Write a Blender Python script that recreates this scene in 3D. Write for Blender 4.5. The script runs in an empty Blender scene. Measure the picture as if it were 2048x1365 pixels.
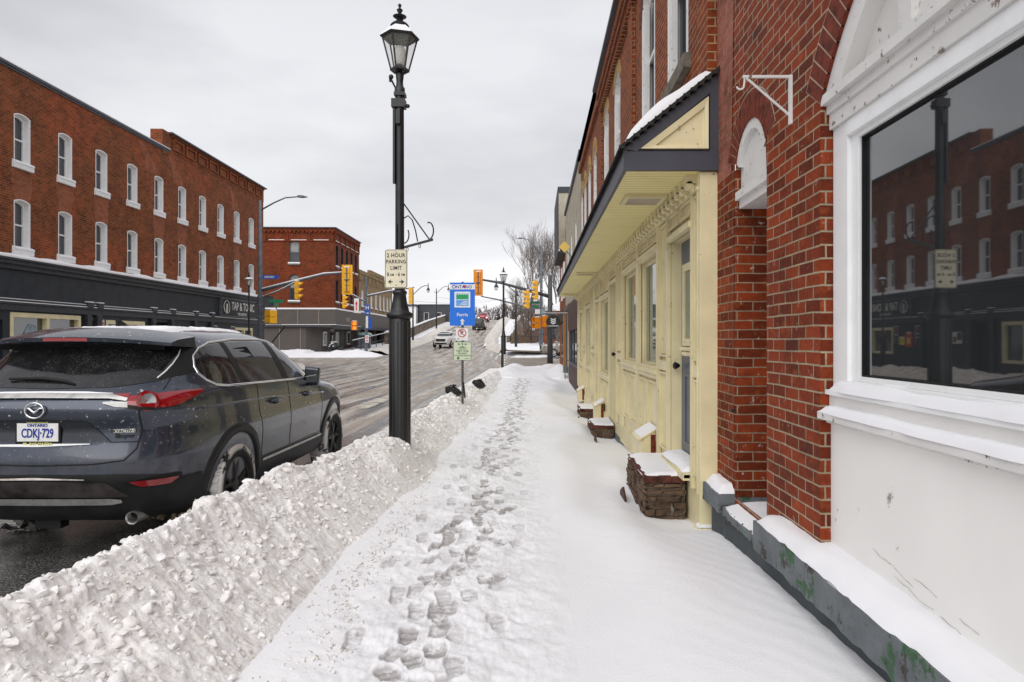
import bpy, bmesh, math, random
import numpy as np
from mathutils import Vector, Matrix
R = math.radians
sc = bpy.context.scene
# ------------------------------------------------------------------ camera
cam = bpy.data.cameras.new('camera'); camo = bpy.data.objects.new('camera', cam)
sc.collection.objects.link(camo); sc.camera = camo
cam.sensor_width = 36; cam.lens = 24
cam.shift_x = -0.0225; cam.shift_y = -0.0012
camo.location = (0, 0, 1.68); camo.rotation_euler = (R(90), 0, 0)
cam.clip_start = 0.05; cam.clip_end = 3000
# ------------------------------------------------------------------ sky
SUN_EL, SUN_AZ = 46, -165      # elevation, azimuth (degrees from +Y towards +X)
w = bpy.data.worlds.new('World'); sc.world = w; w.use_nodes = True
nt = w.node_tree; N = nt.nodes; L = nt.links; N.clear()
out = N.new('ShaderNodeOutputWorld'); bg = N.new('ShaderNodeBackground')
sky = N.new('ShaderNodeTexSky'); sky.sky_type = 'NISHITA'; sky.sun_disc = False
sky.sun_elevation = R(SUN_EL); sky.sun_rotation = R(SUN_AZ); sky.air_density = 1.5; sky.dust_density = 4
bgs = N.new('ShaderNodeBackground'); bgs.inputs['Strength'].default_value = 0.06
L.new(sky.outputs[0], bgs.inputs['Color'])
tc = N.new('ShaderNodeTexCoord'); mp = N.new('ShaderNodeMapping'); mp.inputs['Scale'].default_value = (1.0, 1.6, 3.2)
mp.inputs['Rotation'].default_value = (0, 0, 0.5)
L.new(tc.outputs['Generated'], mp.inputs['Vector'])
nz = N.new('ShaderNodeTexNoise'); nz.inputs['Scale'].default_value = 1.7; nz.inputs['Detail'].default_value = 5; nz.inputs['Roughness'].default_value = 0.5
L.new(mp.outputs[0], nz.inputs['Vector'])
rp = N.new('ShaderNodeValToRGB'); e = rp.color_ramp.elements
e[0].position = .36; e[0].color = (.57, .575, .595, 1); e[1].position = .62; e[1].color = (.80, .80, .815, 1)
L.new(nz.outputs['Fac'], rp.inputs['Fac'])
sp = N.new('ShaderNodeSeparateXYZ'); L.new(tc.outputs['Generated'], sp.inputs[0])
r2 = N.new('ShaderNodeValToRGB'); e = r2.color_ramp.elements
e[0].position = 0.0; e[0].color = (1.16, 1.16, 1.17, 1); e[1].position = .55; e[1].color = (.82, .82, .84, 1)
L.new(sp.outputs['Z'], r2.inputs['Fac'])
mx = N.new('ShaderNodeMix'); mx.data_type = 'RGBA'; mx.blend_type = 'MULTIPLY'; mx.inputs[0].default_value = 1
L.new(rp.outputs[0], mx.inputs[6]); L.new(r2.outputs[0], mx.inputs[7])
L.new(mx.outputs[2], bg.inputs['Color']); bg.inputs['Strength'].default_value = 0.74
ad = N.new('ShaderNodeMixShader'); ad.inputs[0].default_value = 0.93
L.new(bgs.outputs[0], ad.inputs[1]); L.new(bg.outputs[0], ad.inputs[2]); L.new(ad.outputs[0], out.inputs['Surface'])
sl = bpy.data.lights.new('sun', 'SUN'); sl.energy = 1.35; sl.angle = R(70); sl.color = (1, .985, .965)
so = bpy.data.objects.new('sun', sl); sc.collection.objects.link(so)
d = Vector((math.sin(R(SUN_AZ))*math.cos(R(SUN_EL)), math.cos(R(SUN_AZ))*math.cos(R(SUN_EL)), math.sin(R(SUN_EL))))
so.rotation_euler = d.to_track_quat('Z', 'Y').to_euler(); so.location = d*50
sc.view_settings.view_transform = 'Standard'; sc.view_settings.look = 'None'
sc.view_settings.exposure = 0.70; sc.view_settings.gamma = 1; sc.view_settings.use_curve_mapping = False
sc.render.engine = 'CYCLES'
# ------------------------------------------------------------------ materials
def S(r, g, b):
    f = lambda c: (c/255/12.92) if c/255 <= .04045 else ((c/255+.055)/1.055)**2.4
    return (f(r), f(g), f(b), 1)
class MT:
    def __init__(s, name):
        s.m = bpy.data.materials.new(name); s.m.use_nodes = True; s.t = s.m.node_tree; s.N = s.t.nodes
        s.b = s.N['Principled BSDF']
    def n(s, kind, **kw):
        x = s.N.new(kind)
        for k, v in kw.items():
            if k in x.inputs: x.inputs[k].default_value = v
            else: setattr(x, k, v)
        return x
    def l(s, a, b): s.t.links.new(a, b)
    def coord(s, which='Object', scale=(1, 1, 1), rot=(0, 0, 0)):
        c = s.n('ShaderNodeTexCoord'); m = s.n('ShaderNodeMapping'); m.inputs['Scale'].default_value = scale; m.inputs['Rotation'].default_value = rot
        s.l(c.outputs[which], m.inputs['Vector']); return m.outputs[0]
    def noise(s, vec, scale=5, detail=4, rough=.55, dist=0):
        x = s.n('ShaderNodeTexNoise'); x.inputs['Scale'].default_value = scale; x.inputs['Detail'].default_value = detail
        x.inputs['Roughness'].default_value = rough; x.inputs['Distortion'].default_value = dist
        s.l(vec, x.inputs['Vector']); return x.outputs['Fac']
    def ramp(s, fac, stops):
        x = s.n('ShaderNodeValToRGB'); el = x.color_ramp.elements
        while len(el) < len(stops): el.new(.5)
        for e, (p, c) in zip(el, stops):
            e.position = p; e.color = c if hasattr(c, '__len__') else (c, c, c, 1)
        s.l(fac, x.inputs['Fac']); return x.outputs[0]
    def mix(s, fac, a, b, mode='MIX'):
        x = s.n('ShaderNodeMix'); x.data_type = 'RGBA'; x.blend_type = mode
        for i, v in ((0, fac), (6, a), (7, b)):
            if hasattr(v, 'is_output') or isinstance(v, bpy.types.NodeSocket): s.l(v, x.inputs[i])
            else: x.inputs[i].default_value = v
        return x.outputs[2]
    def math(s, op, a, b=0.0):
        x = s.n('ShaderNodeMath'); x.operation = op
        for i, v in ((0, a), (1, b)):
            if isinstance(v, bpy.types.NodeSocket): s.l(v, x.inputs[i])
            else: x.inputs[i].default_value = v
        return x.outputs[0]
    def set(s, **kw):
        for k, v in kw.items():
            k = {'col': 'Base Color', 'rough': 'Roughness', 'metal': 'Metallic', 'spec': 'Specular IOR Level', 'ior': 'IOR', 'coat': 'Coat Weight', 'alpha': 'Alpha'}[k]
            if isinstance(v, bpy.types.NodeSocket): s.l(v, s.b.inputs[k])
            else: s.b.inputs[k].default_value = v
        return s
    def bump(s, h, strength=.3, dist=.01):
        x = s.n('ShaderNodeBump'); x.inputs['Strength'].default_value = strength; x.inputs['Distance'].default_value = dist
        s.l(h, x.inputs['Height']); s.l(x.outputs[0], s.b.inputs['Normal']); return s
def simple(name, col, rough=.6, metal=0, var=.12, vs=6, bump=.08, coat=0, coord='Object'):
    t = MT(name); v = t.coord(coord); f = t.noise(v, vs, 5, .6)
    c = tuple(col[:3])+(1,)
    dk = tuple(x*(1-var*1.6) for x in col[:3])+(1,); lt = tuple(min(1, x*(1+var)) for x in col[:3])+(1,)
    t.set(col=t.ramp(f, [(.3, dk), (.5, c), (.72, lt)]), rough=rough, spec=.5 if rough < .5 else .3, metal=metal, coat=coat)
    if bump: t.bump(t.noise(v, vs*8, 3), bump, .004)
    return t.m
def worn(name, col, under, amount=.42, scale=7, rough=.6, var=.1, bump=.3, stretch=(1, 1, 1)):
    t = MT(name); v = t.coord('Object', stretch); f = t.noise(v, scale, 8, .72)
    m = t.ramp(f, [(amount-.03, 1.0), (amount+.01, 0.0)])
    g = t.noise(v, 2.2, 4)
    base = t.ramp(g, [(.3, tuple(x*(1-var*1.5) for x in col[:3])+(1,)), (.7, tuple(min(1, x*(1+var)) for x in col[:3])+(1,))])
    u2 = t.ramp(t.noise(v, scale*1.7, 5), [(.35, tuple(x*.55 for x in under[:3])+(1,)), (.65, under)])
    t.set(col=t.mix(m, base, u2), rough=rough); t.bump(f, bump, .01); return t.m
def brick(name, c1, c2, mortar, bw=.213, bh=.072, ms=.010, stain=.35, bump=.5, patch=None, rough=.85, white=0, soot=.6):
    t = MT(name); uv = t.n('ShaderNodeUVMap'); 
    # wobble so courses are not ruler straight
    nn = t.n('ShaderNodeTexNoise'); nn.inputs['Scale'].default_value = 3.0; t.l(uv.outputs[0], nn.inputs['Vector'])
    vm = t.n('ShaderNodeVectorMath'); vm.operation = 'MULTIPLY_ADD'; t.l(nn.outputs['Color'], vm.inputs[0]); vm.inputs[1].default_value = (.020, .016, 0); t.l(uv.outputs[0], vm.inputs[2])
    b = t.n('ShaderNodeTexBrick'); t.l(vm.outputs[0], b.inputs['Vector'])
    b.inputs['Color1'].default_value = c1; b.inputs['Color2'].default_value = c2; b.inputs['Mortar'].default_value = mortar
    b.inputs['Scale'].default_value = 1; b.inputs['Brick Width'].default_value = bw; b.inputs['Row Height'].default_value = bh
    b.inputs['Mortar Size'].default_value = ms/2; b.inputs['Mortar Smooth'].default_value = .15; b.inputs['Bias'].default_value = -.1
    f1 = t.noise(uv.outputs[0], 24, 5, .65); f2 = t.noise(uv.outputs[0], 1.1, 5, .6); f3 = t.noise(uv.outputs[0], .35, 3)
    c = t.mix(.55, b.outputs['Color'], t.ramp(f1, [(.25, .45), (.75, 1.35)]), 'MULTIPLY')
    c = t.mix(stain, c, t.ramp(f2, [(.3, .35), (.55, 1.0), (.8, 1.3)]), 'MULTIPLY')
    if patch: c = t.mix(t.ramp(f3, [(.52, 0.0), (.6, .6)]), c, t.mix(1.0, c, patch, 'MULTIPLY'))
    f5 = t.noise(uv.outputs[0], 6.5, 6, .7); f6 = t.noise(uv.outputs[0], 2.6, 7, .75)
    c = t.mix(t.ramp(f5, [(.55, 0.0), (.68, .55)]), c, tuple(min(1, x*y) for x, y in zip(c1[:3], (1.35, 2.0, 1.7)))+(1,))
    c = t.mix(t.ramp(f6, [(.33, soot), (.46, 0.0)]), c, (.03, .014, .009, 1))
    mortar_f = t.mix(t.ramp(f6, [(.36, .75), (.60, 0.0)]), mortar, tuple(x*.45 for x in mortar[:3])+(1,))
    c = t.mix(b.outputs['Fac'], c, t.mix(.5, mortar_f, t.ramp(f1, [(.3, .5), (.7, 1.2)]), 'MULTIPLY'))
    if white:
        f4 = t.noise(uv.outputs[0], 15, 6, .75)
        c = t.mix(t.ramp(f4, [(.62, 0.0), (.66, white)]), c, (.62, .56, .5, 1))
    t.set(col=c, rough=rough, spec=.2)
    h = t.math('MULTIPLY_ADD', b.outputs['Fac'], -1.0); 
    hh = t.math('ADD', h, t.math('MULTIPLY', f1, .5)); t.bump(hh, bump, .012); return t.m
M = {}
M['brick_near'] = brick('brick_near', (.28, .043, .010, 1), (.105, .016, .005, 1), (.42, .33, .22, 1), bw=.205, bh=.0705, ms=.011, bump=.8, stain=.3, white=.35, rough=.7)
M['brick_jamb'] = brick('brick_jamb', (.28, .046, .012, 1), (.11, .018, .006, 1), (.36, .27, .18, 1), bw=.235, bh=.0705, ms=.010, bump=.9, stain=.7, white=.8)
M['brick_pink'] = brick('brick_pink', (.36, .13, .09, 1), (.27, .09, .06, 1), (.36, .22, .17, 1), bw=.205, bh=.0705, ms=.007, stain=.5, white=.6)
M['brick_shop'] = brick('brick_shop', (.27, .052, .014, 1), (.16, .030, .009, 1), (.42, .31, .18, 1), bh=.07, ms=.010, stain=.4)
M['brick_old'] = brick('brick_old', (.27, .068, .022, 1), (.135, .033, .011, 1), (.33, .19, .11, 1), bh=.076, bw=.22, ms=.012, stain=.75, patch=(1.5, 1.05, .95, 1))
M['brick_red'] = brick('brick_red', (.20, .042, .014, 1), (.12, .026, .009, 1), (.26, .10, .05, 1), bh=.076, bw=.22, ms=.008, stain=.6, patch=(1.3, .95, .9, 1), white=.5)
M['brick_tan'] = brick('brick_tan', (.34, .23, .12, 1), (.25, .16, .08, 1), (.4, .33, .23, 1), bh=.076, bw=.22, stain=.5)
M['brick_patch'] = brick('brick_patch', (.34, .11, .055, 1), (.26, .08, .04, 1), (.34, .17, .11, 1), bh=.076, bw=.22, stain=.5, soot=.3)
M['brick_orange'] = brick('brick_orange', (.30, .085, .032, 1), (.20, .055, .022, 1), (.3, .2, .13, 1), stain=.5)
M['brick_quoin'] = brick('brick_quoin', (.25, .07, .035, 1), (.2, .05, .028, 1), (.3, .12, .08, 1), bw=.1, bh=.3, stain=.4)
M['brick_yellow'] = simple('brick_yellow', (.42, .27, .10), .85, var=.25, vs=12)
M['white_paint'] = worn('white_paint', (.80, .79, .765, 1), (.34, .26, .2, 1), .30, 9, .45, .04, .1)
M['white_old'] = worn('white_old', (.72, .71, .69, 1), (.20, .14, .10, 1), .385, 14, .5, .05, .35)
M['white_trim'] = simple('white_trim', (.80, .80, .80), .5, var=.04)
M['vinyl'] = simple('vinyl', (.87, .88, .88), .28, var=.03, bump=.02)
M['cream'] = worn('cream', (.74, .655, .40, 1), (.25, .17, .09, 1), .355, 11, .45, .09, .25)
M['cream_grime'] = simple('cream_groove', (.24, .18, .085), .6, var=.2)  # dark brown grime lines along the moulding edges
def soffit():
    t = MT('soffit'); v = t.coord('Object')
    s = t.n('ShaderNodeSeparateXYZ'); t.l(v, s.inputs[0])
    fr = t.math('FRACT', t.math('MULTIPLY', s.outputs['Y'], 11.0))
    g = t.ramp(fr, [(.0, 0.0), (.09, 1.0), (.91, 1.0), (1.0, 0.0)])
    f = t.noise(v, 3, 6, .7)
    c = t.ramp(f, [(.28, (.62, .50, .20, 1)), (.4, (.84, .74, .34, 1)), (.7, (.88, .80, .40, 1))])
    t.set(rough=.5)
    c2 = t.mix(g, (.36, .28, .11, 1), c); t.set(col=c2); t.bump(g, .5, .004); return t.m
M['soffit'] = soffit()
M['charcoal'] = worn('charcoal_paint', (.050, .052, .068, 1), (.16, .12, .10, 1), .30, 8, .5, .2, .1)
M['grey_door'] = simple('grey_door', (.10, .115, .15), .4, var=.08)
M['shingle'] = simple('shingle', (.03, .027, .025), .9, var=.4, vs=20, bump=.5)
M['black_metal'] = simple('black_metal', (.012, .012, .013), .42, .0, var=.25, vs=9, bump=.06)
M['galv'] = simple('galvanised', (.13, .15, .17), .5, .35, var=.2)
M['pole_dark'] = simple('pole_dark', (.085, .09, .10), .5, .2, var=.2)
M['signal_yellow'] = simple('signal_yellow', (.85, .43, .01), .4, var=.06)
M['signal_orange'] = simple('signal_orange', (.78, .27, .005), .45, var=.08)
M['black'] = simple('black', (.01, .01, .01), .6, var=.2)
M['rubber'] = simple('rubber', (.018, .018, .018), .85, var=.3)
M['plastic'] = simple('cladding', (.018, .018, .019), .5, var=.35, vs=5, bump=.1)
M['chrome'] = simple('chrome', (.72, .72, .73), .16, 1, var=.05, bump=0)
M['satin'] = simple('satin_chrome', (.6, .59, .57), .35, .8, var=.2, vs=14)
M['navy'] = simple('navy_boards', (.018, .022, .030), .55, var=.25, vs=3)
M['navy_trim'] = simple('navy_trim', (.035, .037, .045), .5, var=.25)
M['grey_clad'] = simple('grey_cladding', (.105, .092, .084), .65, var=.06, vs=1.5)
M['grey_strip'] = simple('grey_strip', (.26, .21, .17), .6, var=.05)
M['dark_grey'] = simple('dark_grey_siding', (.055, .058, .065), .7, var=.1)
M['beige'] = simple('beige_render', (.42, .38, .30), .85, var=.15, vs=2)
M['concrete'] = simple('concrete', (.27, .24, .20), .9, var=.3, vs=3, bump=.3)
M['concrete_dirty'] = simple('concrete_dirty', (.17, .135, .10), .9, var=.5, vs=2.5, bump=.3)
M['brown_board'] = simple('brown_board', (.06, .025, .018), .6, var=.2)
M['bark'] = simple('bark', (.10, .085, .075), .9, var=.3)
M['twig'] = simple('twig', (.17, .14, .125), .9, var=.3)
M['conifer'] = simple('conifer', (.03, .045, .028), .9, var=.4)
M['stone_sill'] = simple('stone_sill', (.16, .14, .11), .9, var=.4, vs=9, bump=.4)
M['dirt'] = simple('dirt', (.13, .095, .06), .9, var=.5, vs=8, bump=.5)
M['bag'] = None
def snow(name, dirt=0.0, bump=.25, col=(.86, .86, .885), ds=9, bs=60, thresh=.56, dcol=(.36, .29, .22, 1)):
    t = MT(name); v = t.coord('Object')
    f = t.noise(v, 1.2, 4)
    c = t.ramp(f, [(.3, tuple(x*.955 for x in col)+(1,)), (.7, tuple(col)+(1,))])
    if dirt:
        a = t.noise(v, ds, 7, .7); b = t.noise(v, ds*3.3, 6, .7); k = t.noise(v, .9, 3)
        m = t.math('MULTIPLY', t.ramp(a, [(thresh-.08, 0.0), (thresh+.10, 1.0)]), t.ramp(b, [(.42, 0.0), (.62, 1.0)]))
        m = t.math('MULTIPLY', m, t.ramp(k, [(.3, .4), (.6, 1.0)]))
        c = t.mix(t.math('MULTIPLY', m, dirt), c, dcol)
    t.set(col=c, rough=.75, spec=.3)
    h = t.math('ADD', t.noise(v, bs, 5, .7), t.math('MULTIPLY', t.noise(v, bs*.25, 3), .8))
    t.bump(h, bump, .012); return t.m
M['snow'] = snow('snow', 0, .14)
M['snow_walk'] = snow('snow_walk', .14, .22, ds=4, thresh=.56, dcol=(.45, .38, .34, 1))
def walk():
    t = MT('snow_trodden'); v = t.coord('Object'); at = t.n('ShaderNodeAttribute'); at.attribute_name = 'wear'
    c = t.ramp(t.noise(v, 1.2, 4), [(.3, (.82, .82, .845, 1)), (.7, (.86, .86, .88, 1))])
    k = t.math('MULTIPLY', at.outputs['Fac'], t.ramp(t.noise(v, 14, 6, .75), [(.36, .0), (.54, 1.0)]))
    t.set(col=t.mix(t.math('MULTIPLY', k, .9), c, (.26, .235, .22, 1)), rough=.75, spec=.3)
    t.bump(t.math('ADD', t.noise(v, 60, 5, .7), t.math('MULTIPLY', t.noise(v, 15, 3), .8)), .28, .012); return t.m
M['snow_trodden'] = walk()
M['snow_bank'] = snow('snow_bank', .72, .5, (.885, .87, .865), 9, 45, .53, (.44, .35, .27, 1))
M['snow_crumb'] = snow('snow_crumb', .6, .4, (.84, .815, .79), 22, 60, .55, (.42, .34, .26, 1))
M['snow_dirty'] = snow('snow_dirty', .95, .5, (.74, .70, .66), 3, 20, .46, (.30, .23, .16, 1))
def glass(name, col=(.012, .013, .015), ior=1.9, rough=.03, dirt=0):
    t = MT(name); v = t.coord('Object')
    c = tuple(col)+(1,)
    if dirt:
        f = t.noise(v, 6, 8, .8); g = t.noise(v, 90, 3, .7)
        m = t.math('MULTIPLY', t.ramp(f, [(.45, 0.0), (.7, 1.0)]), t.ramp(g, [(.5, 0.0), (.62, 1.0)]))
        t.set(col=t.mix(t.math('MULTIPLY', m, dirt), c, (.6, .6, .6, 1)), rough=t.ramp(m, [(0, rough), (1, .6)]))
    else:
        t.set(col=t.ramp(t.noise(v, 1.5, 3), [(.3, tuple(x*.7 for x in col)+(1,)), (.7, tuple(x*1.2 for x in col)+(1,))]), rough=rough)
    t.set(ior=ior); t.bump(t.noise(v, .7, 2), .02, .02); return t.m
M['glass_dark'] = glass('glass_dark', (.026, .029, .031), 2.35, .02)
M['glass_car'] = glass('glass_car', (.012, .012, .013), 1.5, .05, dirt=.16)
M['glass_win'] = glass('glass_window', (.05, .055, .065), 1.6, .06)
M['glass_blind'] = glass('glass_blind', (.30, .30, .29), 1.5, .1)
M['glass_green'] = glass('glass_green', (.10, .14, .11), 1.9, .03)
M['glass_teal'] = glass('glass_teal', (.22, .36, .34), 1.6, .05)
def clearglass():
    t = MT('lantern_glass'); v = t.coord('Object')
    t.set(col=t.ramp(t.noise(v, 5, 4), [(.3, (.42, .42, .36, 1)), (.7, (.6, .62, .56, 1))]), rough=.15, alpha=.18, ior=1.5); return t.m
M['glass_clear'] = clearglass()
M['globe'] = simple('frosted_globe', (.62, .62, .58), .3, var=.08)
M['amber'] = simple('lantern_floor', (.45, .30, .12), .5, var=.2)
def carpaint(name, col, speck=.0, dust=.3, metal=.55, specks=26):
    t = MT(name); v = t.coord('Object'); c = tuple(col)+(1,)
    sp = t.n('ShaderNodeSeparateXYZ'); t.l(v, sp.inputs[0])
    low = t.ramp(sp.outputs['Z'], [(.35, 1.0), (1.0, 0.12)])
    d = t.math('MULTIPLY', t.ramp(t.noise(v, 3.2, 7, .7), [(.38, 0.0), (.68, 1.0)]), low)
    d = t.math('MULTIPLY', d, dust)
    base = t.mix(d, c, (.26, .24, .22, 1))
    if speck:
        g = t.noise(v, specks, 4, .8); h = t.noise(v, 2.0, 3)
        k = t.ramp(sp.outputs['Z'], [(.75, .0), (.95, 1.0)])
        m = t.math('MULTIPLY', t.math('MULTIPLY', t.ramp(g, [(.625, 0.0), (.665, 1.0)]), t.ramp(h, [(.35, .15), (.6, 1.0)])), k)
        base = t.mix(t.math('MULTIPLY', m, speck), base, (.8, .8, .82, 1))
        t.set(metal=t.ramp(m, [(0, metal), (1, 0.0)]))
    else: t.set(metal=metal)
    t.set(col=base, rough=t.ramp(d, [(0, .28), (.5, .6)]), coat=.8); t.b.inputs['Coat Roughness'].default_value = .06
    return t.m
M['paint_blue'] = carpaint('paint_slate_blue', (.029, .038, .062), .9, .42)
M['paint_white'] = carpaint('paint_white', (.62, .61, .59), 0, .35, 0)
M['paint_red'] = carpaint('paint_red', (.45, .02, .03), 0, .2, .2)
M['paint_silver'] = carpaint('paint_silver', (.40, .37, .33), 0, .3, .5)
M['paint_dark'] = carpaint('paint_dark', (.03, .03, .03), 0, .3, .3)
def redlamp():
    t = MT('red_lens'); t.set(col=(.26, .0, .004, 1), rough=.12, coat=1.0)
    v = t.coord('Object'); t.bump(t.noise(v, 60, 2), .15, .004); return t.m
M['red_lens'] = redlamp()
def flat(name, col, rough=.5, emit=0):
    t = MT(name); v = t.coord('Object'); f = t.noise(v, 25, 5, .6)
    t.set(col=t.ramp(f, [(.3, tuple(x*.86 for x in col[:3])+(1,)), (.6, tuple(col[:3])+(1,))]), rough=rough)
    if emit: t.b.inputs['Emission Color'].default_value = tuple(col[:3])+(1,); t.b.inputs['Emission Strength'].default_value = emit
    return t.m
M['sign_cream'] = worn('sign_cream', (.72, .67, .50, 1), (.35, .3, .2, 1), .27, 12, .5)
M['sign_white'] = flat('sign_white', (.78, .79, .78)); M['sign_blue'] = flat('sign_blue', (.005, .16, .72))
M['ink'] = flat('ink', (.012, .012, .014)); M['ink_blue'] = flat('ink_blue', (.01, .02, .28)); M['ink_red'] = flat('ink_red', (.62, .015, .03))
M['ink_green'] = flat('ink_green', (.015, .13, .05)); M['leafgreen'] = flat('sign_green', (.01, .32, .08)); M['lightblue'] = flat('sign_lightblue', (.10, .33, .78))
M['sign_pale'] = flat('sign_pale_green', (.60, .66, .48)); M['sign_yellow'] = flat('sign_yellow', (.78, .55, .12))
M['street_green'] = flat('street_green', (.01, .20, .09)); M['street_blue'] = flat('street_blue', (.01, .08, .42)); M['poster_yellow'] = flat('poster_yellow', (.8, .7, .03))
M['poster_red'] = flat('poster_red', (.55, .05, .03)); M['ink_white'] = flat('ink_white', (.72, .72, .66)); M['ink_yellow'] = flat('ink_yellow', (.7, .68, .2))
M['red_light'] = flat('red_light', (.9, .05, .01), .3, .8); M['hand_light'] = flat('hand_light', (1.0, .22, .02), .3, 1.2); M['head_light'] = flat('head_light', (1, .97, .9), .2, 3.5)
M['clear_lens'] = flat('clear_lens', (.6, .6, .58), .15)
M['steps_stone'] = None
def stonewall():
    t = MT('rubble_stone'); uv = t.n('ShaderNodeUVMap'); nn = t.n('ShaderNodeTexNoise'); nn.inputs['Scale'].default_value = 5; t.l(uv.outputs[0], nn.inputs['Vector'])
    vm = t.n('ShaderNodeVectorMath'); vm.operation = 'MULTIPLY_ADD'; t.l(nn.outputs['Color'], vm.inputs[0]); vm.inputs[1].default_value = (.05, .05, 0); t.l(uv.outputs[0], vm.inputs[2])
    mpp = t.n('ShaderNodeMapping'); mpp.inputs['Scale'].default_value = (1, 2.6, 1); t.l(vm.outputs[0], mpp.inputs['Vector'])
    vo = t.n('ShaderNodeTexVoronoi'); vo.inputs['Scale'].default_value = 6; t.l(mpp.outputs[0], vo.inputs['Vector'])
    ve = t.n('ShaderNodeTexVoronoi'); ve.feature = 'DISTANCE_TO_EDGE'; ve.inputs['Scale'].default_value = 6; t.l(mpp.outputs[0], ve.inputs['Vector'])
    m = t.ramp(ve.outputs['Distance'], [(.03, 0.0), (.09, 1.0)])
    hs = t.n('ShaderNodeSeparateColor'); t.l(vo.outputs['Color'], hs.inputs[0])
    st = t.ramp(hs.outputs[0], [(.0, (.05, .03, .022, 1)), (.4, (.10, .065, .04, 1)), (.7, (.16, .11, .07, 1)), (1, (.13, .035, .02, 1))])
    st = t.mix(.6, st, t.ramp(t.noise(uv.outputs[0], 20, 5), [(.3, .5), (.7, 1.4)]), 'MULTIPLY')
    t.set(col=t.mix(m, (.20, .17, .13, 1), st), rough=.85); t.bump(m, .9, .03); return t.m
M['steps_stone'] = stonewall()
def slatepaint():
    t = MT('peeling_slate_paint'); v = t.coord('Object', (1, 1, 1)); v2 = t.coord('Object', (1, .45, 1))
    f = t.noise(v, 9, 8, .75); g = t.noise(v2, 2.0, 5, .6); k = t.noise(v, 30, 5, .7)
    base = t.ramp(t.noise(v, 4, 6, .7), [(.3, (.085, .10, .11, 1)), (.7, (.17, .19, .20, 1))])
    green = t.ramp(k, [(.3, (.02, .05, .02, 1)), (.6, (.045, .13, .06, 1)), (.8, (.14, .05, .03, 1))])
    c = t.mix(t.ramp(t.noise(v, 3.4, 5, .65), [(.585, 0.0), (.605, 1.0)]), base, green)
    c = t.mix(t.ramp(f, [(.40, 1.0), (.43, 0.0)]), c, (.04, .03, .025, 1))
    t.set(col=c, rough=.65); t.bump(t.math('ADD', f, t.math('MULTIPLY', k, .4)), .7, .015); return t.m
M['slate_paint'] = slatepaint()
M['plinth_paint'] = worn('plinth_paint', (.060, .072, .078, 1), (.035, .028, .022, 1), .40, 8, .75, .25, .5)
def bagm():
    t = MT('black_bag'); v = t.coord('Object'); t.set(col=(.008, .008, .009, 1), rough=.22)
    t.bump(t.noise(v, 9, 4, .6, 1.5), 1.0, .06); return t.m
M['bag'] = bagm()
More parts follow.
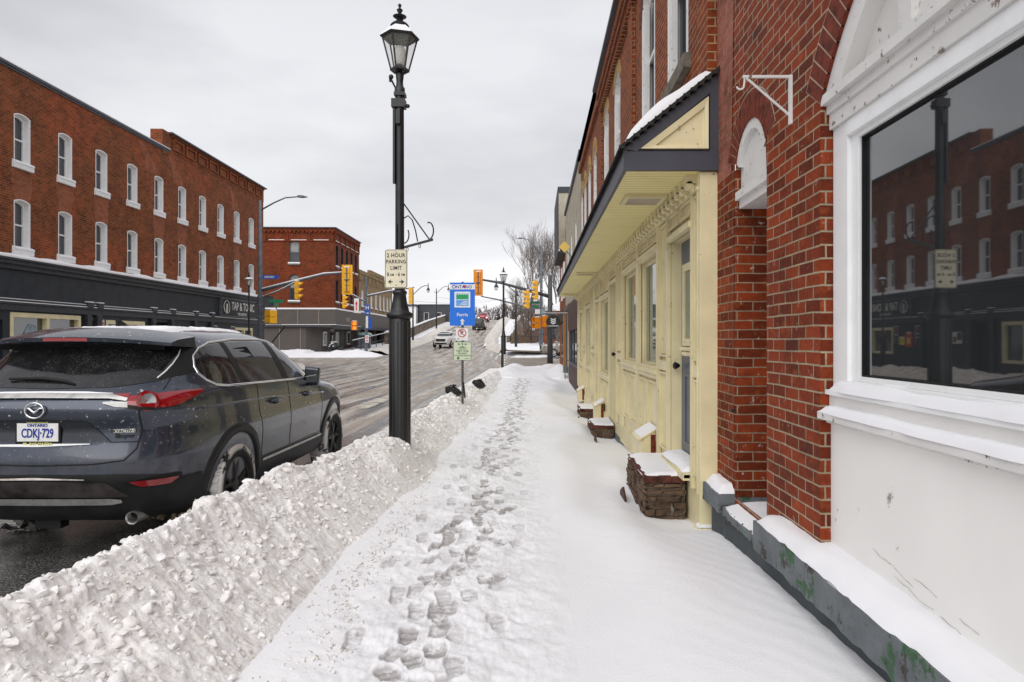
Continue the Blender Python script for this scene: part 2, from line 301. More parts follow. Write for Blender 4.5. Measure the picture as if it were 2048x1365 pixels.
def road():
    t = MT('road_slush'); c = t.n('ShaderNodeTexCoord'); s = t.n('ShaderNodeSeparateXYZ'); t.l(c.outputs['Object'], s.inputs[0])
    v = c.outputs['Object']
    a = t.n('ShaderNodeMapping'); a.inputs['Scale'].default_value = (1.0, .035, 1); t.l(v, a.inputs['Vector'])
    n1 = t.noise(a.outputs[0], 2.2, 7, .68, .7)             # tyre tracks along the street
    m2 = t.n('ShaderNodeMapping'); m2.inputs['Scale'].default_value = (1, .10, 1); t.l(v, m2.inputs['Vector']); n2 = t.noise(m2.outputs[0], .6, 5, .6); n3 = t.noise(v, 34, 5, .75); n4 = t.noise(m2.outputs[0], 2.4, 7, .72, .8)
    b = t.n('ShaderNodeMapping'); b.inputs['Scale'].default_value = (.05, 1.0, 1); b.inputs['Rotation'].default_value = (0, 0, .12); t.l(v, b.inputs['Vector'])
    n5 = t.noise(b.outputs[0], 1.8, 6, .62, .4)             # cross street tracks
    cross = t.math('MULTIPLY', t.ramp(t.math('MULTIPLY', s.outputs['Y'], .01), [(.36, 0.0), (.42, 1.0), (.53, 1.0), (.58, 0.0)]), 1.0)
    tr = t.math('ADD', t.math('MULTIPLY', n1, t.math('SUBTRACT', 1.0, t.math('MULTIPLY', cross, .45))), t.math('MULTIPLY', t.math('MULTIPLY', n5, .45), cross))
    wet = t.ramp(n3, [(.3, (.028, .027, .027, 1)), (.7, (.062, .059, .056, 1))])
    slush = t.ramp(n4, [(.32, (.19, .135, .085, 1)), (.50, (.33, .28, .225, 1)), (.66, (.60, .575, .55, 1))])
    k = t.math('ADD', t.math('MULTIPLY', tr, .8), t.math('MULTIPLY', n2, .3))
    k = t.math('ADD', k, t.math('MULTIPLY', t.math('SUBTRACT', n4, .5), .22))
    far = t.ramp(t.math('MULTIPLY', s.outputs['Y'], .01), [(.05, -.0), (.13, .055), (.5, .065), (1, .085)])
    k = t.math('ADD', k, far)
    wv = t.n('ShaderNodeTexWave'); wm = t.n('ShaderNodeMapping'); wm.inputs['Scale'].default_value = (1, .022, 1); t.l(v, wm.inputs['Vector']); t.l(wm.outputs[0], wv.inputs['Vector']); wv.inputs['Scale'].default_value = .32; wv.inputs['Distortion'].default_value = 5; wv.inputs['Detail'].default_value = 5; wv.inputs['Detail Scale'].default_value = 2.2; wv.inputs['Detail Roughness'].default_value = .75
    k = t.math('ADD', k, t.math('MULTIPLY', t.math('MULTIPLY', t.math('SUBTRACT', wv.outputs['Fac'], .5), .24), t.math('SUBTRACT', 1.0, t.math('MULTIPLY', cross, .6))))
    fac = t.ramp(k, [(.515, 0.0), (.545, .55), (.60, 1.0)])
    near = t.ramp(t.math('MULTIPLY', s.outputs['Y'], .01), [(.07, .0), (.14, 1.0)])
    fac = t.math('MULTIPLY', fac, near)
    col = t.mix(fac, wet, slush)
    # salt crystals and grit close up
    salt = t.math('MULTIPLY', t.ramp(t.noise(v, 60, 3, .8), [(.50, 0.0), (.58, 1.0)]), t.ramp(t.noise(v, 4, 4), [(.38, .25), (.6, .9)]))
    col = t.mix(t.math('MULTIPLY', salt, .8), col, (.40, .39, .38, 1))
    t.set(col=col, rough=t.ramp(fac, [(0, .10), (.5, .42), (1, .7)]), spec=.6)
    t.bump(t.math('ADD', t.math('MULTIPLY', t.math('MULTIPLY', k, near), 1.5), t.math('MULTIPLY', n3, .12)), .5, .03); return t.m
M['road'] = road()
# ------------------------------------------------------------------ mesh helpers
col = sc.collection
class MB:
    def __init__(s): s.v = []; s.f = []; s.mi = []; s.cur = 0
    def add(s, vs, fs):
        o = len(s.v); s.v += [tuple(p) for p in vs]; s.f += [tuple(i+o for i in f) for f in fs]; s.mi += [s.cur]*len(fs); return s
    def box(s, x0, x1, y0, y1, z0, z1):
        x0, x1 = min(x0, x1), max(x0, x1); y0, y1 = min(y0, y1), max(y0, y1); z0, z1 = min(z0, z1), max(z0, z1)
        return s.add([(x0, y0, z0), (x1, y0, z0), (x1, y1, z0), (x0, y1, z0), (x0, y0, z1), (x1, y0, z1), (x1, y1, z1), (x0, y1, z1)],
                     [(0, 3, 2, 1), (4, 5, 6, 7), (0, 1, 5, 4), (1, 2, 6, 5), (2, 3, 7, 6), (3, 0, 4, 7)])
    def quad(s, a, b, c, d): return s.add([a, b, c, d], [(0, 1, 2, 3)])
    def tube(s, pts, r, n=8, cap=True):
        pts = [Vector(p) for p in pts]; rs = r if hasattr(r, '__len__') else [r]*len(pts)
        rings = []; a = None
        for i, p in enumerate(pts):
            t = (pts[min(i+1, len(pts)-1)]-pts[max(i-1, 0)]).normalized()
            if a is None: a = t.cross(Vector((0, 0, 1)) if abs(t.z) < .9 else Vector((1, 0, 0))).normalized()
            a = (a-t*a.dot(t)).normalized(); b = t.cross(a)
            rings.append([p+(a*math.cos(2*math.pi*k/n)+b*math.sin(2*math.pi*k/n))*rs[i] for k in range(n)])
        vs = [q for g in rings for q in g]; fs = []
        for i in range(len(pts)-1):
            for k in range(n): fs.append((i*n+k, i*n+(k+1) % n, (i+1)*n+(k+1) % n, (i+1)*n+k))
        if cap: fs.append(tuple(range(n))[::-1]); fs.append(tuple((len(pts)-1)*n+k for k in range(n)))
        return s.add(vs, fs)
    def lathe(s, prof, n=16, c=(0, 0, 0), axis='z', rot=0, cap=True):
        vs = []; 
        for r, h in prof:
            for k in range(n):
                a = 2*math.pi*k/n+rot; q = (r*math.cos(a), r*math.sin(a), h)
                if axis == 'x': q = (q[2], q[0], q[1])
                if axis == 'y': q = (q[0], q[2], q[1])
                vs.append((q[0]+c[0], q[1]+c[1], q[2]+c[2]))
        fs = [(i*n+k, i*n+(k+1) % n, (i+1)*n+(k+1) % n, (i+1)*n+k) for i in range(len(prof)-1) for k in range(n)]
        if cap: fs.append(tuple(range(n))); fs.append(tuple((len(prof)-1)*n+k for k in range(n)))
        return s.add(vs, fs)
    def prism(s, poly, a, b, axis='y'):
        n = len(poly); f = {'y': lambda p, h: (p[0], h, p[1]), 'x': lambda p, h: (h, p[0], p[1]), 'z': lambda p, h: (p[0], p[1], h)}[axis]
        vs = [f(p, a) for p in poly]+[f(p, b) for p in poly]
        return s.add(vs, [tuple(range(n)), tuple(range(2*n-1, n-1, -1))]+[(i, i+n, (i+1) % n+n, (i+1) % n) for i in range(n)])
    def blob(s, c, r, seed=0, rough=.25, n=8, flat=1.0):
        rg = random.Random(seed); vs = [(c[0], c[1], c[2]-r*flat)]; rows = max(3, n//2)
        ph = [rg.uniform(0, 6.28) for _ in range(4)]
        for i in range(1, rows):
            th = math.pi*i/rows
            for k in range(n):
                a = 2*math.pi*k/n; q = r*(1+rough*(math.sin(2*a+ph[0]+th)*.5+math.sin(3*a+ph[1]-2*th)*.5+rg.uniform(-.5, .5)))
                vs.append((c[0]+q*math.sin(th)*math.cos(a), c[1]+q*math.sin(th)*math.sin(a), c[2]-q*math.cos(th)*flat))
        vs.append((c[0], c[1], c[2]+r*flat)); fs = [(0, 1+(k+1) % n, 1+k) for k in range(n)]
        for i in range(rows-2):
            for k in range(n): a = 1+i*n; fs.append((a+k, a+(k+1) % n, a+n+(k+1) % n, a+n+k))
        a = 1+(rows-2)*n; fs += [(a+k, a+(k+1) % n, len(vs)-1) for k in range(n)]
        return s.add(vs, fs)
    def build(s, name, mat, parent=None, loc=None, rot=None, smooth=False, bevel=0):
        me = bpy.data.meshes.new(name); me.from_pydata(s.v, [], s.f)
        for m in (mat if isinstance(mat, (list, tuple)) else [mat]): me.materials.append(M[m] if isinstance(m, str) else m)
        if any(s.mi): me.polygons.foreach_set('material_index', s.mi)
        bm = bmesh.new(); bm.from_mesh(me); bmesh.ops.recalc_face_normals(bm, faces=bm.faces)
        if bevel: bmesh.ops.bevel(bm, geom=[e for e in bm.edges if len(e.link_faces) == 2 and e.calc_face_angle(0) > .6], offset=bevel, segments=2, affect='EDGES', profile=.6)
        uv = bm.loops.layers.uv.new('UVMap')
        for f in bm.faces:
            n = f.normal; ax = max(range(3), key=lambda i: abs(n[i]))
            for l in f.loops:
                p = l.vert.co; l[uv].uv = (p.y, p.z) if ax == 0 else ((p.x, p.z) if ax == 1 else (p.x, p.y))
            f.smooth = bool(smooth)
        if smooth and smooth is not True:
            for e in bm.edges:
                if len(e.link_faces) == 2 and e.calc_face_angle(0) > smooth: e.smooth = False
        bm.to_mesh(me); bm.free()
        o = bpy.data.objects.new(name, me); col.objects.link(o)
        if parent: o.parent = parent
        if loc: o.location = loc
        if rot: o.rotation_euler = rot
        return o
def thing(name, label, cat, loc=(0, 0, 0), rz=0, group=None):
    o = bpy.data.objects.new(name, None); col.objects.link(o); o.location = loc; o.rotation_euler = (0, 0, rz)
    o['label'] = label; o['category'] = cat
    if group: o['group'] = group
    o.empty_display_size = .2
    return o
def tag(o, label=None, cat=None, group=None, kind=None):
    if label: o['label'] = label
    if cat: o['category'] = cat
    if group: o['group'] = group
    if kind: o['kind'] = kind
    return o
def dup(o, loc=None, rz=None, label=None, parent=None):
    c = o.copy(); col.objects.link(c)
    if parent is not None: c.parent = parent
    for ch in list(o.children): dup(ch, parent=c)
    if loc: c.location = loc
    if rz is not None: c.rotation_euler = (0, 0, rz)
    if label: c['label'] = label
    return c
def text(s, size, mat, parent, loc, rot=(R(90), 0, 0), name='lettering', ex=.002, align='CENTER', sx=1.0, space=1.0, bold=.018):
    cu = bpy.data.curves.new('t', 'FONT'); cu.body = s; cu.size = size; cu.extrude = ex; cu.align_x = align; cu.align_y = 'CENTER'; cu.space_line = .95; cu.space_character = space; cu.resolution_u = 3; cu.offset = size*bold
    t = bpy.data.objects.new('t', cu); col.objects.link(t); bpy.context.view_layer.update()
    me = bpy.data.meshes.new_from_object(t.evaluated_get(bpy.context.evaluated_depsgraph_get())); bpy.data.objects.remove(t); bpy.data.curves.remove(cu)
    me.name = name; me.materials.clear(); me.materials.append(M[mat]); o = bpy.data.objects.new(name, me); col.objects.link(o)
    o.parent = parent; o.location = loc; o.rotation_euler = rot; o.scale = (sx, 1, 1)
    return o
def wall_holes(mb, P, u0, u1, z0, z1, holes, seg=10):
    """quads on a plane P(u, z) leaving openings (u0,u1,z0,zspring,rise)"""
    us = sorted({u0, u1} | {h[0] for h in holes} | {h[1] for h in holes}); zs = sorted({z0, z1} | {h[2] for h in holes} | {h[3]+h[4] for h in holes})
    for a, b in zip(us, us[1:]):
        for c, d in zip(zs, zs[1:]):
            m, k = (a+b)/2, (c+d)/2
            if any(h[0] < m < h[1] and h[2] < k < h[3]+h[4] for h in holes): continue
            mb.quad(P(a, c), P(b, c), P(b, d), P(a, d))
    for h in holes:
        if h[4] <= 0: continue
        pts = arc(h, seg); top = h[3]+h[4]
        for p, q in zip(pts, pts[1:]): mb.quad(P(*p), P(*q), P(q[0], top+.0), P(p[0], top+.0))
def arc(h, seg=10):
    c = (h[0]+h[1])/2; a = (h[1]-h[0])/2; r = (a*a+h[4]**2)/(2*h[4]); zc = h[3]+h[4]-r; t = math.asin(min(1, a/r))
    if h[4] > a: r = a
    return [(c+r*math.sin(-t+2*t*i/seg), zc+r*math.cos(-t+2*t*i/seg)) for i in range(seg+1)]
def outline(h, seg=10):
    return [(h[0], h[2])]+(arc(h, seg) if h[4] > 0 else [(h[0], h[3]), (h[1], h[3])])+[(h[1], h[2])]
def shrink(pts, d):
    cx = (min(p[0] for p in pts)+max(p[0] for p in pts))/2; cz = (min(p[1] for p in pts)+max(p[1] for p in pts))/2
    hw = max(p[0] for p in pts)-cx; hh = max(p[1] for p in pts)-cz
    return [(cx+(p[0]-cx)*(hw-d)/hw, cz+(p[1]-cz)*(hh-d)/hh) for p in pts]
def ringband(mb, P, pa, pb, da, db):
    n = len(pa)
    for i in range(n): j = (i+1) % n; mb.quad(P(*pa[i], da), P(*pa[j], da), P(*pb[j], db), P(*pb[i], db))
# numpy value noise
def vnoise(x, y, seed=0):
    xi = np.floor(x).astype(np.int64); yi = np.floor(y).astype(np.int64); fx = x-xi; fy = y-yi
    def h(a, b):
        n = (a*374761393+b*668265263+seed*1442695041) & 0xffffffff; n = ((n ^ (n >> 13))*1274126177) & 0xffffffff
        return ((n ^ (n >> 16)) & 0xffff)/65535.0
    u = fx*fx*(3-2*fx); v = fy*fy*(3-2*fy)
    return (h(xi, yi)*(1-u)+h(xi+1, yi)*u)*(1-v)+(h(xi, yi+1)*(1-u)+h(xi+1, yi+1)*u)*v
def fbm(x, y, o=4, seed=0, g=.5):
    s = 0; a = 1; t = 0
    for i in range(o): s = s+a*vnoise(x*2**i, y*2**i, seed+i*17); t += a; a *= g
    return s/t-.5
_rocks = []
def rocks():
    q = random.Random(77)
    for k in range(14):
        bm = bmesh.new()
        for i in range(11):
            v = Vector((q.gauss(0, 1), q.gauss(0, 1), q.gauss(0, 1))).normalized()*q.uniform(.75, 1.15); bm.verts.new(v)
        r = bmesh.ops.convex_hull(bm, input=bm.verts); bmesh.ops.delete(bm, geom=[e for e in r['geom_interior'] if isinstance(e, bmesh.types.BMVert)], context='VERTS')
        bmesh.ops.subdivide_edges(bm, edges=bm.edges, cuts=1, use_grid_fill=True, smooth=.35); bmesh.ops.triangulate(bm, faces=bm.faces)
        for v in bm.verts: v.co *= q.uniform(.93, 1.07)
        bm.verts.ensure_lookup_table(); bm.verts.index_update(); _rocks.append((np.array([v.co[:] for v in bm.verts]), [tuple(v.index for v in f.verts) for f in bm.faces])); bm.free()
_small = []
def rock(mb, c, r, q):
    if not _rocks:
        rocks(); p = random.Random(5)
        for k in range(16):
            bm = bmesh.new()
            for i in range(8): bm.verts.new(Vector((p.gauss(0, 1), p.gauss(0, 1), p.gauss(0, 1))).normalized()*p.uniform(.8, 1.15))
            r_ = bmesh.ops.convex_hull(bm, input=bm.verts); bm.verts.index_update(); _small.append((np.array([v.co[:] for v in bm.verts]), [tuple(v.index for v in f.verts) for f in bm.faces])); bm.free()
    V, F = q.choice(_rocks if r > .02 else _small); e = Matrix.Rotation(q.uniform(0, 6.28), 3, 'Z') @ Matrix.Rotation(q.gauss(0, .5), 3, 'X'); s = np.array([r*q.uniform(.8, 1.5), r*q.uniform(.6, 1.1), r*q.uniform(.35, .9)])
    mb.add(((V*s) @ np.array(e).T+np.array(c)).tolist(), F)
def grid(name, X, Y, Z, mat, smooth=True, parent=None):
    r, c = X.shape; me = bpy.data.meshes.new(name); me.vertices.add(r*c); me.vertices.foreach_set('co', np.stack([X, Y, Z], -1).astype(np.float32).ravel())
    i = np.arange(r*c).reshape(r, c); q = np.stack([i[:-1, :-1], i[:-1, 1:], i[1:, 1:], i[1:, :-1]], -1).reshape(-1, 4)
    me.loops.add(q.size); me.loops.foreach_set('vertex_index', q.ravel().astype(np.int32)); me.polygons.add(len(q))
    me.polygons.foreach_set('loop_start', np.arange(0, q.size, 4, dtype=np.int32)); me.update(calc_edges=True); me.validate()
    me.polygons.foreach_set('use_smooth', np.full(len(me.polygons), smooth)); me.materials.append(M[mat])
    o = bpy.data.objects.new(name, me); col.objects.link(o)
    if parent: o.parent = parent
    return o
rnd = random.Random(7)
# ------------------------------------------------------------------ ground
ZY = [-40, 8, 20, 34, 40, 46, 52, 57, 62, 70, 83, 88, 110, 145, 158, 172, 200, 260, 400]
ZZ = [0, 0, -.06, -.12, -.10, 0, .2, .34, .54, .86, 1.32, 1.52, 3.3, 5.8, 6.25, 6.0, 5.0, 3.0, 3.0]
def zr(y): return np.interp(y, ZY, ZZ)
yy = np.concatenate([np.linspace(-40, 60, 60), np.linspace(62, 900, 60)]); xx = np.linspace(-500, 500, 120)
X, Y = np.meshgrid(xx, yy)
Zg = np.minimum(zr(Y), .3)-.35-np.clip((Y-75)*.01, 0, 1.5)+fbm(X/40, Y/40, 3)*.6*np.clip((Y-80)/100, 0, 1)
tag(grid('ground', X, Y, Zg, 'snow'), kind='structure')
def sheet(name, pts_l, pts_r, mat, off=0, nx=40, ny=300, noise=0, fn=None):
    y = np.linspace(pts_l[0][1], pts_l[-1][1], ny); xl = np.interp(y, [p[1] for p in pts_l], [p[0] for p in pts_l]); xr = np.interp(y, [p[1] for p in pts_r], [p[0] for p in pts_r])
    t = np.linspace(0, 1, nx); X = xl[:, None]*(1-t)+xr[:, None]*t; Y = np.repeat(y[:, None], nx, 1); Z = zr(Y)+off
    if fn: Z = Z+fn(X, Y, t[None, :])
    if noise: Z = Z+fbm(X*1.5, Y*1.5, 4, 3)*noise
    return grid(name, X, Y, Z, mat)
tag(sheet('main_road', [(-14.6, -30), (-15.3, 40), (-16.2, 60), (-15.6, 90), (-17.0, 145), (-18, 300)],
          [(-1.6, -30), (-1.6, 37.5), (-1.2, 40), (-1.2, 52), (-3.0, 58), (-3.6, 62), (-5.2, 72), (-6.1, 90), (-7.0, 145), (-8, 300)], 'road', 0, 30, 500), kind='structure')
tag(sheet('side_road', [(-70, 41.2), (-70, 54.5)], [(60, 41.2), (60, 54.5)], 'road', -.006, 60, 30), kind='structure')
# brown paver crossing on the side road
cw = MT('crossing_pavers'); v = cw.coord('Object'); s_ = cw.n('ShaderNodeSeparateXYZ'); cw.l(v, s_.inputs[0])
fr = cw.math('FRACT', cw.math('MULTIPLY', s_.outputs['Y'], 1.1)); 
cw.set(col=cw.mix(cw.ramp(fr, [(.35, 0.0), (.5, 1.0), (.9, 1.0), (1.0, 0.0)]), (.12, .09, .065, 1), cw.ramp(cw.noise(v, 2, 6, .7), [(.35, (.20, .15, .10, 1)), (.7, (.42, .37, .31, 1))])), rough=.5)
M['crossing'] = cw.m
X, Y = np.meshgrid(np.linspace(-1.9, 1.35, 12), np.linspace(41.4, 53, 30)); tag(grid('crossing', X, Y, zr(Y)+.010, 'crossing'), kind='structure')
# painted markings half hidden by slush
mk = MT('worn_road_paint'); v = mk.coord('Object'); mk.set(col=mk.mix(mk.ramp(mk.noise(v, 3, 7, .75), [(.42, 0.0), (.5, 1.0)]), (.13, .11, .09, 1), (.55, .50, .42, 1)), rough=.5)
M['markings'] = mk.m
mb = MB()
for x0, x1, y0, y1 in [(-5.2, -2.2, 38.8, 39.3), (-9.3, -5.8, 38.8, 39.3), (-14.3, -9.8, 56.2, 56.7), (-8.6, -4.6, 56.2, 56.7), (-4.7, -4.2, 17.0, 20.4), (-8.15, -8.03, 14, 38), (-7.9, -7.78, 14, 38), (-10.6, -10.48, 60, 76)]:
    n = 12
    for i in range(n):
        a, b = y0+(y1-y0)*i/n, y0+(y1-y0)*(i+1)/n
        mb.quad((x0, a, zr(a)+.006), (x1, a, zr(a)+.006), (x1, b, zr(b)+.006), (x0, b, zr(b)+.006))
tag(mb.build('road_markings', 'markings'), kind='structure')
# ---- snow covered pavement, right of the street
ys = 1.7*(42.5/1.7)**np.linspace(0, 1, 900); xs = np.concatenate([np.linspace(-1.95, -1.0, 70), np.linspace(-.995, .2, 250), np.linspace(.206, 1.75, 150)])
X, Y = np.meshgrid(xs, ys)
hw = np.interp(Y, [1.5, 2.7, 4.2, 5.3, 5.9, 6.3, 7.5, 8.4, 10.5, 11.5, 13, 14, 15, 16.5, 25, 40], [.30, .28, .24, .18, .08, .05, .14, .15, .05, -.03, .0, .04, -.09, -.08, -.10, .0])
mid = np.interp(Y, [1.5, 6, 15, 25, 40], [.15, .12, .04, .0, .02])
t = np.clip((X-.15)/1.15, 0, 1); ts = t*t*(3-2*t)
Z = mid*(1-ts)+hw*ts
rdg = .55+.25*np.sin(Y*.55)+.1*np.sin(Y*1.7)                       # soft drift crest
Z += .055*np.exp(-((X-rdg)/.28)**2)*np.clip((Y-2)/3, 0, 1)
Z += .05*np.exp(-((X-.95)/.16)**2-((Y-7.9)/.5)**2)+.07*np.exp(-((X-.78)/.2)**2-((Y-6.1)/.8)**2)+.05*np.exp(-((X-.85)/.15)**2-((Y-12.2)/.8)**2)
Z += fbm(X*1.1, Y*.7, 3, 5)*.03
sm = np.clip(1-np.abs(X+.55)/.75, 0, 1)                            # trampled strip
Z += sm**.7*(fbm(X*6, Y*5, 4, 11)*.060+fbm(X*20, Y*16, 3, 12)*.024)
Z += np.clip((X-.2), 0, 1)*.0009*np.sin((Y*1.0+X*1.4)*26+fbm(X*2, Y*2, 2, 3)*9)      # wind ripples
rf = random.Random(3); wear = np.zeros_like(Z)
def stamp(cx, cy, a, L_, Wd, dp):
    global Z
    i0, i1 = np.searchsorted(ys, cy-L_*1.4), np.searchsorted(ys, cy+L_*1.4); j0, j1 = np.searchsorted(xs, cx-L_*1.4), np.searchsorted(xs, cx+L_*1.4)
    if i1 <= i0 or j1 <= j0: return
    x = X[i0:i1, j0:j1]-cx; y = Y[i0:i1, j0:j1]-cy; u = x*math.cos(a)+y*math.sin(a); v = -x*math.sin(a)+y*math.cos(a)
    wd = Wd*(1-.22*np.exp(-((v+.03)/.05)**2))
    r = ((np.abs(u)/wd)**2.6+(np.abs(v)/L_)**2.6)
    inner = 1/(1+np.exp(np.clip((r-1)*14, -30, 30))); rim = np.exp(-((r-1.45)/.35)**2)
    lug = rf.uniform(-.002, .0035)*np.sin(v*rf.uniform(100, 170)+rf.random()*3)*inner; wear[i0:i1, j0:j1] = np.maximum(wear[i0:i1, j0:j1], inner*min(1, dp*26)*(.85+.15*np.sin(v*130)))
    zf = float(Z[(i0+i1)//2, (j0+j1)//2])*.5+.06-dp*.6; zf = min(zf, float(Z[(i0+i1)//2, (j0+j1)//2])-dp*.25)
    Z[i0:i1, j0:j1] = Z[i0:i1, j0:j1]*(1-inner*.85)+(zf+.012*np.clip(v/L_, -1, 1))*inner*.85+rim*dp*.10*rf.random()+lug
y = 2.0
while y < 30:
    for lane, wob in ((-.62, .07), (-.38, .07)):
        if rf.random() < .93: stamp(lane+rf.gauss(0, wob)+.04*math.sin(y), y+rf.uniform(-.1, .1), rf.gauss(0, .25), rf.uniform(.09, .125), rf.uniform(.050, .064), rf.uniform(.022, .055))
    if rf.random() < .75: stamp(rf.uniform(-1.0, -.1), y+.12, rf.gauss(0, .3), .11, .055, rf.uniform(.008, .022))
    y += .165+rf.uniform(-.05, .05)
for k in range(11): stamp(-.98+.05*math.sin(k)+(.14 if k % 2 else 0), 2.3+k*.62, .1, .14, .052, .025)
for k in range(0): stamp(.10+(.12 if k % 2 else 0), 2.9+k*.9, 0, .14, .05, .016)
Z += sm**.5*fbm(X*11, Y*9, 4, 311)*.034*np.clip(fbm(X*1.3, Y*1.1, 3, 312)*4+.6, .15, 1.3)
for cx, cy, wd in ((-.25, 12.9, .9), (.1, 21, .6), (-.4, 17, .8)):
    Z += .022*np.exp(-((X-cx)/wd)**2-((Y-cy)/.25)**2)*(fbm(X*14, Y*14, 3, 9)+.6)
wear = np.clip(wear+sm*.5*np.clip(fbm(X*5, Y*4, 4, 71)*3, 0, 1), 0, 1)
pv = tag(grid('pavement', X, Y, Z, 'snow_trodden'), kind='structure'); at_ = pv.data.attributes.new('wear', 'FLOAT', 'POINT'); at_.data.foreach_set('value', wear.astype(np.float32).ravel())
# ---- ploughed snow bank along the kerb
ys = 1.5*(41/1.5)**np.linspace(0, 1, 1250); xs = np.linspace(-2.72, -.62, 300); X, Y = np.meshgrid(xs, ys)
cr = np.interp(Y, [1.5, 5, 10, 20, 41], [-2.12, -2.06, -1.95, -1.85, -1.8])+fbm(Y*.6, Y*0, 3, 21)*.22
h = np.interp(Y, [1.5, 3, 5.3, 7, 8.5, 15, 20, 30, 36, 41], [.74, .66, .63, .58, .52, .50, .42, .30, .22, .05])*(1+fbm(Y*.9, Y*0+3, 3, 22)*.25)
foot = np.interp(Y, [1.5, 4, 7, 13, 30], [-.92, -1.0, -1.02, -1.0, -1.25])+fbm(Y*.8, Y*0+7, 3, 23)*.2
foot = foot+.16*np.exp(-((Y-7.9)/1.3)**2); tin = np.clip((foot-X)/(foot-cr), 0, 1); tout = np.clip((cr-X)/.40, 0, 1)
base = np.where(X > cr, h*(tin**1.5*(1.25-.25*tin)), h*(1-tout**1.6)); base = np.clip(base, -.02, None)+.20*np.exp(-((X+1.60)/.26)**2-((Y-8.0)/.9)**2)
act = np.clip(base/.08, 0, 1)
rg_ = .30+.70*np.clip((-1.38-X)/.35, 0, 1)
Z = base-.04+act*rg_*(fbm(X*3.2, Y*3.2, 3, 31)*.13+np.abs(fbm(X*8, Y*8, 3, 33))*.045+fbm(X*26, Y*26, 3, 34)*.022)
Z += mid[0, 0]*0+np.interp(Y, [1.5, 6, 15, 25, 40], [.10, .08, .02, -.03, -.03])*np.clip((X-cr)/.4, 0, 1)*(1-act)
rb = random.Random(5)
def lump(n, rmin, rmax, ymax, flat=.8):
    for _ in range(n):
        cy = 1.5*(ymax/1.5)**rb.random(); cx = rb.uniform(-2.42, -1.02); r = rmin*(rmax/rmin)**(rb.random()**2); 
        i0, i1 = np.searchsorted(ys, cy-r), np.searchsorted(ys, cy+r); j0, j1 = np.searchsorted(xs, cx-r), np.searchsorted(xs, cx+r)
        if i1 <= i0+1 or j1 <= j0+1: continue
        x = X[i0:i1, j0:j1]-cx; y = Y[i0:i1, j0:j1]-cy; a = rb.uniform(0, 3.14); k = rb.uniform(.6, 1.0)
        u = x*math.cos(a)+y*math.sin(a); v = (-x*math.sin(a)+y*math.cos(a))/k
        q = 1-(np.abs(u)**2.4+np.abs(v)**2.4)/r**2.4+(vnoise(X[i0:i1, j0:j1]*2.2/r+cx*50, Y[i0:i1, j0:j1]*2.2/r, 77)-.5)*1.1; tl = (rb.uniform(-.5, .5)*u+rb.uniform(-.5, .5)*v)*.9
        cz = Z[(i0+i1)//2, (j0+j1)//2]
        if base[(i0+i1)//2, (j0+j1)//2] < .05 or (cx > -1.45 and rb.random() < .7): continue
        top = cz+r*flat*.52*np.clip(q, 0, 1)**.28-.012+tl
        Z[i0:i1, j0:j1] = np.where(q > 0, np.maximum(Z[i0:i1, j0:j1], top), Z[i0:i1, j0:j1])
lump(300, .03, .07, 30, .4); lump(5000, .008, .03, 24, .6)
Z += act*fbm(X*45, Y*45, 2, 44)*.014
tag(grid('snow_bank', X, Y, Z, 'snow_bank'), kind='stuff')
bankZ, bankX, bankY = Z.copy(), xs.copy(), ys.copy()
def bz(x, y): return float(bankZ[np.clip(np.searchsorted(bankY, y), 0, len(bankY)-1), np.clip(np.searchsorted(bankX, x), 0, len(bankX)-1)])
# loose chunks rolled off the bank
mb = MB()
mbd = MB()
for i in range(24000):
    y = 1.8*(30/1.8)**rb.random(); x = rb.gauss(-1.85, .30) if rb.random() < .8 else rb.uniform(-2.3, -1.0); r = (.0035+.003*rb.random())*(5+.4*y)**(rb.random()**2.8)
    if x > -1.15 or x < -2.6: continue
    z = max(bz(x, y), -.02); dk = float(vnoise(np.array(x*3.1), np.array(y*3.1), 404))+rb.gauss(0, .12); rock(mbd if dk > .60 else mb, (x, y, z+r*rb.uniform(-.5, .12)), min(r, .06), rb)
for x, y, r in ((-1.74, 2.44, .10), (-1.32, 2.62, .085), (-1.22, 3.0, .05), (-2.02, 4.6, .07), (-1.9, 5.6, .06), (-1.1, 3.7, .045)):
    rock(mb, (x, y, max(bz(x, y), .1)+r*.2), r, rb)
tag(mb.build('snow_chunks', 'snow_bank', smooth=.7), kind='stuff'); tag(mbd.build('dirty_snow_chunks', 'snow_crumb', smooth=.7), kind='stuff')
fcut = lambda y: float(fbm(np.array(y*.8), np.array(7.), 3, 23))*.2
mb = MB()
for i in range(3600):
    y = 1.8*(24/1.8)**rb.random(); f_ = float(np.interp(y, [1.5, 4, 7, 13, 30], [-.95, -1.03, -1.04, -1.02, -1.25])); x = f_+rb.gauss(-.12, .10)+fcut(y); r = .004+.014*rb.random()**2
    if x < -1.95 or x > f_+fcut(y)+.12: continue
    z = max(bz(x, y), float(np.interp(y, [1.5, 6, 15, 25, 40], [.15, .12, .04, .0, .02]))); rock(mb, (x, y, z+r*.2), r, rb)
tag(mb.build('snow_crumbs', 'snow_crumb', smooth=True), kind='stuff')
# grit fringe at the foot of the bank on the road side
def fringe(X, Y, t): return np.sin(t*math.pi)*(.03+.02*fbm(X*2, Y*2, 3, 61))
tag(sheet('slush_edge', [(-2.75, 10), (-2.9, 16), (-2.6, 30), (-2.4, 40)], [(-2.1, 10), (-2.0, 16), (-1.85, 30), (-1.7, 40)], 'dirt', .004, 14, 260, .02, fringe), kind='stuff')
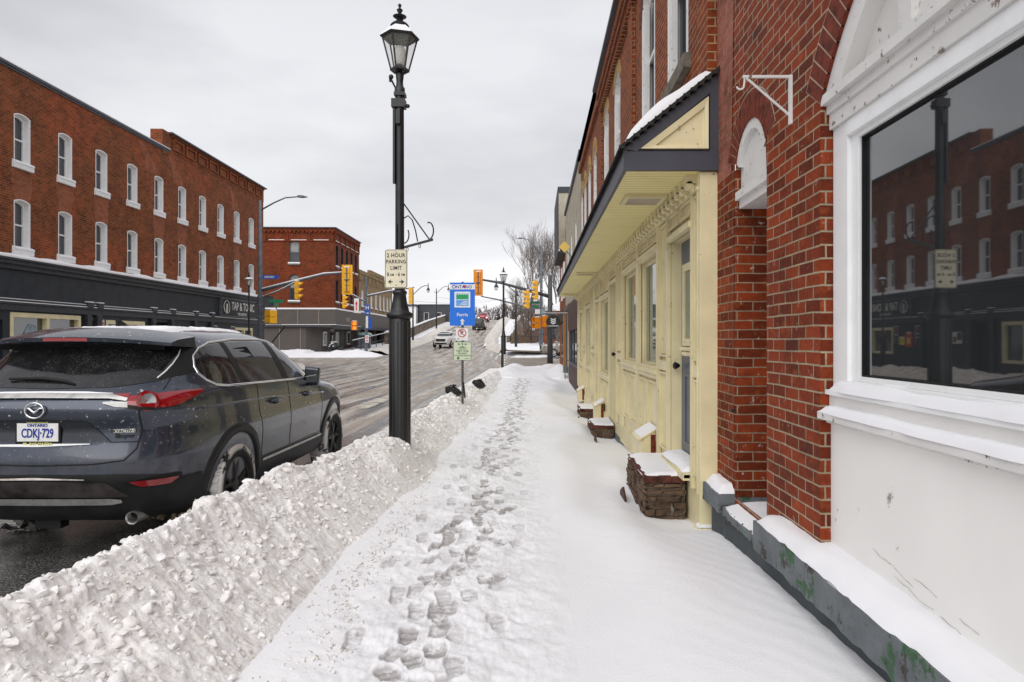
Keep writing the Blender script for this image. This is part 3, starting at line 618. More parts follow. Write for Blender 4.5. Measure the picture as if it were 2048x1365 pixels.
# fresh snow strip between car and lamp on the road
def mound(hh, seed, p=1.0):
    def f(X, Y, t): return hh*np.sin(np.clip(t, 0, 1)*math.pi)**p*(1+1.3*fbm(X*1.6, Y*.9, 4, seed))+hh*.35*np.abs(fbm(X*5, Y*5, 3, seed+1))*np.sin(t*math.pi)-.015
    return f
tag(sheet('road_edge_snow', [(-3.3, 8.4), (-3.2, 10), (-2.9, 13)], [(-2.1, 8.4), (-2.1, 10), (-2.0, 13)], 'snow_walk', 0, 20, 90, 0, mound(.06, 71)), kind='structure')
# left pavement (near side) with ploughed snow
tag(sheet('left_pavement', [(-17.9, -30), (-17.2, 42)], [(-14.2, -30), (-14.6, 41)], 'snow_walk', .13, 12, 120, .06), kind='structure')
tag(sheet('left_snow_bank', [(-15.6, 8), (-15.8, 40)], [(-13.5, 8), (-13.9, 40)], 'snow_dirty', .04, 24, 260, 0, mound(.42, 81)), kind='stuff')
tag(sheet('corner_snow', [(-16.5, 38), (-15.3, 41.4)], [(-12.4, 38), (-13.6, 41.4)], 'snow_dirty', 0, 30, 40, 0, mound(.35, 85)), kind='stuff')
# far left pavement and its snow
def yb(X, Y, t): return 0
tag(sheet('far_pavement', [(-45, 54.6), (-45, 60)], [(-14.0, 54.6), (-15.2, 60)], 'snow_walk', .10, 90, 20, .08), kind='structure')
X, Y = np.meshgrid(np.linspace(-40, -12.6, 240), np.linspace(54.2, 58.4, 40)); t = (Y-54.2)/4.2
Z = zr(Y)+np.sin(np.clip(t, 0, 1)*math.pi)**.8*(.55+.55*fbm(X*.45, Y*.3, 3, 91)+.25*fbm(X*2.4, Y*2.4, 3, 92))-.05; Z = np.where(X > -14.5, zr(Y)-.05+(Z-zr(Y)+.05)*np.clip((-12.7-X)/1.8, 0, 1)**.5-.03, Z); Z = np.where(np.abs(X+17.6) < 1.0, np.minimum(Z, zr(Y)+.3), Z)
tag(grid('far_snow_bank', X, Y, Z, 'snow_walk'), kind='stuff')
tag(sheet('ramp_pavement', [(-18.3, 58), (-18, 75), (-18.2, 90), (-19.4, 145), (-20.4, 300)], [(-14.0, 58), (-14.4, 75), (-14.9, 90), (-16.0, 145), (-17, 300)], 'snow_walk', .14, 20, 200, .12), kind='structure')
tag(sheet('ramp_snow_bank', [(-15.4, 58), (-15.3, 75), (-15.7, 90), (-17.0, 145), (-18, 300)], [(-12.3, 58), (-12.7, 75), (-13.4, 90), (-15.0, 145), (-16, 300)], 'snow_dirty', 0, 24, 300, 0, mound(.42, 95)), kind='stuff')
# right side of the ramp
tag(sheet('ramp_footpath', [(-5.4, 70), (-6.0, 90), (-7.0, 145), (-8, 300)], [(-2.6, 70), (-3.1, 90), (-3.3, 145), (-4.0, 300)], 'snow_walk', .15, 20, 200, .15), kind='structure')
tag(sheet('ramp_kerb_snow', [(-3.2, 60), (-5.2, 70), (-6.7, 90), (-7.8, 145), (-9, 300)], [(-2.0, 60), (-3.6, 70), (-4.6, 90), (-5.2, 145), (-6, 300)], 'snow_dirty', 0, 22, 300, 0, mound(.5, 97)), kind='stuff')
X, Y = np.meshgrid(np.linspace(-3.2, 26, 160), np.linspace(53.6, 92, 120)); a = (Y-53.6)
cc = np.clip((X+3.4)/4, 0, 1)
edge = np.interp(X, [-3.2, -1.5, .7, 6, 26], [59.5, 56.2, 54.4, 53.9, 53.9]); k = np.clip((Y-edge)/2.5, 0, 1)
Z = np.interp(Y, [50, 57, 66, 80, 92], [.2, .5, .95, 1.2, 1.2])-.45+.55*k**.7+.22*fbm(X*.3, Y*.3, 3, 99)+.1*fbm(X*2, Y*2, 3, 98)*(k > .02)
Z = np.where(k <= 0, zr(Y)-.3, Z)
tag(grid('snowy_verge', X, Y, Z, 'snow'), kind='structure')
X, Y = np.meshgrid(np.linspace(-2.6, 5.5, 60), np.linspace(54.3, 60, 14)); cy = 58.6-1.1*(X+2.6)*.45; Y = cy+(Y-57)*.32
tag(grid('verge_path', X, Y, np.interp(Y, [50, 57, 66], [.2, .5, .95])+.18, 'dirt'), kind='structure')
# mound of snow by the right corner of the pavement
X, Y = np.meshgrid(np.linspace(-1.9, 1.9, 160), np.linspace(29, 42.3, 160))
Z = .02+.30*np.exp(-((X+1.35)/.6)**2-((Y-34.5)/2.8)**2)+.42*np.exp(-((X-1.25)/.42)**2-((Y-34)/3.6)**2)+.30*np.exp(-((X+1.2)/.5)**2-((Y-40)/1.6)**2)+.2*np.exp(-((X-.9)/.6)**2-((Y-41)/1)**2)
Z += fbm(X*1.8, Y*1.2, 4, 55)*.13*np.clip(np.abs(X)-.1, 0.15, 1)+np.abs(fbm(X*6, Y*5, 3, 56))*.06; Z -= np.clip((Y-41.2), 0, 1)*.5+.35*np.clip((29.8-Y)/.8, 0, 1)
tag(grid('corner_mound', X, Y, Z, 'snow_walk'), kind='stuff')
# ================================================================== left long brick building
LB = thing('brick_building', 'long brick block across the street with dark shopfronts and two rows of white windows', 'building', (-15.9, 0, 0), .022)
def PL(u, z, d=0): return (-d, u, z)
wy = [21.8+2.065*k for k in range(-5, 10)]
holes = []
for y in wy: holes += [(y-.33, y+.33, 4.55, 6.04, .08), (y-.33, y+.33, 7.27, 8.76, .08)]
mb = MB(); wall_holes(mb, PL, 9, 42.3, 4.0, 10.2, holes)
mb.quad((0, 42.3, 0), (-16, 42.3, 0), (-16, 42.3, 10.2), (0, 42.3, 10.2)); mb.quad((0, 9, 0), (-16, 9, 0), (-16, 9, 10.2), (0, 9, 10.2))
mb.quad((-16, 9, 0), (-16, 42.3, 0), (-16, 42.3, 10.2), (-16, 9, 10.2)); mb.build('wall', 'brick_old', LB)
def swin(y, z0, z1, rise, depth=.16):
    """white sash window with deep white reveal"""
    h = (-.33, .33, z0-z0, z1-z0, rise); o0 = outline(h); o1 = shrink(o0, .02)
    mb = MB(); P = lambda u, z, d: (-d, u, z)
    of = [(p[0]*1.08, p[1]+(.03 if p[1] > .3 else 0)) for p in o0]
    ringband(mb, P, of, o0, -.012, -.012); ringband(mb, P, of, of, -.012, .02); ringband(mb, P, o0, o1, -.012, depth)
    o2 = shrink(o0, .075); ringband(mb, P, o1, o2, depth, depth); ringband(mb, P, o2, o2, depth, depth+.05)
    H = z1-z0+rise; mb.box(-depth-.05, -depth+.01, -.27, .27, H*.49, H*.49+.05)
    w = mb.build('window', 'white_trim', LB, (0, y, z0))
    g = MB(); g.box(-depth-.06, -depth-.045, -.3, .3, .05, H-.02); g.build('pane', 'glass_win', w)
    return w
w0 = swin(wy[0], 4.55, 6.04, .08)
sm = MB(); sm.box(.09, -.1, -.44, .44, -.17, -.01); sill = sm.build('sill', 'white_trim', w0, bevel=.015)
sn = MB(); sn.prism([(-.24, -.01), (.11, -.01), (.10, .05), (.02, .09), (-.24, .12)], -.43, .43, 'y'); sn.build('snow_cap', 'snow', w0, smooth=.8)
for y in wy[1:]: dup(w0, (0, y, 4.55))
for y in wy: dup(w0, (0, y, 7.27))
for i, ch in enumerate([c_ for c_ in LB.children if c_.name.startswith('window')]):
    q_ = random.Random(i*7+1)
    if q_.random() < .6:
        hh = q_.choice((.35, .7, .7, 1.3)); mb = MB(); mb.box(-.219, -.214, -.27, .27, 1.5-hh, 1.46); mb.build('blind', q_.choice(('glass_blind', 'beige', 'globe')), ch)
for y, w1, w2, z1 in ((21.8, .52, .36, 7.08), (23.87, .50, .34, 7.08), (25.93, .46, .36, 7.08), (30.06, .5, .4, 7.08), (32.12, .42, .36, 7.08), (38.3, .36, .34, 7.08)):
    rq = random.Random(int(y*10)); mb = MB(); n_ = 9; zs_ = np.linspace(6.13, z1, n_); L_ = [(y-(w2+(w1-w2)*i/n_)-rq.uniform(-.05, .08), zs_[i]) for i in range(n_)]; R_ = [(y+(w2+(w1-w2)*i/n_)+rq.uniform(-.05, .08), zs_[i]) for i in range(n_)]
    for i in range(n_-1): mb.quad((.005, *L_[i]), (.005, *R_[i]), (.005, *R_[i+1]), (.005, *L_[i+1]))
    mb.build('brick_repair', 'brick_patch', LB)
for y in (29.4, 31.7, 38.1):
    mb = MB(); mb.prism([(y-.4, 8.9), (y+.55, 8.9), (y+.35, 9.3), (y-.05, 9.55), (y-.55, 10.05), (y-.95, 10.05), (y-.45, 9.35)], .0, .005, 'x'); mb.build('brick_repair', 'brick_patch', LB)
# storefront cornice, fascia band and far parapet
mb = MB(); mb.box(0, .34, 9, 42.35, 4.02, 4.14); mb.box(0, .22, 9, 42.33, 3.88, 4.02); mb.box(0, .42, 9, 42.4, 4.14, 4.2); mb.build('cornice', 'navy_trim', LB)
mb = MB()
ysn = np.linspace(9, 42.4, 160)
for a, b in zip(ysn, ysn[1:]):
    ha, hb = .10+.08*vnoise(np.array(a*1.3), np.array(0.), 3), .10+.08*vnoise(np.array(b*1.3), np.array(0.), 3)
    for p, q, r_, s2 in (((.43, 0), (.43, .05), (.43, 0), (.43, .05)), ((.43, .05), (.30, 1), (.43, .05), (.30, 1)), ((.30, 1), (.0, 1.35), (.30, 1), (.0, 1.35))):
        za = lambda t, h: 4.2+(t if t == 0 else (t*h if t >= 1 else .05))
        mb.quad((p[0], a, za(p[1], ha)), (p[0], b, za(p[1], hb)), (q[0], b, za(q[1], hb)), (q[0], a, za(q[1], ha)))
mb.build('snow_cap', 'snow', LB, smooth=True)
mb = MB(); mb.box(0, .10, 9, 42.3, 2.95, 3.88); mb.build('fascia', 'navy', LB)
mb = MB(); mb.box(0, .19, 9, 42.3, 2.80, 2.86); mb.box(0, .13, 9, 42.3, 2.60, 2.80); mb.box(0, .16, 9, 42.3, 2.90, 2.95); mb.build('lower_cornice', 'navy_trim', LB)
mb = MB(); mb.box(.005, .20, 9, 42.3, 2.86, 2.885); mb.box(.10, .17, 9, 34.5, 2.95, 2.97); mb.build('snow_strip', 'snow', LB)
for a in (24.95, 25.55, 29.35, 30.95, 33.15, 34.9):
    mb = MB(); mb.box(0, .18, a-.13, a+.13, .1, 2.6); mb.box(0, .23, a-.17, a+.17, 2.86, 3.04); mb.box(0, .21, a-.16, a+.16, 2.4, 2.5); p = mb.build('pilaster', 'navy_trim', LB)
    s2 = MB(); s2.box(.005, .24, a-.17, a+.17, 3.04, 3.075); s2.build('snow_cap', 'snow', p)
sh = [(21.2, 24.6, .7, 2.52, 0), (26.1, 28.8, .7, 2.42, 0), (29.6, 30.7, .15, 2.45, 0), (33.4, 34.6, .15, 2.35, 0), (38.0, 40.4, .9, 2.35, 0), (15.5, 19, .7, 2.5, 0), (20.2, 20.9, .15, 2.3, 0)]
mb = MB(); wall_holes(mb, lambda u, z: (.06, u, z), 9, 42.3, 0, 2.6, sh)
for u0, u1, z0, z1, _ in sh:
    mb.quad((.06, u0, z0), (.06, u1, z0), (-.2, u1, z0), (-.2, u0, z0)); mb.quad((.06, u1, z0), (.06, u1, z1), (-.2, u1, z1), (-.2, u1, z0)); mb.quad((.06, u0, z0), (.06, u0, z1), (-.2, u0, z1), (-.2, u0, z0)); mb.quad((.06, u0, z1), (.06, u1, z1), (-.2, u1, z1), (-.2, u0, z1))
mb.build('shopfront', 'navy', LB)
for u0, u1, z0, z1, _ in sh:
    if u1-u0 < 1.3:
        mb = MB(); mb.box(-.2, -.16, u0+.05, u1-.05, z0, z1-.04); mb.box(-.16, -.14, u0+.2, u1-.2, z0+1.1, z1-.2); mb.build('door', 'black', LB); continue
    n = 2 if u1-u0 < 3 else 2
    mb = MB(); t = .13
    mb.box(-.12, .08, u0, u1, z1-t, z1+.02); mb.box(-.12, .08, u0, u1, z0, z0+t)
    for k in range(n+1): a = u0+(u1-u0-t)*k/n; mb.box(-.12, .082, a, a+t, z0+t, z1-t)
    f = mb.build('shop_window', 'cream', LB)
    for k in range(n):
        a = u0+(u1-u0-t)*k/n+t; g = MB(); g.box(-.10, -.08, a, a+(u1-u0-t)/n-t, z0+t, z1-t); g.build('pane', 'glass_dark' if z1 > 2.5 else 'glass_win', f)
# roof edge
mb = MB(); mb.box(-.3, .09, 9, 30.9, 10.2, 10.28); mb.box(-.3, .05, 9, 30.9, 10.13, 10.2); mb.build('coping', 'charcoal', LB)
mb = MB(); mb.box(-.3, .10, 9, 30.9, 10.28, 10.31); mb.build('snow_strip', 'snow', LB)
mb = MB(); mb.box(-.45, .02, 30.9, 42.3, 10.2, 11.0)
for k in range(9):
    a = 31.15+k*1.22; mb.box(.02, .10, a, a+1.02, 10.78, 10.86); mb.box(.02, .09, a, a+1.02, 10.36, 10.42)
    for q in (a, a+.9): mb.box(.02, .09, q, q+.12, 10.42, 10.78)
for k in range(60): a = 31+k*.188; mb.box(.02, .12, a, a+.09, 10.9, 11.0)
mb.build('parapet', 'brick_old', LB)
mb = MB(); mb.box(-.5, .20, 30.85, 42.4, 11.0, 11.07); mb.build('coping', 'charcoal', LB)
mb = MB(); mb.box(-.5, .04, 30.3, 30.9, 10.0, 11.05); mb.build('chimney', 'brick_old', LB)
mb = MB(); mb.box(-15.9, -.3, 9.1, 42.2, 9.9, 9.98); mb.build('roof', 'shingle', LB)
# shop sign
SG = thing('shop_sign', 'long dark sign reading TAP & TONIC on the dark fascia across the street', 'sign')
SG.parent = None; SG.location = LB.matrix_basis @ Vector((0, 0, 0)); SG.location = (-15.9, 0, 0); SG.rotation_euler = (0, 0, .022)
mb = MB(); mb.box(.10, .20, 35.9, 40.5, 2.97, 3.86); mb.build('panel', 'navy', SG)
mb = MB(); mb.box(.10, .23, 35.9, 40.5, 3.86, 3.90); mb.box(.10, .23, 35.9, 40.5, 2.93, 2.97); mb.box(.10, .23, 35.86, 35.9, 2.93, 3.9); mb.build('edge_trim', 'galv', SG)
text('TAP & TONIC', .62, 'ink_white', SG, (.205, 38.75, 3.5), (R(90), 0, R(90)), sx=.83)
text('PUB & BISTRO', .20, 'ink_white', SG, (.205, 38.6, 3.1), (R(90), 0, R(90)), sx=1)
mb = MB(); arcp = [(.21, 36.55+.36*math.cos(a), 3.42+.36*math.sin(a)) for a in np.linspace(-.9, 2.9, 20)]; mb.tube(arcp, .02, 5)
mb.tube([(.21, 36.5, 3.1), (.21, 36.52, 3.6), (.21, 36.62, 3.62), (.21, 36.62, 3.12), (.21, 36.5, 3.1)], .028, 5); mb.tube([(.21, 36.15, 3.5), (.21, 36.3, 3.2), (.21, 36.5, 3.15)], .03, 5); mb.build('emblem', 'ink_white', SG)
# posters
def LP(name, label, cat, y0, y1, z0, z1, mat, d=.085, marks=(), txt=None, grp=None):
    t = thing(name, label, cat, (-15.9, 0, 0), .022, grp); mb = MB(); mb.box(.062, d, y0, y1, z0, z1); mb.build('panel', mat, t)
    for m in marks: mb = MB(); mb.box(d, d+.006, y0+m[0]*(y1-y0), y0+m[1]*(y1-y0), z0+m[2]*(z1-z0), z0+m[3]*(z1-z0)); mb.build('print', m[4], t)
    if txt: text(txt[0], txt[1], txt[2], t, (d+.008, (y0+y1)/2, (z0+z1)/2+txt[3]), (R(90), 0, R(90)))
    return t
LP('poster', 'framed dark menu board left of the cartoon style red poster on the pub wall', 'poster', 35.15, 35.65, 1.45, 2.42, 'ink', marks=[(.0, .06, 0, 1, 'satin'), (.94, 1, 0, 1, 'satin'), (.06, .94, .96, 1, 'satin'), (.2, .8, .55, .6, 'ink_white'), (.2, .8, .35, .38, 'ink_white'), (.35, .65, .75, .88, 'poster_red')])
LP('poster', 'framed dark menu board right of the yellow notice on the pub wall', 'poster', 37.35, 37.85, 1.45, 2.42, 'ink', marks=[(.0, .06, 0, 1, 'satin'), (.94, 1, 0, 1, 'satin'), (.06, .94, .96, 1, 'satin'), (.2, .8, .5, .55, 'ink_white'), (.35, .65, .7, .85, 'poster_red')])
LP('poster', 'red and orange painted panel between the dark menu boards', 'poster', 35.95, 36.6, 1.3, 2.1, 'poster_red', marks=[(.3, .8, .2, .6, 'sign_yellow'), (.25, .75, .88, 1, 'ink_white')])
LP('poster', 'small bright yellow notice on the dark pub wall', 'notice', 36.75, 37.25, 1.4, 1.85, 'poster_yellow', marks=[(.15, .85, .6, .66, 'ink'), (.15, .85, .4, .46, 'ink'), (0, 1, .88, 1, 'ink_white')])
LP('notice', 'small white and brown notice board on the dark wall between two doorways', 'notice', 31.6, 32.3, 1.5, 2.05, 'ink_white', marks=[(0, .5, .3, .95, 'brown_board'), (.6, .9, .1, .6, 'brown_board')])
LP('parking_sign', 'small white no parking sign with red circle beside the cream shop window', 'sign', 25.75, 25.98, 1.9, 2.45, 'sign_white', marks=[(.2, .8, .55, .85, 'ink_red'), (.35, .65, .62, .78, 'sign_white'), (.2, .8, .1, .2, 'ink_red')])
# covered thing behind shop window
t = MB()
for i, (y, z, r) in enumerate([(21.9, 1.15, .45), (22.3, 1.45, .42), (22.45, 1.8, .3), (21.6, .95, .4)]): t.blob((-.02, y, z), r, i+3, .25, 14)
cb = t.build('dust_sheet', simple('dust_sheet', (.32, .40, .46), .8), None, (-16.35, 0, 0), smooth=True)
col.objects.unlink(cb); bpy.data.objects.remove(cb)
t = MB(); t.prism([(21.45, .8), (22.72, .8), (22.7, 1.5), (22.5, 2.15), (22.2, 2.2), (21.9, 1.8), (21.6, 1.45), (21.4, 1.3)], -.074, -.066, 'x')
cb = t.build('dust_sheet', simple('dust_sheet', (.26, .33, .38), .8, var=.3, vs=3, bump=.6), None, (-15.9, 0, 0)); cb.rotation_euler = (0, 0, .022); tag(cb, 'pale blue dust sheet heaped behind the left shop window', 'cloth')
# ================================================================== corner brick building beyond the side street
def sash(mbf, P, y0, y1, z0, z1, rise, parent, depth=.15, frame='navy_trim', pane='glass_win', snowy=True, upper=None, ownsill=True):
    h = (y0, y1, z0, z1, rise); o0 = outline(h, 8); mb = MB(); o2 = shrink(o0, .07)
    ringband(mb, P, o0, o0, 0, depth); ringband(mb, P, o0, o2, depth, depth); ringband(mb, P, o2, o2, depth, depth+.04)
    zz = (z0+z1+rise)/2; a, b = P(y0+.05, zz-.03, depth-.01), P(y1-.05, zz+.03, depth+.03)
    mb.box(a[0], b[0], a[1], b[1], a[2], b[2]); w = mb.build('window', frame, parent)
    g = MB(); a, b = P(y0+.03, z0+.03, depth+.035), P(y1-.03, z1+rise-.02, depth+.045); g.box(a[0], b[0], a[1], b[1], a[2], b[2]); g.build('pane', pane, w)
    if upper: g = MB(); a, b = P(y0+.06, zz, depth+.02), P(y1-.06, z1+rise*.6, depth+.032); g.box(a[0], b[0], a[1], b[1], a[2], b[2]); g.build('blind', upper, w)
    if not ownsill: return w
    s2 = MB(); a, b = P(y0-.1, z0-.13, -.10), P(y1+.1, z0, .04); s2.box(a[0], b[0], a[1], b[1], a[2], b[2]); s2.build('sill', 'stone_sill' if snowy else frame, w)
    if snowy:
        s3 = MB(); a, b = P(y0-.1, z0-.02, -.12), P(y1+.1, z0+.13, .1); s3.box(a[0], b[0], a[1], b[1], a[2]+.02, b[2]); s3.build('snow_cap', 'snow', w, bevel=.04)
    return w
CB = thing('corner_building', 'three storey red brick corner building with dark grey panelled ground floor beyond the junction', 'building', (-17.25, 58.6, 0), .022)
PF = lambda u, z, d=0: (-d, u, z)            # street front, u along +y
PS = lambda u, z, d=0: (-u, d, z)            # side facing the junction, u runs left
FH = [(u-.38, u+.38, z0, z1, .15) for u in (.95, 2.65, 4.35, 6.05, 7.75) for z0, z1 in ((4.9, 6.7), (8.0, 9.75))]
SH = [(u-.42, u+.42, z0, z1, .2) for u in (3.4, 6.95, 10.5, 14) for z0, z1 in ((4.95, 7.1), (8.2, 10.0))]
mb = MB(); wall_holes(mb, PF, 0, 9.1, 4.3, 11.2, FH); wall_holes(mb, PS, 0, 16, 4.3, 11.2, SH); mb.quad((0, 9.1, 4.3), (-16, 9.1, 4.3), (-16, 9.1, 11.2), (0, 9.1, 11.2)); mb.quad((-16, 0, 4.3), (-16, 9.1, 4.3), (-16, 9.1, 11.2), (-16, 0, 11.2)); mb.quad((0, 0, 11.0), (-16, 0, 11.0), (-16, 9.1, 11.0), (0, 9.1, 11.0))
mb.build('wall', 'brick_red', CB)
for h in FH: sash(None, PF, *h, CB)
for h in SH: sash(None, PS, *h, CB, frame='galv', upper='glass_blind')
mb = MB(); mb.box(-16, .10, -.10, 0, 11.0, 11.25); mb.box(0, .10, 0, 9.2, 11.0, 11.25)
for k in range(44): mb.box(-.2-k*.36, -.02-k*.36, -.16, -.1, 10.86, 11.02)
for k in range(25): mb.box(.10, .16, .1+k*.36, .28+k*.36, 10.86, 11.02)
for k in range(8): mb.box(-.25-k*1.9, -.1-k*1.9, -.08, 0, 10.2, 11.0)
mb.box(-16, 0, -.06, 0, 10.12, 10.22); mb.box(0, .06, 0, 9.1, 10.12, 10.22)
for k in range(6): mb.box(0, .08, .1+k*1.75, .25+k*1.75, 10.2, 11.0)
mb.build('cornice', 'brick_red', CB)
mb = MB(); mb.box(-16, .22, -.22, 9.2, 11.25, 11.33); mb.build('coping', 'charcoal', CB)
mb = MB(); 
for k in range(8): mb.box(-1.75-k*1.9, -.45-k*1.9, -.055, 0, 10.222, 10.27)
for k in range(5): mb.box(0, .055, .45+k*1.75, 1.65+k*1.75, 10.222, 10.27)
mb.build('snow_strip', 'snow', CB)
mb = MB(); mb.box(-16, .15, -.15, 9.1, 2.95, 4.28); mb.build('fascia', 'grey_clad', CB)
mb = MB(); mb.box(-16, .22, -.22, 0, 2.78, 2.95); mb.box(0, .22, -.22, 9.1, 2.62, 2.95); mb.build('fascia_trim', 'dark_grey', CB)
mb = MB(); mb.box(-16, .2, -.2, 9.1, 4.28, 4.42); mb.build('snow_cap', 'snow', CB, bevel=.04); mb = MB(); mb.box(-16, .25, -.25, -.16, 2.952, 3.0); mb.box(.155, .24, -.15, 9.1, 2.952, 2.985); mb.build('snow_strip', 'snow', CB)
mb = MB(); mb.box(-16, -2.4, 0, .1, -.2, 2.78); mb.box(-16, -1.5, .1, 9, -.2, .1)
mb.quad((-2.4, .0, -.2), (-1.5, 1.5, -.2), (-1.5, 1.5, 2.8), (-2.4, .0, 2.8)); mb.box(-2, -1.5, 1.5, 9.1, -.2, 2.8); mb.build('ground_floor_wall', 'grey_clad', CB)
mb = MB()
for k in range(8): mb.box(-2.9-k*1.78, -2.84-k*1.78, -.02, 0, -.2, 2.78)
for k in range(9): mb.box(-1.3-k*1.78, -1.24-k*1.78, -.172, -.15, 3.0, 4.26)
mb.build('cover_strips', 'grey_strip', CB)
mb = MB(); mb.box(-.3, .08, 8.2, 8.5, -.2, 2.62); mb.box(-.3, .0, .0, .12, 2.4, 2.62); mb.build('column', 'grey_clad', CB)
for y0, y1, z0, z1, nm, m in ((1.9, 2.9, 1.15, 2.4, 'window', 'white_trim'), (6.0, 7.0, 1.15, 2.4, 'window', 'white_trim')):
    mb = MB(); mb.box(-1.5, -1.42, y0, y1, z0, z1); f = mb.build(nm, m, CB); g = MB(); g.box(-1.42, -1.41, y0+.1, y1-.1, z0+.1, z1-.1); g.build('pane', 'glass_blind', f)
mb = MB(); mb.box(-1.5, -1.44, 4.3, 5.2, .2, 2.3); dr = mb.build('door', 'black', CB); g = MB(); g.box(-1.44, -1.43, 4.55, 4.95, 1.2, 2.1); g.build('pane', 'glass_green', dr)
mb = MB(); mb.box(-15.6, -14.2, -.03, .0, .4, 2.0); f = mb.build('window', 'white_trim', CB); g = MB(); g.box(-15.5, -14.3, -.04, -.03, .5, 1.9); g.build('pane', 'glass_blind', f)
for n_, y_ in (('MEDLA', 2.4), ): pass
mb = MB()
for k, hh in enumerate((.42, .36, .36, .36, .36, .42)): mb.box(.15, .165, 3.4+k*.27, 3.58+k*.27, 3.35, 3.35+hh)
mb.build('worn_letters', 'grey_strip', CB)
# tan brick building next to it
TB = thing('tan_building', 'two storey tan brick building with grey shopfront band beside the red corner building', 'building', (-17.45, 67.7, 0), .022)
TH = [(u-.36, u+.36, 5.0, 6.6, .2) for u in (1.4, 3.5, 5.6, 7.9, 10.2, 12.3, 14.4, 16.3)]
mb = MB(); wall_holes(mb, PF, 0, 17.6, 4.4, 8.7, TH); mb.quad((0, 0, 4), (-14, 0, 4), (-14, 0, 8.7), (0, 0, 8.7)); mb.quad((0, 17.6, -1), (-14, 17.6, -1), (-14, 17.6, 8.7), (0, 17.6, 8.7)); mb.quad((0, 0, 8.4), (-14, 0, 8.4), (-14, 17.6, 8.4), (0, 17.6, 8.4))
for k in range(9): mb.box(0, .09, .1+k*1.94, .3+k*1.94, 7.6, 8.3)
mb.box(0, .12, 0, 17.6, 8.3, 8.55); mb.box(-.3, .05, 5, 12.5, 8.7, 9.1); mb.box(0, .06, 0, 17.6, 7.5, 7.6)
mb.build('wall', 'brick_tan', TB)
for h in TH: sash(None, PF, *h, TB, frame='white_trim')
mb = MB(); mb.box(-.2, .14, 0, 17.6, 3.0, 4.4); mb.build('fascia', 'grey_clad', TB); mb = MB(); mb.box(-.2, .2, 0, 17.6, 4.4, 4.56); mb.build('snow_cap', 'snow', TB, bevel=.04)
mb = MB(); mb.box(-.2, .24, 0, 17.6, 2.72, 3.0)
for y in (4, 7.6, 11.4, 15): mb.box(-.25, .0, y, y+.22, -.2, 2.72)
mb.build('fascia_trim', 'dark_grey', TB)
mb = MB(); mb.box(-2, -1.5, 0, 17.6, -.5, 3.0); mb.build('ground_floor_wall', 'brown_board', TB)
for y in (1, 5.3, 9, 12.8):
    mb = MB(); mb.box(-1.5, -1.42, y, y+1.2, 1.2, 2.5); f = mb.build('window', 'white_trim', TB); g = MB(); g.box(-1.42, -1.41, y+.1, y+1.1, 1.3, 2.4); g.build('pane', 'glass_win', f)
# dark grey building and cream block behind the bridge wall
DG = thing('grey_building', 'low dark grey flat roofed apartment block beyond the bridge wall', 'building', (-23, 135, 0))
mb = MB(); H = [(x-.5, x+.5, z, z+1.7, 0) for x in (1.5, 4.0, 6.6) for z in (1.6, 5.4)]
wall_holes(mb, lambda u, z: (u, 0, z), 0, 8, -2, 8.5, H); mb.quad((0, 0, -2), (0, 12, -2), (0, 12, 8.5), (0, 0, 8.5)); mb.quad((8, 0, -2), (8, 12, -2), (8, 12, 8.5), (8, 0, 8.5)); mb.quad((0, 12, -2), (8, 12, -2), (8, 12, 8.5), (0, 12, 8.5)); mb.box(-.1, 8.1, -.1, 12.1, 8.5, 8.7)
mb.build('wall', 'dark_grey', DG)
for x0, x1, z0, z1, _ in H:
    mb = MB(); mb.box(x0, x0+.09, .08, .14, z0, z1); mb.box(x1-.09, x1, .08, .14, z0, z1); mb.box(x0+.09, x1-.09, .08, .14, z0, z0+.09); mb.box(x0+.09, x1-.09, .08, .14, z1-.09, z1); f = mb.build('window', 'white_trim', DG); g = MB(); g.box(x0+.09, x1-.09, .15, .17, z0+.09, z1-.09); g.build('pane', 'glass_win', f)
CRM = MB(); wall_holes(CRM, lambda u, z: (-26.4+u, 133, z), 0, 3.2, -2, 8.2, [(.9, 1.6, 1, 2.2, 0), (.9, 1.6, 4.6, 6.0, 0)]); CRM.box(-26.4, -23.2, 133.2, 140, -2, 8.2)
CRt = thing('cream_building', 'narrow cream rendered house end left of the dark grey block', 'building'); CRM.build('wall', 'white_old', CRt)
mb = MB(); mb.box(-26.7, -23.1, 132.8, 140.2, 8.2, 8.6); mb.build('roof', 'charcoal', CRt)
# ================================================================== right side: near building with big window
WX = 1.50
M['white_stained'] = worn('white_stained', (.85, .84, .81, 1), (.52, .45, .37, 1), .372, 6, .5, .04, .12, (1, .6, .5))
NB = thing('shop_building', 'near red brick shop with white arched window surround at the right edge', 'building')
PR = lambda u, z, d=0: (WX+d, u, z)
big = (.55, 3.59, .55, 2.92, .80); nic = (4.42, 5.12, .5, 2.74, .50)
mb = MB(); wall_holes(mb, PR, -2.0, 5.62, .5, 9, [big, nic], 24); 
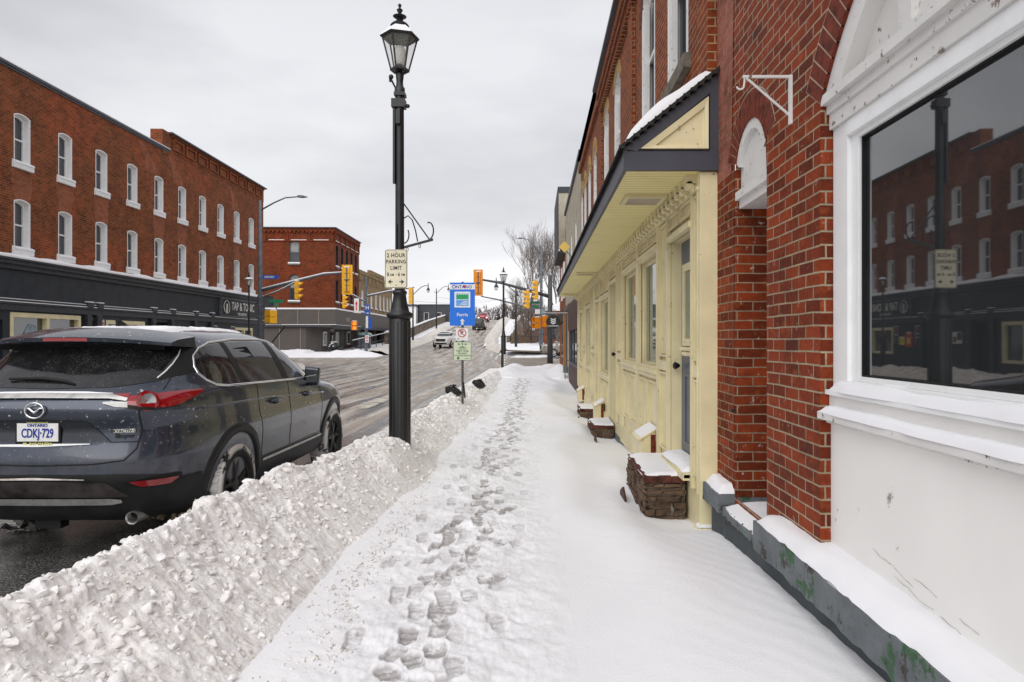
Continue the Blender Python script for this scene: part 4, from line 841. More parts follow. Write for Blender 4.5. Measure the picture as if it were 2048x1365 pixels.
# quoin return and end walls
mb.quad((WX, -2, 0), (7, -2, 0), (7, -2, 9), (WX, -2, 9)); mb.quad((WX, -2, -.2), (WX, 5.62, -.2), (WX, 5.62, .5), (WX, -2, .5))
mb.build('wall', 'brick_near', NB)
mb = MB()
mb.quad((WX, 3.59, .5), (1.66, 3.59, .5), (1.66, 3.59, 2.93), (WX, 3.59, 2.93)); mb.build('pilaster_return', 'brick_near', NB)
mb = MB(); mb.quad((WX, 5.12, .5), (2.1, 5.12, .5), (2.1, 5.12, 2.95), (WX, 5.12, 2.95)); mb.quad((WX, 4.42, .5), (2.1, 4.42, .5), (2.1, 4.42, 2.95), (WX, 4.42, 2.95)); mb.build('doorway_jamb', 'brick_jamb', NB)
mb = MB(); mb.quad((WX-.004, 5.14, .5), (WX-.004, 5.60, .5), (WX-.004, 5.60, 2.95), (WX-.004, 5.14, 2.95)); mb.build('worn_pier', 'brick_jamb', NB)
mb = MB(); mb.quad((WX-.005, 5.2, 2.95), (WX-.005, 5.60, 2.95), (WX-.005, 5.60, 9), (WX-.005, 4.9, 9)); mb.build('faded_brick_panel', 'brick_pink', NB)
# arch voussoirs
def voussoirs(h, r_in, mbx, x, n, ln=.21, proud=.006, mat=None):
    pts = arc(h, n); c = (h[0]+h[1])/2; a = (h[1]-h[0])/2; rr = (a*a+h[4]**2)/(2*h[4]); zc = h[3]+h[4]-rr
    if h[4] > a: zc = h[3]+h[4]-a; rr = a
    for p, q in zip(pts, pts[1:]):
        def out(pt, d): v = Vector((pt[0]-c, pt[1]-zc)).normalized(); return (pt[0]+v.x*d, pt[1]+v.y*d)
        m1 = (p[0]*.93+q[0]*.07, p[1]*.93+q[1]*.07); m2 = (p[0]*.07+q[0]*.93, p[1]*.07+q[1]*.93)
        mbx.add([(x-proud, *m1), (x-proud, *m2), (x-proud, *out(m2, ln)), (x-proud, *out(m1, ln)), (x+.02, *m1), (x+.02, *m2), (x+.02, *out(m2, ln)), (x+.02, *out(m1, ln))], [(0, 1, 2, 3), (0, 4, 5, 1), (1, 5, 6, 2), (2, 6, 7, 3), (3, 7, 4, 0)])
def joints(h, mbx, x, n, ln=.21):
    pts = arc(h, n); c = (h[0]+h[1])/2; a = (h[1]-h[0])/2; rr = (a*a+h[4]**2)/(2*h[4]); zc = h[3]+h[4]-rr
    if h[4] > a: zc = h[3]+h[4]-a
    for p, q in zip(pts, pts[1:]):
        o = lambda pt, d: (pt[0]+(pt[0]-c)*d/math.hypot(pt[0]-c, pt[1]-zc), pt[1]+(pt[1]-zc)*d/math.hypot(pt[0]-c, pt[1]-zc))
        mbx.quad((x-.003, *p), (x-.003, *q), (x-.003, *o(q, ln+.012)), (x-.003, *o(p, ln+.012)))
vm_ = simple('voussoir_brick', (.15, .026, .012), .75, var=.45, vs=14, bump=.4); mo_ = simple('pale_mortar', (.44, .34, .24), .9, var=.2)
for h_, n_, l_ in ((big, 46, .21), (nic, 17, .19)): a1 = MB(); voussoirs(h_, 0, a1, WX, n_, l_); ab = a1.build('arch', vm_, NB); a2 = MB(); joints(h_, a2, WX, n_, l_); a2.build('mortar', mo_, ab)
# white fan panel in the big arch
mb = MB(); h = (.62, 3.52, 2.92, 2.93, .74); o0 = outline(big, 30)[1:-1]; 
oo = [(p[0], p[1]) for p in arc((big[0]+.0, big[1]-.0, 0, 2.92, .80), 30)]; oi = [(2.07+(p[0]-2.07)*.89, 2.92+(p[1]-2.92)*.84) for p in oo]
for i in range(30): mb.quad((1.515, *oo[i]), (1.515, *oo[i+1]), (1.515, *oi[i+1]), (1.515, *oi[i])); mb.quad((1.515, *oi[i]), (1.515, *oi[i+1]), (1.60, *oi[i+1]), (1.60, *oi[i])); mb.quad((1.515, *oo[i]), (1.515, *oo[i+1]), (1.60, *oo[i+1]), (1.60, *oo[i]))
mb.build('arch_frame', 'white_old', NB)
mb = MB(); n = 30
for i in range(n): mb.quad((1.60, oi[i][0], 2.9), (1.60, oi[i+1][0], 2.9), (1.60, *oi[i+1]), (1.60, *oi[i]))
for yb in (2.9, 2.2, 1.5): mb.box(1.57, 1.60, yb-.05, yb+.05, 2.95, 3.9 if yb < 2.8 else 3.35)
mb.build('arch_panel', 'white_old', NB)
mb = MB(); mb.box(1.50, 1.60, .6, 3.585, 2.905, 2.955); mb.box(1.53, 1.60, .6, 3.585, 2.86, 2.905); mb.box(1.545, 1.66, .6, 3.585, 2.78, 2.86); mb.build('window_head', 'white_old', NB)
# big picture window
win = MB(); win.box(1.565, 1.66, 3.42, 3.585, 1.42, 2.78); win.box(1.56, 1.66, .6, 3.42, 2.70, 2.78); win.box(1.555, 1.66, .6, 3.44, 1.42, 1.475)
win.box(1.585, 1.64, 3.345, 3.42, 1.475, 2.70); win.box(1.585, 1.64, .6, 3.345, 2.675, 2.70); win.box(1.585, 1.64, .6, 3.345, 1.475, 1.50)
bw = win.build('picture_window', 'vinyl', NB, bevel=.004)
g = MB(); g.box(1.618, 1.626, .6, 3.345, 1.50, 2.675); g.build('pane', 'glass_dark', bw)
g = MB(); g.box(1.60, 1.617, 3.335, 3.345, 1.50, 2.675); g.box(1.60, 1.617, .6, 3.335, 1.50, 1.508); g.box(1.60, 1.617, .6, 3.335, 2.667, 2.675); g.build('gasket', 'black', bw)
mb = MB(); mb.box(1.525, 1.60, .6, 3.59, 1.395, 1.42); mb.build('sill', 'vinyl', NB)
def snowstrip(x0, x1, y0, y1, z, h, parent=None, name='snow_cap', seed=1, slope=.0, n=60):
    """soft snow lying along a ledge that runs in y"""
    ys = np.linspace(y0, y1, n); t = np.linspace(0, 1, 9); X = x0+(x1-x0)*t[None, :]+0*ys[:, None]; Yg = np.repeat(ys[:, None], 9, 1)
    prof = np.array([0, .45, .75, .92, 1, 1, 1, 1, 1.0]); nz_ = .75+.5*vnoise(Yg*2.3, X*8, seed)+.2*vnoise(Yg*9, X*20, seed+1)
    endf = np.clip(np.minimum(Yg-y0, y1-Yg)/(.04+h*.4), 0, 1)**.5
    Z = z+h*prof[None, :]*nz_*endf+slope*t[None, :]; X[:, 0] -= .0; X = X+(vnoise(Yg*6, X*0, seed+3)-.5)*.018*(1-t[None, :])
    Z[:, 0] = z-.004
    return grid(name, X, Yg, Z, 'snow', True, parent)
snowstrip(1.52, 1.60, .6, 3.57, 1.42, .045, NB, seed=3)
mb = MB(); mb.box(1.545, 1.66, .6, 3.585, 1.31, 1.395); mb.build('apron', 'white_paint', NB)
mb = MB(); mb.box(1.49, 1.66, .5, 3.61, 1.265, 1.305); mb.box(1.53, 1.66, .5, 3.6, 1.245, 1.265); mb.build('rail', 'white_old', NB, bevel=.006)
snowstrip(1.485, 1.545, .6, 3.6, 1.305, .032, NB, seed=5)
mb = MB(); mb.box(1.556, 1.66, .5, 3.59, .40, 1.245); mb.build('lower_panel', 'white_stained', NB)
mb = MB()
rc = random.Random(9)
for y0, z0, n_ in ((3.15, .72, 5), (3.0, .70, 6), (2.95, .66, 9), (2.8, .70, 4), (2.62, .62, 5), (2.9, .60, 4), (2.5, .66, 3)):
    p = [(1.5545, y0, z0)]
    for k in range(n_): p.append((1.5545, p[-1][1]-rc.uniform(.02, .05), p[-1][2]-rc.uniform(-.002, .012)))
    mb.tube(p, [.0003+.0007*rc.random() for _ in p], 4)
mb.build('cracks', 'dirt', NB)
# slate painted ledge
def ledge(x0, x1, y0, y1, z0, z1, name, mat, parent, seed=1):
    n = 60; mb = MB(); 
    ysn = [y0+(y1-y0)*i/n for i in range(n+1)]; q = random.Random(seed)
    o = [(q.uniform(-.006, .006), q.uniform(-.005, .005), q.uniform(-.008, .008)) for _ in ysn]
    for i in range(n):
        a, b = ysn[i], ysn[i+1]; A, B = o[i], o[i+1]
        mb.quad((x0+A[0], a, z0+A[2]), (x0+B[0], b, z0+B[2]), (x0+B[0]*.5, b, z1+B[1]), (x0+A[0]*.5, a, z1+A[1]))
        mb.quad((x0+A[0]*.5, a, z1+A[1]), (x0+B[0]*.5, b, z1+B[1]), (x1, b, z1), (x1, a, z1)); mb.quad((x0+A[0], a, z0+A[2]), (x0+B[0], b, z0+B[2]), (x1, b, z0), (x1, a, z0))
    for yy_, k in ((y0, 0), (y1, n)): mb.quad((x0+o[k][0], yy_, z0+o[k][2]), (x0+o[k][0]*.5, yy_, z1+o[k][1]), (x1, yy_, z1), (x1, yy_, z0))
    return mb.build(name, mat, parent)
ledge(1.36, 1.56, .4, 4.26, .385, .555, 'ledge', 'slate_paint', NB, 2)
snowstrip(1.365, 1.556, .5, 4.25, .557, .05, NB, seed=8)
ledge(1.432, 1.6, .4, 5.55, -.1, .384, 'plinth', 'plinth_paint', NB, 4)
ledge(1.40, 2.1, 4.262, 5.12, .37, .43, 'doorstep', 'slate_paint', NB, 6)
snowstrip(1.40, 1.9, 4.27, 5.11, .432, .05, NB, seed=12)
ledge(1.38, 2.1, 5.125, 5.60, .38, .52, 'pier_base', 'slate_paint', NB, 7)
snowstrip(1.385, 1.5, 5.13, 5.6, .522, .06, NB, seed=13)
# arched doorway panel, head, door
mb = MB(); a = arc(nic, 18)
for p, q in zip(a, a[1:]): mb.quad((1.54, p[0], 2.74), (1.54, q[0], 2.74), (1.54, *q), (1.54, *p)); 
mb.build('door_arch_panel', 'white_old', NB)
mb = MB(); ai = [(4.77+(p[0]-4.77)*.82, 2.74+(p[1]-2.74)*.86) for p in a]
for i in range(18): mb.quad((1.505, *a[i]), (1.505, *a[i+1]), (1.505, *ai[i+1]), (1.505, *ai[i])); mb.quad((1.505, *ai[i]), (1.505, *ai[i+1]), (1.54, *ai[i+1]), (1.54, *ai[i]))
mb.box(1.50, 1.56, 4.425, 5.115, 2.72, 2.78); mb.box(1.53, 2.1, 4.425, 5.115, 2.66, 2.72); mb.build('door_head', 'white_old', NB)
mb = MB()
for p, q in zip([(4.42, 2.74)]+a, a+[(5.12, 2.74)]): mb.quad((1.50, *p), (1.50, *q), (1.60, *q), (1.60, *p))
mb.build('arch_soffit', 'brick_jamb', NB)
mb = MB(); mb.box(2.02, 2.08, 4.44, 5.1, .44, 2.66); dr = mb.build('door', 'white_old', NB); mb = MB(); mb.lathe([(.012, 0), (.03, .01), (.03, .04), (.01, .05)], 10, (1.97, 4.55, 1.4), 'x'); mb.build('handle', 'black_metal', dr)
mb = MB(); mb.tube([(1.5, 5.13, 1.15), (1.47, 5.13, 1.15)], .012, 6); mb.build('pipe_stub', 'black_metal', NB)
# wall bracket for a hanging sign
BR = thing('sign_bracket', 'empty rusty white triangular sign bracket on the near brick wall above the arched doorway', 'bracket')
mb = MB(); mb.box(1.485, 1.5, 3.975, 4.005, 2.94, 3.225); mb.box(1.215, 1.485, 3.983, 3.997, 3.21, 3.225); mb.tube([(1.49, 3.99, 2.99), (1.235, 3.99, 3.21)], .007, 6)
mb.build('frame', 'white_old', BR)
mb = MB(); mb.tube([(1.225, 3.99, 3.21)]+[(1.20+.022*math.cos(q)-.0, 3.99, 3.165+.022*math.sin(q)) for q in np.linspace(0, -2.9, 8)], .0055, 6); mb.build('hook', 'white_old', BR)
# ================================================================== right side: building with cream shopfront
YB = thing('shopfront_building', 'red brick building above the long cream painted wooden shopfront with canopy', 'building')
UH = [(y-.52, y+.52, 4.45, 6.1, .5) for y in (7.2, 9.05)]+[(y-.45, y+.45, 4.55, 5.9, .7) for y in (12.45, 14.35)]
mb = MB(); wall_holes(mb, PR, 5.62, 15.2, 2.6, 7.2, UH); mb.box(1.42, 1.52, 5.62, 6.0, 3.0, 9.2); mb.box(1.45, 1.5, 10.2, 10.7, 3, 7.0); mb.box(1.46, 1.5, 15.0, 15.25, 3, 7.2)
mb.box(1.38, 1.5, 5.62, 15.2, 6.85, 6.92); mb.box(1.42, 1.5, 5.62, 15.2, 6.78, 6.85); mb.box(1.36, 1.6, 5.62, 15.2, 7.0, 7.2)
for k in range(62): mb.box(1.42, 1.5, 5.7+k*.154, 5.77+k*.154, 6.7, 6.78)
mb.build('wall', 'brick_shop', YB)
mb = MB(); mb.box(1.28, 2.2, 5.62, 15.25, 7.2, 7.26); mb.box(1.5, 8, -2, 15.2, 7.0, 7.1); mb.build('coping', 'charcoal', YB)
for h in UH: 
    w = sash(None, PR, *h, YB, depth=.09, frame='white_old', snowy=False, ownsill=False); 
    mb = MB(); mb.box(1.43, 1.56, h[0]-.12, h[1]+.12, 4.30, h[2]-.005); mb.build('sill', 'stone_sill', w)
    mb = MB(); mb.box(1.515, 1.58, h[0]+.005, h[0]+.16, h[2], h[3]+.2); mb.box(1.515, 1.58, h[1]-.16, h[1]-.005, h[2], h[3]+.2); mb.build('casing', 'white_old', w)
for h in UH: v_ = MB(); voussoirs(h, 0, v_, WX, 20, .2, .01); v_.build('arch', 'brick_yellow' if h[0] > 11 else vm_, YB)
# --- cream shopfront
SX = 1.36
bays = [('pil', 5.66, 5.90), ('door', 5.92, 7.00), ('pil', 7.02, 7.52), ('win', 7.58, 8.98), ('win', 9.12, 10.62), ('pil2', 10.68, 11.38), ('door', 11.40, 12.50), ('win', 12.56, 14.3), ('open', 14.42, 15.4), ('pil', 15.45, 16.6), ('win', 16.7, 18.4), ('pil', 18.5, 19.3), ('win', 19.4, 20.9), ('pil', 21.0, 22.0)]
board = MB(); rails = MB(); grooves = MB(); lowgrey = MB()
def zb(y): return float(np.interp(y, [5.6, 8, 12, 22], [.10, .10, .0, -.2]))
def rect(mb, a, b, c, d, x0, x1, t=.035):      # ring moulding
    mb.box(x0, x1, a, b, c, c+t); mb.box(x0, x1, a, b, d-t, d); mb.box(x0, x1, a, a+t, c+t, d-t); mb.box(x0, x1, b-t, b, c+t, d-t)
B0 = SX+.03
hol = []
for k, a, b in bays:
    if k == 'door': hol.append((a+.04, b-.04, .45 if a < 8 else .25, 2.66, 0))
    if k == 'open': hol.append((a+.04, b-.04, .2, 2.5, 0))
    if k == 'win': hol.append((a+.06, b-.06, 1.34 if a < 12 else 1.0, 2.68 if a < 12 else 2.5, 0))
wall_holes(board, lambda u, z: (B0, u, z), 5.66, 22.0, -.3, 3.07, hol)
def panel(a, b, c, d):
    rect(rails, a, b, c, d, SX-.002, B0+.004, .022); grooves.box(B0-.004, B0+.002, a-.008, b+.008, c-.008, c); grooves.box(B0-.004, B0+.002, a-.008, a, c, d); grooves.box(B0-.0015, B0+.002, a+.022, a+.034, c+.022, d-.022); grooves.box(B0-.0015, B0+.002, b-.034, b-.022, c+.022, d-.022); grooves.box(B0-.0015, B0+.002, a+.03, b-.03, c+.022, c+.034); grooves.box(B0-.0015, B0+.002, a+.03, b-.03, d-.034, d-.022)
    rect(rails, a+.03, b-.03, c+.03, d-.03, SX+.018, B0+.004, .014)
prev = 5.66
for k, a, b in bays:
    z0 = zb(a)
    e0 = (prev+a)/2 if a > 5.7 else 5.69; w_ = max(.024, (a-prev)/2+.022) if a > 5.7 else .02; prev = b; rails.box(SX-.012, B0+.005, e0-w_, e0+w_, z0+.30, 2.924); grooves.box(B0-.003, B0+.002, e0-w_-.010, e0+w_+.010, z0+.30, 2.92)
    if k == 'pil': panel(a+.04, b-.04, z0+.42, 1.34); rails.box(SX-.006, B0, a, b, 1.36, 1.46); panel(a+.04, b-.04, 1.50, 2.90)
    elif k == 'pil2':
        for q in (0, .5): panel(a+.04+q*(b-a), a+.5*(b-a)-.03+q*(b-a)+.0, z0+.42, 1.32); panel(a+.04+q*(b-a), a+.5*(b-a)-.03+q*(b-a), 1.5, 2.9)
        rails.box(SX-.006, B0, a, b, 1.36, 1.46)
    elif k in ('win', 'door', 'open'):
        m = (a+b)/2
        top = 2.72 if a < 12 else 2.56
        n = 2 if a < 12 else 3
        for q in range(n): panel(a+.03+q*(b-a)/n, a-.03+(q+1)*(b-a)/n, top+.06, 2.92)
        if k == 'win':
            sl_ = hol[[h[0] for h in hol].index(a+.06)]
            rails.box(SX-.035, B0+.01, a-.0, b+.0, sl_[2]-.045, sl_[2]); rails.box(SX-.015, B0+.01, a, b, sl_[2]-.10, sl_[2]-.045)
            rails.box(SX-.03, B0+.01, a, b, sl_[3]+.02, sl_[3]+.06); rect(rails, a+.02, b-.02, sl_[2], sl_[3]+.02, SX-.008, B0+.01, .04)
            for q in range(2): panel(a+.06+q*(b-a)/2, a-.06+(q+1)*(b-a)/2, z0+.45, sl_[2]-.14)
        else:
            rails.box(SX-.03, B0+.01, a, b, hol[[h[0] for h in hol].index(a+.04)][3]+.0, hol[[h[0] for h in hol].index(a+.04)][3]+.05)
rails.box(SX-.01, B0, 7.0, 22.0, -.05, .30) if False else None
for k in range(12):
    a = 7.0+k*1.25; z = zb(a+.6); lowgrey.box(SX+.02, B0+.03, a, a+1.25, -.5, z+.06)
    if not any(h[0]-.3 < a+.6 < h[1]+.3 and h[2] < .6 for h in hol): rails.box(SX-.004, B0, a, a+1.25, z+.07, z+.30); rails.box(SX-.02, B0, a, a+1.25, z+.05, z+.08)
SF = thing('shopfront', 'cream panelled wooden shopfront with tall narrow windows under the canopy', 'shopfront')
mb2 = board; mb2.box(B0, 1.5, 5.655, 5.66, .12, 3.07); mb2.build('boarding', 'cream', SF)
rails.build('mouldings', 'cream', SF); grooves.build('grooves', 'cream_grime', SF); lowgrey.build('base_board', 'slate_paint', SF)
# plain end post facing the camera
mb = MB(); mb.box(SX-.005, 1.5, 5.60, 5.66, .14, 3.06); mb.box(SX-.03, 1.51, 5.575, 5.72, .10, .135); mb.build('end_post', 'cream', SF, bevel=.004)
mb = MB(); mb.box(SX-.03, 1.49, 5.58, 5.66, .137, .165); mb.build('snow_cap', 'snow', SF, bevel=.01)
for (a, b, c, d, _) in hol:
    k = [q for q in bays if q[1] < (a+b)/2 < q[2]][0][0]
    rv = MB(); dep = .12 if k != 'win' else .06
    rv.quad((B0, a, c), (B0, a, d), (B0+dep, a, d), (B0+dep, a, c)); rv.quad((B0, b, c), (B0, b, d), (B0+dep, b, d), (B0+dep, b, c)); rv.quad((B0, a, d), (B0, b, d), (B0+dep, b, d), (B0+dep, a, d)); rv.quad((B0, a, c), (B0, b, c), (B0+dep, b, c), (B0+dep, a, c)); 
    if k == 'win':
        rect(rv, a, b, c, d, B0+.03, B0+.07, .07); 
        w = rv.build('window', 'cream', SF); g = MB(); g.box(B0+.055, B0+.065, a+.06, b-.06, c+.06, d-.06); g.build('pane', 'glass_green' if a < 16 else 'glass_teal', w)
    elif k == 'door':
        w = rv.build('door_frame', 'cream', SF); g = MB(); x = B0+.10
        g.box(x, x+.05, a+.02, b-.02, c, d-.01); g.build('door', 'grey_door', SF)
        g = MB(); rect(g, a+.16, b-.16, 1.62, 2.42, x-.025, x+.002, .07); g.box(x-.045, x, a+.12, b-.12, 1.575, 1.61)
        for q in range(7): g.blob((x-.012, a+.2+q*(b-a-.4)/6, 1.545), .028, q, 0, 8)
        g.build('glazing_frame', 'cream', w); g = MB(); g.box(x-.008, x-.004, a+.22, b-.22, 1.68, 2.36); g.build('pane', 'glass_green', w)
        g = MB(); 
        for q in range(2): rect(g, a+.16+q*(b-a-.26)/2, a+.02+(q+1)*(b-a-.26)/2+.04, c+.2, 1.35, x-.012, x+.001, .03)
        g.build('door_panels', 'grey_door', w)
        g = MB(); g.lathe([(.012, -.07), (.012, -.03), (.034, -.065), (.038, -.085), (.02, -.1)], 12, (x, b-.08, 1.42), 'x', cap=True); g.lathe([(.025, -.004), (.025, 0)], 10, (x, b-.08, 1.56), 'x'); g.build('door_knob', 'black_metal', w)
    else:
        w = rv.build('recess', 'cream', SF); g = MB(); g.box(B0+.10, B0+.14, a, b, c, d); g.build('inner_panel', 'cream', w)
# dentil brackets
mb = MB()
for k in range(76):
    a = 5.76+k*.212
    mb.box(1.27, 1.37, a, a+.075, 3.0, 3.069); mb.lathe([(.036, a), (.036, a+.075)], 8, (1.305, 0, 2.985), 'y'); mb.lathe([(.03, a+.002), (.03, a+.073)], 8, (1.345, 0, 2.955), 'y')
mb.box(SX-.02, B0+.01, 5.66, 22, 2.925, 2.955); mb.box(SX-.008, B0+.01, 5.66, 22, 2.955, 3.069)
tag(mb.build('brackets', 'cream', SF), kind='stuff')
# --- canopy
CN = thing('canopy', 'long sloping timber canopy with charcoal fascia, snowy shingles and cream boarded soffit', 'canopy')
Y0, Y1, XO = 5.56, 22.0, .72
mb = MB(); mb.box(XO+.03, 1.5, Y0+.04, Y1, 3.07, 3.09); mb.build('soffit', 'soffit', CN)
mb = MB(); mb.box(XO, XO+.03, Y0, Y1, 3.062, 3.235); mb.box(XO+.03, 1.5, Y0, Y0+.04, 3.062, 3.215)
mb.prism([(XO+.03, 3.215), (1.5, 3.215), (1.5, 3.86), (1.44, 3.83)], Y0+.02, Y0+.04, 'y'); mb.prism([(1.425, 3.215), (1.5, 3.215), (1.5, 3.86), (1.425, 3.80)], Y0, Y0+.02, 'y')
mb.prism([(XO, 3.235), (.83, 3.215), (1.425, 3.69), (1.425, 3.80)], Y0, Y0+.02, 'y'); mb.build('fascia', 'charcoal', CN)
tri = [(.86, 3.235), (1.41, 3.235), (1.41, 3.66)]
mb = MB(); mb.prism(tri, Y0+.012, Y0+.018, 'y'); mb.build('gable_panel', 'cream', CN)
tin = [(.98, 3.262), (1.38, 3.262), (1.38, 3.575)]
mb = MB()
for i in range(3): j = (i+1) % 3; mb.add([(tri[i][0], Y0-.015, tri[i][1]), (tri[j][0], Y0-.015, tri[j][1]), (tin[j][0], Y0-.008, tin[j][1]), (tin[i][0], Y0-.008, tin[i][1]), (tri[i][0], Y0+.02, tri[i][1]), (tri[j][0], Y0+.02, tri[j][1]), (tin[j][0], Y0+.012, tin[j][1]), (tin[i][0], Y0+.012, tin[i][1])], [(0, 1, 2, 3), (0, 4, 5, 1), (3, 2, 6, 7)])
mb.build('gable_moulding', 'cream', CN)
mb = MB(); sl_ = (3.86-3.235)/(1.5-XO)
mb.prism([(XO-.04, 3.22), (XO-.04, 3.245), (1.5, 3.905), (1.5, 3.875)], Y0-.04, Y1+.03, 'y')
for k in range(14): x = XO-.04+k*.058; z = 3.24+(x-XO+.04)*.80; mb.box(x, x+.05, Y0-.047, Y0-.02, z-.01, z+.016)
mb.build('roof', 'shingle', CN)
n = 200; ysn = np.linspace(Y0-.055, Y1, n); t = np.linspace(0, 1, 14); Yg = np.repeat(ysn[:, None], 14, 1)
e0 = .01+.06*vnoise(Yg*1.9, Yg*0, 91)+.05*vnoise(Yg*7, Yg*0, 92); tt = e0+(1-e0)*t[None, :]*(.93+.05*vnoise(Yg*3, Yg*0, 95)); X = XO-.04+(1.5-XO+.04)*tt
Z = 3.262+(X-XO+.04)*(.66/.82)+.115*np.sin(np.clip(t, 0, 1)[None, :]*math.pi)**.35*(.7+.6*vnoise(Yg*3, X*5, 93))-.012
Z[0, :] = 3.235+(X[0, :]-XO+.04)*(.66/.82); Yg[0, :] = Yg[1, :]-.004; gr = grid('snow_cap', X, Yg, Z, 'snow', True, CN)
for y in (6.5, 14.0, 20.5):
    mb = MB(); rect(mb, y, y+.34, 0, 0, 0, 0) if False else None
    a, b, c, d = .86, 1.26, y, y+.42
    mb.box(a, b, c, c+.05, 3.035, 3.069); mb.box(a, b, d-.05, d, 3.035, 3.069); mb.box(a, a+.04, c+.05, d-.05, 3.035, 3.069); mb.box(b-.04, b, c+.05, d-.05, 3.035, 3.069); f = mb.build('light_fitting', 'cream', CN)
    mb = MB(); mb.box(a+.04, b-.04, c+.05, d-.05, 3.05, 3.068); mb.build('diffuser', 'beige', f)
# --- steps, boxes
edge_brick = simple('edge_brick', (.095, .030, .020), .85, var=.6, vs=9, bump=.5)
rub_ = simple('rubble', (.12, .075, .048), .85, var=.62, vs=5, bump=.6)
def steps(x0, x1, y0, y1, z, label, seed):
    t = thing('stone_step', label, 'step', group=None); mb = MB(); mb.box(x0+.035, x1, y0+.035, y1-.02, -.4, z-.06); mb.build('mortar_core', 'concrete', t)
    q = random.Random(seed); mb = MB(); zc = z-.065
    while zc > -.15:
        hh = q.uniform(.03, .065)+max(0, (z-.15-zc))*.12; a = x0
        while a < x1-.02: wd_ = q.uniform(.07, .2); mb.box(a+.004, min(a+wd_-.008, x1), y0+q.uniform(-.012, .016), y0+.1, zc-hh, zc-.006+q.uniform(-.004, 0)); a += wd_
        a = y0+.1
        while a < y1-.03: wd_ = q.uniform(.09, .28); mb.box(x0+q.uniform(-.012, .018), x0+.1, a+.004, min(a+wd_-.01, y1), zc-hh, zc-.006+q.uniform(-.004, 0)); a += wd_
        zc -= hh
    mb.v = [(a+q.uniform(-.012, .012), b+q.uniform(-.012, .012), c+q.uniform(-.011, .011)) for a, b, c in mb.v]
    mb.build('rubble_base', rub_, t, bevel=.009)
    mb = MB(); q = random.Random(seed); n = int((y1-y0)/.11)
    for k in range(n): a = y0+k*(y1-y0)/n; mb.box(x0+q.uniform(-.006, .006), x0+.2, a+.005, a+(y1-y0)/n-.006, z-.06, z+q.uniform(-.004, .004))
    for k in range(3): a = x0+k*(x1-x0)/3; mb.box(a+.005, a+(x1-x0)/3-.005, y0+q.uniform(-.006, .006), y0+.1, z-.062, z-.002+q.uniform(-.004, .004))
    mb.box(x0+.01, x1, y0+.01, y1-.01, z-.06, z-.012); mb.build('brick_edge', edge_brick, t, bevel=.006); snowstrip(x0-.004, x1, y0+.02, y1-.02, z-.01, .034, t, seed=seed)
steps(.99, 1.36, 6.16, 7.36, .45, 'nearest stone and brick step block with snow on top, below the grey door', 31)
steps(.99, 1.36, 11.8, 12.85, .20, 'middle low stone step block with snow, below the second door', 32)
steps(1.0, 1.36, 15.2, 16.3, .14, 'farthest small stone step block half buried by the shopfront', 33)
ST = MB(); ST.box(1.29, 1.42, 5.96, 7.0, .45, .50); ST.box(1.30, 1.42, 5.96, 7.0, .47, .52); s_o = ST.build('threshold', 'cream', SF); snowstrip(1.295, 1.48, 5.97, 6.98, .522, .05, s_o, seed=41)
def hood(y, z, label, ln=.5):
    t = thing('vent_box', label, 'box'); mb = MB(); mb.prism([(1.19, z-.33), (SX, z-.33), (SX, z+.04), (1.19, z-.06)], y, y+ln, 'y'); mb.build('body', 'cream', t, bevel=.004)
    mb = MB(); mb.prism([(1.165, z-.078), (1.372, z+.048), (1.372, z+.062), (1.165, z-.062)], y-.02, y+ln+.02, 'y'); mb.build('lid', 'cream', t)
    mb = MB(); mb.box(1.305, SX-.003, y-.006, y+.01, z-.30, z-.01); mb.build('brick_side', vm_, t)
    mb = MB(); mb.prism([(1.19, z-.046), (1.372, z+.063), (1.372, z+.074), (1.19, z-.036)], y-.01, y+ln+.01, 'y'); mb.build('snow_cap', 'snow', t)
hood(7.70, .62, 'small cream sloping lid box by the nearest step'); hood(13.5, .42, 'small cream sloping lid box by the middle step'); hood(18.9, .32, 'small cream sloping lid box by the farthest step')
for k, (x, y, z, dz) in enumerate(((.86, 6.75, .13, .1), (.90, 14.2, .02, .07), (.98, 11.2, .06, .05))):
    mb = MB(); mb.prism([(y-.22, z-.1), (y+.2, z-.1), (y+.16, z+dz*.3), (y-.02, z+dz), (y-.2, z+dz*.2)], x, x+.02, 'x')
    tag(mb.build('buried_board', 'brown_board'), ['dark edge of a buried step poking out of the snow by the nearest stone step', 'dark buried edge in the snow beside the farthest stone step', 'small dark edge in the snow beside the middle stone step'][k], 'kerb edge')
# ================================================================== row beyond
CC = thing('arched_building', 'red brick building with yellow brick window arches past the canopy building', 'building')
CH = [(y-.42, y+.42, 4.3, 6.0, .5) for y in (17.05, 18.75, 20.35, 21.7)]
mb = MB(); wall_holes(mb, PR, 15.25, 22.3, 2.6, 7.5, CH); mb.box(1.42, 1.5, 15.25, 22.3, 7.1, 7.3); mb.box(1.5, 6, 22.28, 22.3, 0, 7.5); mb.build('wall', 'brick_shop', CC)
for h in CH: sash(None, PR, *h, CC, frame='white_old', snowy=False, depth=.12)
for h in CH: v_ = MB(); voussoirs(h, 0, v_, WX, 14, .22, .02); v_.build('arch', 'brick_yellow', CC); mb = MB(); mb.box(1.38, 2, 15.25, 22.3, 7.5, 7.56); mb.build('coping', 'charcoal', CC)
DD = thing('rendered_building', 'beige rendered building with narrow white framed windows past the arched brick building', 'building')
DH = [(y-.4, y+.4, 4.0, 6.0, 0) for y in (25, 28, 31)]
mb = MB(); wall_holes(mb, PR, 22.3, 33.5, 3.0, 7.75, DH); mb.box(1.5, 6, 33.45, 33.5, 0, 7.8); mb.build('wall', 'beige', DD)
for h in DH: sash(None, PR, *h, DD, frame='white_trim', snowy=False, depth=.1)
